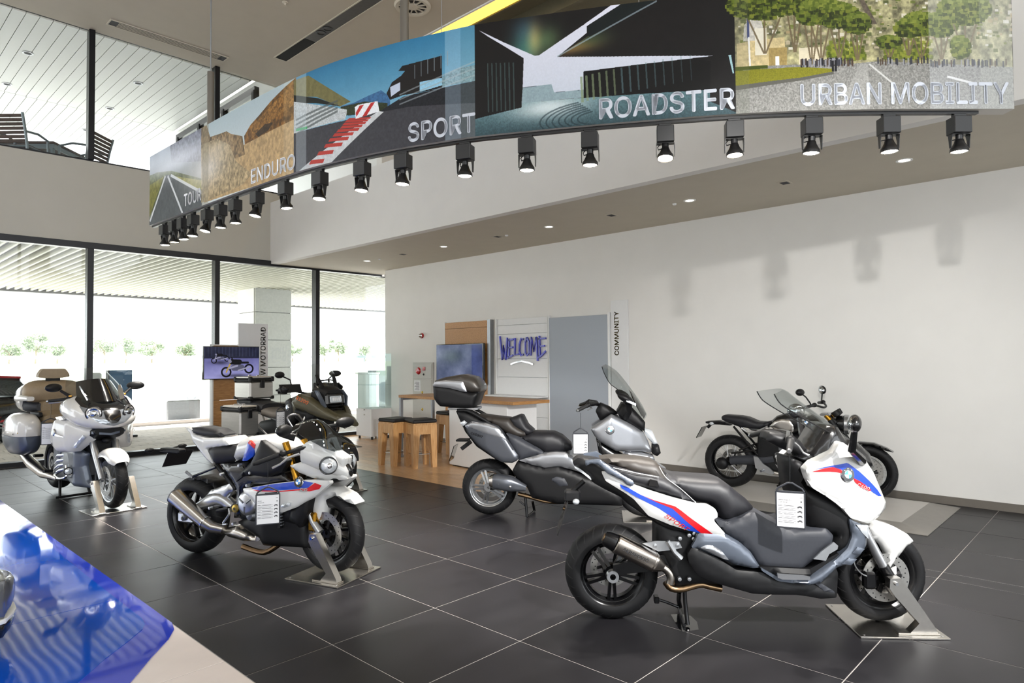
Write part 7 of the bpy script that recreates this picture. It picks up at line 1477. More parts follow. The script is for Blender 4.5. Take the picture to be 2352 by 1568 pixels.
for sg in (-1, 1):
    mp = [(1.265, 1.102), (1.385, 1.068), (1.468, 1.048), (1.520, 1.040)]
    mirror(bk, (mp[0][0]+.01, sg*.34, mp[0][1]), (0, .1, -.25*sg), .042, .088, .044, [(mp[0][0]+.02, sg*.29, mp[0][1]-.01), (1.14, sg*.23, 1.06), (1.22, sg*.17, 1.03)], [.016, .022, .028], 'matt_black')
    ga = [(1.242, 0.951), (1.162, 0.913), (1.031, 0.855)]; grip(bk, (ga[1][0]+.0, sg*.27, ga[1][1]), (ga[2][0], sg*.37, ga[2][1]), None, .018, 'matt_black')
    MB().tube([(ga[1][0], sg*.26, ga[1][1]), (ga[0][0]+.03, sg*.15, ga[0][1]-.0), (ga[0][0]+.06, sg*.10, ga[0][1]+.0)], .014, 10).build('clip_on_bar', 'matt_black', bk)
    lv = [(1.326, 0.923), (1.253, 0.897), (1.211, 0.853), (1.168, 0.827)]; MB().tube([(x, sg*(.24+.035*i), z) for i, (x, z) in enumerate(lv)], [.010, .009, .008, .009], 8).build('brake_lever' if sg < 0 else 'clutch_lever', 'alloy', bk)
    MB().tube([(1.06, sg*.10, .98), (1.17, sg*.10, .72)], .026, 14).build('fork_upper', 'gold_fork', bk); MB().tube([(1.165, sg*.10, .73), (1.24, sg*.10, .56)], .0285, 14).build('fork_tube', 'gold_fork', bk)
    MB().tube([(1.235, sg*.10, .57), (1.33, sg*.10, .40), (1.40, sg*.10, .33)], [.022, .024, .03], 14).build('fork_leg', 'alloy', bk)
    MB().bbox(1.29, 1.36, sg*.085-.03, sg*.085+.03, .33, .47, .012).build('brake_caliper', 'gold_fork', bk)
puff('front_fender', bk, 'bike_white', [(1.17, .55), (1.24, .63), (1.36, .665), (1.50, .655), (1.62, .61), (1.69, .55), (1.60, .565), (1.50, .60), (1.42, .56), (1.40, .44), (1.345, .36), (1.31, .42), (1.27, .52)], .088, 'full', .03, .05, 1)
# exhaust
e_ = [(-0.023, 0.510), (0.115, 0.433), (0.299, 0.321), (0.377, 0.283), (0.469, 0.267)]; E_ = [Vector(V3(p, y)) for p, y in zip(e_, (-.21, -.205, -.19, -.18, -.15))]
MB().loft(canister(E_[:3], [.060, .056, .048])).build('muffler', 'steel', bk, 40); MB().loft(canister([E_[0]-(E_[1]-E_[0])*.03, E_[0]+(E_[1]-E_[0])*.02], [.062, .062])).build('muffler_rim', 'alloy_dark', bk, 40)
MB().loft(canister([E_[2], E_[3], E_[4]], [.046, .042, .036])).build('link_pipe', 'steel', bk, 40); MB().loft(canister([E_[2]-(E_[2]-E_[1])*.02, E_[2]+(E_[3]-E_[2])*.1], [.052, .052])).build('clamp', 'chrome', bk, 40)
puff('collector_box', bk, 'steel', [(0.410, 0.226), (0.445, 0.270), (0.557, 0.296), (0.721, 0.248), (0.815, 0.228), (0.802, 0.202), (0.640, 0.185), (0.474, 0.202)], .14, 'full', .03, .05, 1)
MB().tube(smooth_line([(.62, -.10, .14), (.85, -.10, .12), (1.02, -.08, .22)], 8), .022, 10).build('exhaust_pipe', 'burnt_steel', bk)
hp_ = [(0.416, 0.415), (0.542, 0.446), (0.556, 0.402), (0.501, 0.327), (0.556, 0.333)]; MB().tube(L3(hp_[:2], -.17), .016, 8).build('footrest', 'matt_black', bk); MB().tube(smooth_line([V3(hp_[1], -.17), V3(hp_[2], -.18), V3(hp_[3], -.19), V3(hp_[4], -.2)], 8), .008, 8).build('brake_pedal', 'alloy', bk)
for b_ in [(0.357, 0.437), (0.790, 0.744), (0.759, 0.645), (0.674, 0.793), (0.482, 0.714), (0.614, 0.338)]: MB().lathe([(.001, -.20), (.011, -.199), (.013, -.17)], (b_[0], 0, b_[1]), 'y', 12).build('bolt', 'alloy', bk)
bpy.context.view_layer.update()
wheel_stand('brushed steel stand holding the front wheel of the white superbike', tuple(bk.matrix_world @ Vector((WB, 0, 0))), bk.rotation_euler[2], .315)

# ================================================================== white touring motorcycle, far left
bk = pose('touring_motorcycle', 'white touring motorcycle with tan seats and side cases, at the left by the windows', 'motorcycle', (2.170, 9.880, 0.040), -1.49575)
WB = 1.68
wheel(bk, 'rear_wheel', 0, .320, .318, .19, .222, 'alloy_dark', 'ten', (-.08,), .055, 0, .13)
wheel(bk, 'front_wheel', WB, .276, .300, .122, .218, 'alloy', 'ten', (-.075, .075), .05, .0, .16)
def lb(name, mat, rings, n=50): return MB().loft(rings).build(name, mat, bk, n)
# lower body and engine
lb('engine_block', 'engine_grey', [ring(.45, .20, .20, .62, 20, 4), ring(.75, .25, .18, .62, 20, 4), ring(1.1, .24, .2, .62, 20, 4), ring(1.3, .16, .3, .6, 20, 4)])
for sg in (-1, 1):
    for k in range(4): MB().tube([(1.0, sg*.20, .52-.05*k), (.80+.02*k, sg*.255, .50-.055*k), (.66, sg*.24, .44-.055*k)], .02, 8).build('engine_pipe', 'alloy', bk)
    puff('lower_fairing', bk, 'slate_blue', [(.98, .60), (1.24, .61), (1.36, .56), (1.34, .42), (1.38, .26), (1.46, .175), (1.20, .20), (.94, .27), (.98, .38), (1.08, .45), (1.05, .52)], [(.9, .25), (1.25, .245), (1.5, .10)], 'right' if sg < 0 else 'left', .02, .05, 1, .025, .05)
    puff('engine_side_panel', bk, 'slate_blue', [(.62, .62), (.86, .62), (.80, .36), (.66, .40)], .262, 'right' if sg < 0 else 'left', .015, .04, 1, .025, .03)
    fg_ = MB().lathe([(.001, -.05), (.035, -.045), (.045, 0), (.04, .012)], (0, 0, 0), 'x', 20).build('fog_lamp', 'matt_black', bk); fg_.location = (1.22, sg*.285, .365)
    MB().lathe([(.001, .02), (.02, .018), (.036, .010)], (0, 0, 0), 'x', 20).build('fog_lens', 'lens_clear', fg_)
    MB().tube([(1.15, sg*.20, .34), (1.20, sg*.27, .34)], .012, 8).build('fog_bracket', 'matt_black', bk)
    MB().tube(smooth_line([(.7, sg*.26, .27), (.95, sg*.30, .26), (1.15, sg*.28, .30), (1.12, sg*.27, .42)], 10), .013, 8).build('crash_bar', 'chrome', bk)
    MB().tube([(.55, sg*.24, .30), (.60, sg*.34, .31)], .018, 8).build('foot_peg', 'matt_black', bk); MB().tube([(.20, sg*.24, .45), (.24, sg*.34, .46)], .018, 8).build('passenger_peg', 'matt_black', bk)
    E_ = [Vector((-.30, sg*.30, .43)), Vector((-.05, sg*.28, .33)), Vector((.25, sg*.24, .24)), Vector((.55, sg*.18, .20))]; MB().loft(canister(E_, [.048, .058, .055, .03])).build('muffler', 'steel', bk, 40)
    MB().tube([(.42, sg*.12, .24), (.55, sg*.16, .0-.03)], .016, 8).build('center_stand_leg', 'matt_black', bk)
MB().tube([(.55, -.2, -.022), (.55, .2, -.022)], .014, 8).build('stand_cross_bar', 'matt_black', bk)
lb('chassis', 'matt_black', [ring(.2, .12, .40, .72, 16, 3), ring(.7, .16, .45, .80, 16, 3), ring(1.2, .17, .50, .85, 16, 3), ring(1.42, .12, .50, .80, 16, 3)])
# side and upper fairing
for sg in (-1, 1):
    puff('side_fairing', bk, 'pearl_white', [(.88, .80), (.98, .92), (1.12, .955), (1.30, .93), (1.50, .835), (1.56, .80), (1.46, .70), (1.33, .585), (1.14, .575), (.94, .625), (.86, .68)], [(.85, .375), (1.1, .40), (1.3, .35), (1.45, .25), (1.58, .15)], 'right' if sg < 0 else 'left', .05, .12, 1, .025, .08)
    puff('side_turn_light', bk, 'lens_clear', [(1.40, .635), (1.52, .755), (1.49, .775), (1.36, .645)], [(1.3, .325), (1.6, .20)], 'right' if sg < 0 else 'left', .01, .02, 0, .02, .02)
    MB().prism([(1.02, .955), (1.20, .975), (1.28, .945), (1.12, .925)], sg*.24, sg*.355).build('chrome_vent', 'chrome', bk, 15)
    badge(bk, (1.12, sg*.402, .80), (.08, sg, .12), .036)
    MB().strap([(1.17, sg*.400, .775), (1.24, sg*.385, .765), (1.31, sg*.36, .755)], (0, .1, 1), [.012, .008, .003], .003).build('side_trim', 'chrome', bk, 20)
UF = [ring(.98, .30, .93, 1.14, 28, 2.6), ring(1.12, .345, .91, 1.20, 28, 2.6), ring(1.28, .355, .86, 1.22, 28, 2.7), ring(1.42, .335, .84, 1.15, 28, 2.7), ring(1.54, .285, .83, 1.095, 28, 2.7), ring(1.62, .22, .84, 1.05, 28, 2.5), ring(1.67, .13, .85, .98, 28, 2.3), ring(1.69, .05, .86, .93, 28, 2.2)]
lb('upper_fairing', 'pearl_white', UF, 60)
def pin(P, y, z):
    r = False; n = len(P)
    for i in range(n):
        (y1, z1), (y2, z2) = P[i], P[(i+1) % n]
        if (z1 > z) != (z2 > z) and y < (y2-y1)*(z-z1)/(z2-z1) + y1: r = not r
    return r
def fz(y, z):
    """how far forward the fairing surface lies at (y, z)"""
    def at(x):
        for A_, B_ in zip(UF, UF[1:]):
            if A_[0][0] <= x <= B_[0][0]:
                f = (x-A_[0][0])/(B_[0][0]-A_[0][0]); return [(p[1]*(1-f)+q[1]*f, p[2]*(1-f)+q[2]*f) for p, q in zip(A_, B_)]
    lo, hi = 1.28, 1.69
    if not pin(at(lo), y, z): return lo
    for _ in range(12):
        m = (lo+hi)/2
        if pin(at(m), y, z): lo = m
        else: hi = m
    return lo
def front_patch(name, mat, poly_, off=.004, sp=.022, smooth=1):
    P = chaikin(poly_, 1, .012); V, F, B = cdt(P, sp); return MB().add([(fz(v[0], v[1])+off, v[0], v[1]) for v in V], F).build(name, mat, bk, 80)
HL = [(-.262, 1.098), (-.17, 1.085), (-.10, 1.06), (0, 1.045), (.10, 1.06), (.17, 1.085), (.262, 1.098), (.255, 1.03), (.20, .965), (.12, .90), (0, .868), (-.12, .90), (-.20, .965), (-.255, 1.03)]
front_patch('headlight_unit', M('headlamp_glass', '83888e', .08, .5, 1.), HL, .004)
for sg in (-1, 1):
    xx = fz(sg*.175, 1.012); g_ = MB().lathe([(.068, -.01), (.073, .008), (.06, .014), (.052, .004), (.001, -.004)], (0, 0, 0), 'x', 28).build('headlight', 'chrome', bk); g_.location = (xx, sg*.175, 1.012); g_.rotation_euler = (0, 0, sg*.45)
    MB().ell((.006, 0, 0), .014, .036, .036, 18).build('headlight_bulb', 'mirror_glass', g_)
    MB().lathe([(.074, .0), (.082, .006), (.074, .012)], (0, 0, 0), 'x', 28).build('headlight_ring', 'matt_black', g_)
front_patch('center_headlight', 'gloss_black', [(-.085, 1.035), (.085, 1.035), (.075, .95), (.03, .90), (-.03, .90), (-.075, .95)], .010)
lb('intake_mouth', 'matt_black', [ring(1.2, .24, .66, .86, 20, 3), ring(1.45, .20, .70, .85, 20, 3), ring(1.58, .15, .77, .845, 20, 3)])
MB().strap([(1.55, -.17, .80), (1.61, 0, .775), (1.55, .17, .80)], (0, 0, 1), .012, .006).build('chin_trim', 'slate_blue', bk, 40)
# visor and windscreen
VS = [(-.25, 1.085), (-.13, 1.045), (0, 1.03), (.13, 1.045), (.25, 1.085), (.265, 1.16), (.22, 1.205), (-.22, 1.205), (-.265, 1.16)]
front_patch('visor', 'gloss_black', VS, .005)
rows = []
for k in range(9):
    f = k/8; hw = .225 - .05*f**2; z = 1.13 + .25*f; x = 1.50 - .24*f
    rows.append([(x - .16*abs(j/5)**2.2, hw*j/5, z - .03*(j/5)**2) for j in range(-5, 6)])
sheet('dark_screen', bk, 'gloss_black', rows)
rows = []
for k in range(11):
    f = k/10; hw = .30 - .11*f**2.5; z = 1.14 + .37*f; x = 1.48 - .34*f
    rows.append([(x - .20*abs(j/6)**2.2 - .01, hw*j/6, z - .05*(j/6)**2*(f+.3)) for j in range(-6, 7)])
sheet('windscreen', bk, 'screen_clear', rows)
for sg in (-1, 1): MB().strap([(1.47, sg*.17, 1.145), (1.38, sg*.185, 1.23), (1.30, sg*.20, 1.30)], (.3, sg*.5, .2), [.022, .026, .014], .008).build('screen_deflector', 'chrome', bk, 30)
# fork and fender
for sg in (-1, 1):
    MB().tube([(1.36, sg*.12, .80), (1.52, sg*.105, .52), (1.66, sg*.10, .30)], [.035, .038, .030], 14).build('fork_leg', 'alloy', bk)
    MB().bbox(1.50, 1.56, sg*.095-.025, sg*.095+.025, .27, .37, .010).build('brake_caliper', 'matt_black', bk)
fender_arc('front_fender', bk, 'pearl_white', WB, .27, .345, 40, 122, .105, .085)
MB().ell((1.50, 0, .70), .05, .05, .035, 16).build('horn', 'matt_black', bk)
# seats, cases
puff('fuel_tank', bk, 'pearl_white', [(.62, .80), (.70, .95), (.85, 1.03), (1.02, 1.06), (1.15, .98), (1.10, .82), (.85, .74)], [(.6, .14), (.9, .24), (1.1, .20)], 'full', .06, .12, 1, .035)
lb('rider_seat', 'seat_tan', [ring(.05, .16, .74, .86, 20, 3), ring(.3, .19, .70, .83, 20, 3), ring(.55, .16, .70, .86, 20, 3), ring(.68, .10, .74, .90, 20, 3)])
lb('passenger_seat', 'seat_tan', [ring(-.30, .18, .80, .97, 20, 3.5), ring(-.10, .20, .80, .96, 20, 3.5), ring(.10, .19, .78, .93, 20, 3.5)])
lb('backrest', 'seat_tan', [ring(-.38, .285, 1.06, 1.35, 24, 3.5), ring(-.30, .325, 1.05, 1.345, 24, 3.5), ring(-.22, .30, 1.07, 1.32, 24, 3.5), ring(-.18, .24, 1.10, 1.28, 24, 3.5)])
lb('lower_backrest', 'seat_tan', [ring(-.36, .17, .92, 1.10, 20, 4), ring(-.22, .17, .92, 1.10, 20, 4), ring(-.18, .14, .95, 1.08, 20, 4)])
HR = [(-.175, 1.385), (-.165, 1.43), (-.125, 1.49), (.125, 1.49), (.165, 1.43), (.175, 1.385), (.09, 1.372), (0, 1.368), (-.09, 1.372)]
MB().prism(chaikin(HR, 1, .02), -.34, -.24, 'yz').build('headrest', 'seat_tan', bk, 40); MB().bbox(-.31, -.27, -.08, .08, 1.30, 1.38, .01).build('headrest_post', 'matt_black', bk)
for sg in (-1, 1):
    lb('arm_rest', 'pearl_white', list((ring(-.45, .05, 1.08, 1.16, 16, 3, sg*.32), ring(-.25, .055, 1.09, 1.17, 16, 3, sg*.33), ring(-.02, .04, 1.10, 1.155, 16, 3, sg*.31))))
lb('top_case', 'pearl_white', [ring(-.78, .22, .98, 1.22, 24, 3.5), ring(-.70, .30, .95, 1.28, 24, 3.5), ring(-.50, .335, .93, 1.31, 24, 3.5), ring(-.385, .33, .94, 1.31, 24, 3.5)])
lb('case_lower', 'grey_plastic', [ring(-.384, .30, .94, 1.12, 20, 4), ring(-.30, .28, .95, 1.10, 20, 4), ring(-.20, .20, .96, 1.06, 20, 4)])
for sg in (-1, 1):
    yc = sg*.345
    def half(r, up, zc): return [(x, y, max(z, zc) if up else min(z, zc)) for x, y, z in r]
    RR = [ring(-.62, .07, .56, .82, 28, 2.6, yc), ring(-.55, .12, .48, .90, 28, 2.8, yc), ring(-.30, .155, .44, .95, 28, 3, yc), ring(-.02, .155, .45, .945, 28, 3, yc), ring(.12, .12, .50, .90, 28, 2.8, yc), ring(.17, .06, .56, .84, 28, 2.6, yc)]
    lb('side_case', 'pearl_white', [half(r, True, .685) for r in RR], 40); lb('side_case_lower', 'slate_blue', [half(r, False, .682) for r in RR], 40)
    MB().ell((.10, sg*.46, .73), .012, .014, .010).build('case_lock', 'brass', bk)
    MB().strap([(-.2, sg*.503, .715), (.03, sg*.497, .715)], (0, 0, 1), .008, .003).build('case_trim', 'chrome', bk)
    MB().bbox(-.30, .05, sg*.22-.02, sg*.22+.02, .9, .96, .01).build('case_bracket', 'matt_black', bk)
    mirror(bk, (1.18, sg*.42, 1.29), (0, .1, -.35*sg), .042, .095, .048, [(1.19, sg*.36, 1.26), (1.22, sg*.27, 1.19), (1.26, sg*.23, 1.13)], [.014, .020, .030], 'matt_black')
    MB().ell((1.235, sg*.275, 1.195), .012, .02, .01).build('mirror_signal', 'lens_amber', bk)
    grip(bk, (.96, sg*.24, 1.15), (.93, sg*.40, 1.135), [(1.0, sg*.23, 1.14), (1.03, sg*.32, 1.12), (.99, sg*.41, 1.115)], .018, 'chrome'); MB().tube([(.97, sg*.22, 1.15), (1.05, sg*.06, 1.13), (1.06, 0, 1.13)], .016, 8).build('handlebar', 'matt_black', bk)
bpy.context.view_layer.update()
ws = wheel_stand('brushed steel stand holding the front wheel of the white touring motorcycle', tuple(bk.matrix_world @ Vector((WB, 0, -.04))), bk.rotation_euler[2], .31, -.18, .22, .27, .15)

# ================================================================== olive adventure motorcycle, behind the superbike
bk = pose('adventure_motorcycle', 'olive adventure motorcycle with aluminium cases, behind the white superbike', 'motorcycle', (4.280, 8.715, 0.000), -1.43117)
WB = 1.5
wheel(bk, 'rear_wheel', 0, .325, .322, .18, .225, 'rim_black', 'wire', (-.07,), .055, 0, .13)
wheel(bk, 'front_wheel', WB, .335, .318, .13, .245, 'rim_black', 'wire', (-.075, .075), .05, .0, .155)
lb('engine_block', 'matt_black', [ring(.5, .16, .28, .66, 20, 3.5), ring(.8, .18, .26, .70, 20, 3.5), ring(1.1, .16, .30, .66, 20, 3.5)])
for sg in (-1, 1):
    MB().lathe([(.05, 0), (.09, .05*sg), (.095, .15*sg), (.08, .2*sg), (.02, .21*sg)], (.92, sg*.15, .46), 'y', 18).build('cylinder_head', 'alloy_dark', bk, 30)
    MB().tube(smooth_line([(.70, sg*.20, .66), (1.0, sg*.28, .62), (1.16, sg*.30, .78), (1.22, sg*.22, .98), (1.26, sg*.15, 1.02)], 12), .014, 10).build('crash_bar', 'steel', bk)
    MB().tube(smooth_line([(1.16, sg*.30, .78), (1.02, sg*.40, .66), (.85, sg*.36, .42), (.70, sg*.22, .30)], 12), .014, 10).build('crash_bar', 'steel', bk)
    MB().tube(smooth_line([(1.10, sg*.36, .80), (1.06, sg*.40, .92), (1.16, sg*.33, .95), (1.20, sg*.26, .84)], 10), .013, 8).build('crash_bar', 'steel', bk)
    MB().tube([(1.18, sg*.10, 1.02), (1.32, sg*.10, .72), (1.5, sg*.10, .335)], [.027, .027, .030], 12).build('fork_leg', 'matt_black', bk)
    MB().tube([(.62, sg*.12, .80), (.25, sg*.15, .88), (-.38, sg*.16, 1.03)], .014, 8).build('rear_frame', 'alloy', bk)
    MB().tube([(.45, sg*.16, .55), (.2, sg*.2, .72), (-.15, sg*.18, .95)], .013, 8).build('pannier_rail', 'alloy', bk); MB().tube([(.25, sg*.21, .62), (-.25, sg*.21, .64), (-.35, sg*.18, .92)], .012, 8).build('pannier_rail', 'steel', bk)
    MB().tube([(.10, sg*.21, .60), (.55, sg*.22, .38)], .013, 8).build('peg_bracket', 'alloy', bk)
lb('chassis', 'matt_black', [ring(.0, .10, .55, .80, 16, 3), ring(.4, .14, .55, .86, 16, 3), ring(1.0, .15, .6, .95, 16, 3), ring(1.3, .12, .7, 1.05, 16, 3)])
lb('rider_seat', 'seat_grey', [ring(.18, .18, .86, .99, 20, 3), ring(.42, .18, .84, .95, 20, 3), ring(.64, .14, .85, .99, 20, 3), ring(.72, .09, .88, 1.02, 20, 3)])
lb('passenger_seat', 'seat_dark', [ring(-.22, .16, .94, 1.06, 20, 3), ring(-.02, .18, .92, 1.07, 20, 3), ring(.19, .17, .90, 1.04, 20, 3)])
lb('fuel_tank', 'olive_paint', [ring(.66, .12, .86, 1.08, 24, 2.8), ring(.80, .22, .84, 1.16, 24, 2.8), ring(1.0, .27, .84, 1.21, 24, 2.8), ring(1.18, .26, .86, 1.20, 24, 2.8), ring(1.30, .18, .92, 1.14, 24, 2.8)])
for sg in (-1, 1):
    o, RS_ = puff('side_shroud', bk, 'olive_paint', [(.98, 1.10), (1.10, 1.20), (1.28, 1.16), (1.45, 1.05), (1.62, .94), (1.72, .86), (1.58, .87), (1.40, .92), (1.24, .98), (1.05, 1.02)], [(.95, .315), (1.3, .29), (1.5, .21), (1.7, .10)], 'right' if sg < 0 else 'left', .03, .06, 1, .025, .06)
    puff('air_scoop', bk, 'matt_black', [(1.02, 1.02), (1.25, .99), (1.34, .93), (1.28, .86), (1.12, .84), (1.02, .90)], [(1.0, .30), (1.35, .24)], 'right' if sg < 0 else 'left', .03, .05, 1, .025, .06)
    puff('knee_shroud', bk, 'matt_black', [(.72, 1.10), (.86, 1.14), (.98, 1.05), (1.0, .88), (.85, .78), (.72, .84)], [(.7, .20), (1.0, .29)], 'right' if sg < 0 else 'left', .03, .05, 1, .025, .05)
    badge(bk, (.86, sg*.262, 1.02), (-.15, sg, .15), .038)
text_on('model_lettering', bk, 'orange_print', 'R1200', .085, (1.20, 1.125), -.30, RS_, .014, .2, 1.15, -1, .004)
lb('beak', 'olive_paint', [ring(1.36, .17, .92, 1.03, 20, 2.6), ring(1.55, .14, .89, .98, 20, 2.6), ring(1.72, .10, .84, .92, 20, 2.6), ring(1.84, .04, .81, .86, 20, 2.4)])
for k in range(3): MB().bbox(1.48, 1.50+.01*k, -.10+.01*k, .10-.01*k, 1.005-.022*k, 1.017-.022*k, .003).build('beak_louvre', 'matt_black', bk)
lb('nose_shell', 'matt_black', [ring(1.22, .18, .98, 1.30, 20, 2.8), ring(1.38, .16, 1.0, 1.29, 20, 2.8), ring(1.45, .13, 1.03, 1.25, 20, 2.8)])
h_ = MB().bbox(-.02, .03, -.15, .15, -.085, .075, .03).build('headlight', 'gloss_black', bk); h_.location = (1.455, -.01, 1.13); h_.rotation_euler = (0, -.15, 0)
MB().bbox(.031, .040, -.095, .075, -.045, .035, .008).build('headlight_reflector', 'lens_clear', h_); MB().bbox(.0405, .046, -.07, .05, -.03, .02, .006).build('headlight_led', 'lens_clear', h_)
for k in range(4): MB().box(.0462, .048, -.066+.03*k, -.046+.03*k, -.026, .016).build('led_lens', 'white_board', h_, 0)
for sg in (-1, 1): MB().strap([(1.46, sg*.16, 1.04), (1.42, sg*.20, 1.16), (1.34, sg*.19, 1.24)], (1, 0, 0), .03, .012).build('headlight_cheek', 'slate_blue', bk, 30)
rows = []
for k in range(9):
    f = k/8; hw = .20 + .04*math.sin(f*2.4) - .10*max(0, f-.7)/.3*.8; z = 1.22 + .34*f; x = 1.40 - .20*f
    rows.append([(x - .12*abs(j/5)**2.2, hw*j/5, z) for j in range(-5, 6)])
sheet('windscreen', bk, 'screen_clear', rows)
for sg in (-1, 1): MB().strap([(1.36, sg*.10, 1.26), (1.30, sg*.12, 1.36), (1.26, sg*.13, 1.43)], (0, 1, 0), [.022, .026, .018], .007).build('screen_bracket', 'matt_black', bk, 30)
MB().tube([(1.30, -.14, 1.35), (1.33, 0, 1.37), (1.30, .14, 1.35)], .008, 8).build('screen_bar', 'matt_black', bk); MB().tube([(1.25, -.12, 1.24), (1.22, -.1, 1.36), (1.22, .1, 1.36), (1.25, .12, 1.24)], .007, 8).build('gauge_hoop', 'matt_black', bk)
MB().bbox(1.16, 1.20, -.11, .11, 1.24, 1.33, .012).build('gauge', 'matt_black', bk)
for sg in (-1, 1):
    MB().tube(smooth_line([(1.06, 0, 1.17), (1.04, sg*.14, 1.20), (.97, sg*.30, 1.24), (.92, sg*.44, 1.245)], 10), .013, 10).build('handlebar', 'matt_black', bk)
    grip(bk, (.96, sg*.32, 1.24), (.92, sg*.45, 1.245), None, .017, 'matt_black')
    puff('hand_guard', bk, 'matt_black', [(.90, 1.20), (.94, 1.285), (1.02, 1.31), (1.10, 1.27), (1.06, 1.20)], .46, 'right' if sg < 0 else 'left', .03, .04, 1, .02, .02)
    sheet('hand_guard_front', bk, 'matt_black', [[(1.07 - .05*f - .04*abs(g), sg*(.20 + .27*(f)), 1.215 + .10*g - .0*f) for g in (0, .33, .66, 1)] for f in (0, .25, .5, .75, 1)], .008)
    mirror(bk, (.94, sg*.43, 1.435), (0, .15, -.3*sg), .036, .085, .042, [(.95, sg*.38, 1.41), (.97, sg*.30, 1.37), (.98, sg*.27, 1.25)], .009, 'matt_black')
fl_ = MB().lathe([(.001, -.04), (.045, -.035), (.055, .01), (.05, .02)], (0, 0, 0), 'x', 20).build('fog_lamp', 'matt_black', bk); fl_.location = (1.25, .33, .78); MB().lathe([(.001, .03), (.03, .028), (.048, .021)], (0, 0, 0), 'x', 20).build('fog_lens', 'lens_clear', fl_)
fender_arc('front_fender', bk, 'matt_black', WB, .335, .335, 10, 120, .085, .05)
def alu_case(name, lab, x0, x1, y0, y1, z0, z1, taper=.0):
    """aluminium case: body, black corner guards, lid, latches"""
    cx, cy = (x0+x1)/2, (y0+y1)/2; o = MB().bbox(x0, x1, y0, y1, z0, z1-.07, .02).build(name, 'aluminium_case', bk, 25)
    MB().bbox(x0-.006, x1+.006, y0-.006, y1+.006, z1-.0695, z1-.03, .015).build('lid_band', 'matt_black', o, 25)
    MB().bbox(x0+.004, x1-.004, y0+.004, y1-.004, z1-.0295, z1, .02).build('lid', 'aluminium_case', o, 25)
    for sx in (x0, x1):
        for sy in (y0, y1):
            a, b = (sx-.008, sx+.045) if sx == x0 else (sx-.045, sx+.008); c, d = (sy-.008, sy+.045) if sy == y0 else (sy-.045, sy+.008)
            MB().bbox(a, b, c, d, z0-.012, z0+.035, .010).build('corner_guard', 'matt_black', o, 25); MB().bbox(a, b, c, d, z1-.075, z1-.005, .012).build('corner_guard', 'matt_black', o, 25)
    MB().bbox(x1+.008, x1+.022, cy-.03, cy+.03, z1-.16, z1-.05, .006).build('latch', 'matt_black', o, 25)
    for k in (-1, 1): MB().tube([(cx+k*.10, cy-.02, z1+.0005), (cx+k*.10, cy-.02, z1+.012), (cx+k*.10, cy+.02, z1+.012), (cx+k*.10, cy+.02, z1+.0005)], .006, 6).build('lashing_eye', 'steel', o)
    return o
alu_case('top_case', '', -.44, -.06, -.185, .185, 1.095, 1.40)
MB().bbox(-.42, -.08, -.16, .16, 1.03, 1.08, .01).build('case_rack', 'matt_black', bk)
alu_case('side_case', '', -.18, .26, -.535, -.26, .645, 1.03); alu_case('side_case', '', -.18, .26, .26, .535, .645, 1.03)
MB().tube([(-.05, .20, .62), (.3, .20, .48)], .05, 12).build('muffler', 'steel', bk)
bpy.context.view_layer.update()
wheel_stand('brushed steel stand under the olive adventure motorcycle, behind the white superbike', tuple(bk.matrix_world @ Vector((WB, 0, 0))), bk.rotation_euler[2], .35)

# ================================================================== hanging spec sheets (each hangs from a handlebar)
BK = {o.name: o for o in C.objects if o.parent is None and o.get('category') in ('scooter', 'motorcycle')}
def wpt(b, p): return BK[b].matrix_world @ Vector(p)
def card(b, y, top, hang, label, t1, t2, s=1., rz=None, tilt=0.):
    T, Hn = wpt(b, (top[0], y, top[1])), wpt(b, (hang[0], y, hang[1])); spec_card(label, tuple(T), face_cam(T) + (rz or 0), t1, t2, tuple(Hn), tilt, s)
q = [(0.973, 0.900), (0.976, 1.060)]; card('sport_scooter', -.36, q[0], q[1], 'white spec sheet in a black frame hanging from the white striped scooter', 'URBAN MOBILITY', 'C 600 SPORT.', 1.0)
q = [(0.958, 0.931), (0.959, 1.080)]; card('touring_scooter', -.375, q[0], q[1], 'white spec sheet in a black frame hanging from the silver touring scooter', 'URBAN MOBILITY', 'C 650 GT.', .98)
q = [(1.143, 0.691), (1.142, 0.862)]; card('superbike', -.36, q[0], q[1], 'white spec sheet in a black frame hanging from the white superbike', 'SPORT', 'S 1000 RR.', 1.08)
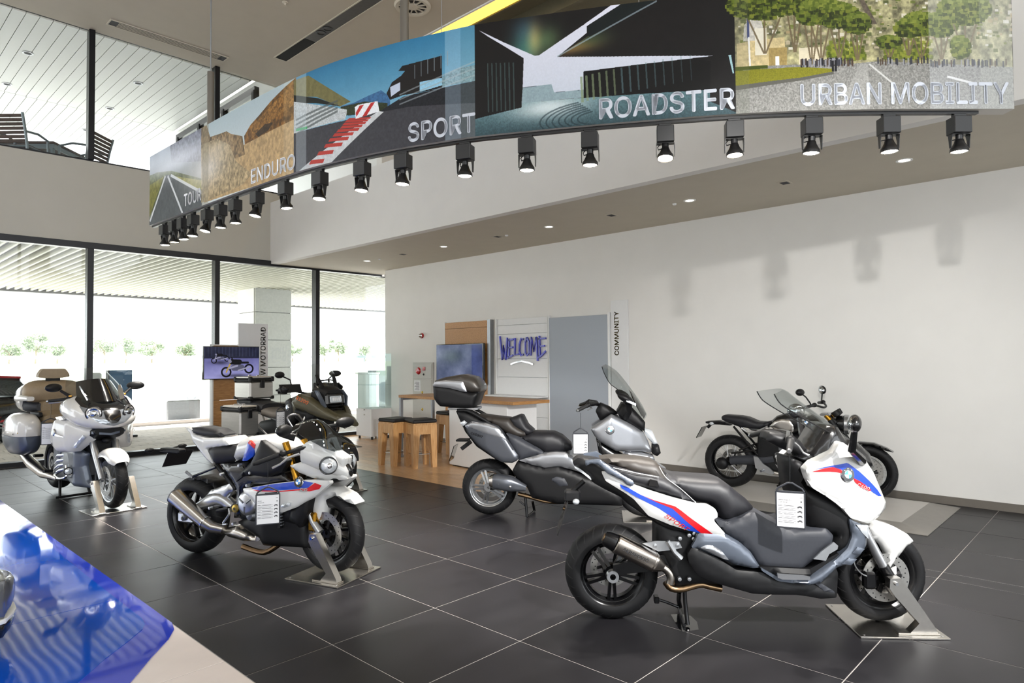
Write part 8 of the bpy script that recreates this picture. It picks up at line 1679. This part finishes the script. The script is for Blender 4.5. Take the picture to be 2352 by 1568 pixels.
q = [(-0.332, 0.930), (-0.334, 1.104)]; T, Hn = wpt('touring_motorcycle', (.80, q[0][0], q[0][1])), wpt('touring_motorcycle', (.80, q[0][0], q[1][1])); spec_card('white spec sheet in a black frame hanging from the white touring motorcycle', tuple(T), face_cam(T), 'TOUR', 'K 1600 GTL EXCLUSIVE.', tuple(Hn), 0, 1.2)
q = [(-0.409, 1.037), (-0.410, 1.198)]; T, Hn = wpt('adventure_motorcycle', (.93, q[0][0], q[0][1])), wpt('adventure_motorcycle', (.93, q[0][0], q[1][1])); spec_card('white spec sheet in a black frame hanging from the olive adventure motorcycle', tuple(T), face_cam(T) + .8, 'ENDURO', 'R 1200 GS ADVENTURE.', tuple(Hn), 0, .95)
# ================================================================== the end of a silver car at the left edge
sc_ = bpy.data.objects['silver_car']; TP = [(0.747, 4.506)]; sc_.location = (TP[0][0], TP[0][1], .0075); sc_.rotation_euler = (0, 0, math.atan2(.726, -.687))
def nose(z0, z1, gx=0., e=3.2, rr=(0, .03, .08, .16, .30, 1.2)):
    hw = (.01, .10, .19, .28, .36, .40); return [[(x+gx, y, z0 + (z1-z0)*(.5+.5*(zz))) for y, zz in [(h*math.copysign(abs(math.cos(2*PI*k/24))**(2/e), math.cos(2*PI*k/24)), math.copysign(abs(math.sin(2*PI*k/24))**(2/e), math.sin(2*PI*k/24))) for k in range(24)]] for x, h in zip(rr, hw)]
MB().loft(nose(.212, .42, .008)).build('body', M('car_silver', '8f9296', .22, .7, .6), sc_, 50)
MB().loft(nose(.185, .2115, 0., 4)).build('white_strip', 'white_paint', sc_, 50); MB().loft(nose(.11, .1845, .012)).build('black_skirt', 'gloss_black', sc_, 50)
for sg in (-1, 1):
    w_ = MB().lathe([(.2, -.10), (.30, -.10), (.315, -.06), (.315, .06), (.30, .10), (.2, .10)], (1.05, sg*.30, .315), 'y', 28).build('wheel', 'rubber', sc_, 40); MB().lathe([(.001, .06), (.2, .08), (.2, -.08), (.001, -.06)], (1.05, sg*.30, .315), 'y', 24).build('rim', 'alloy', w_)
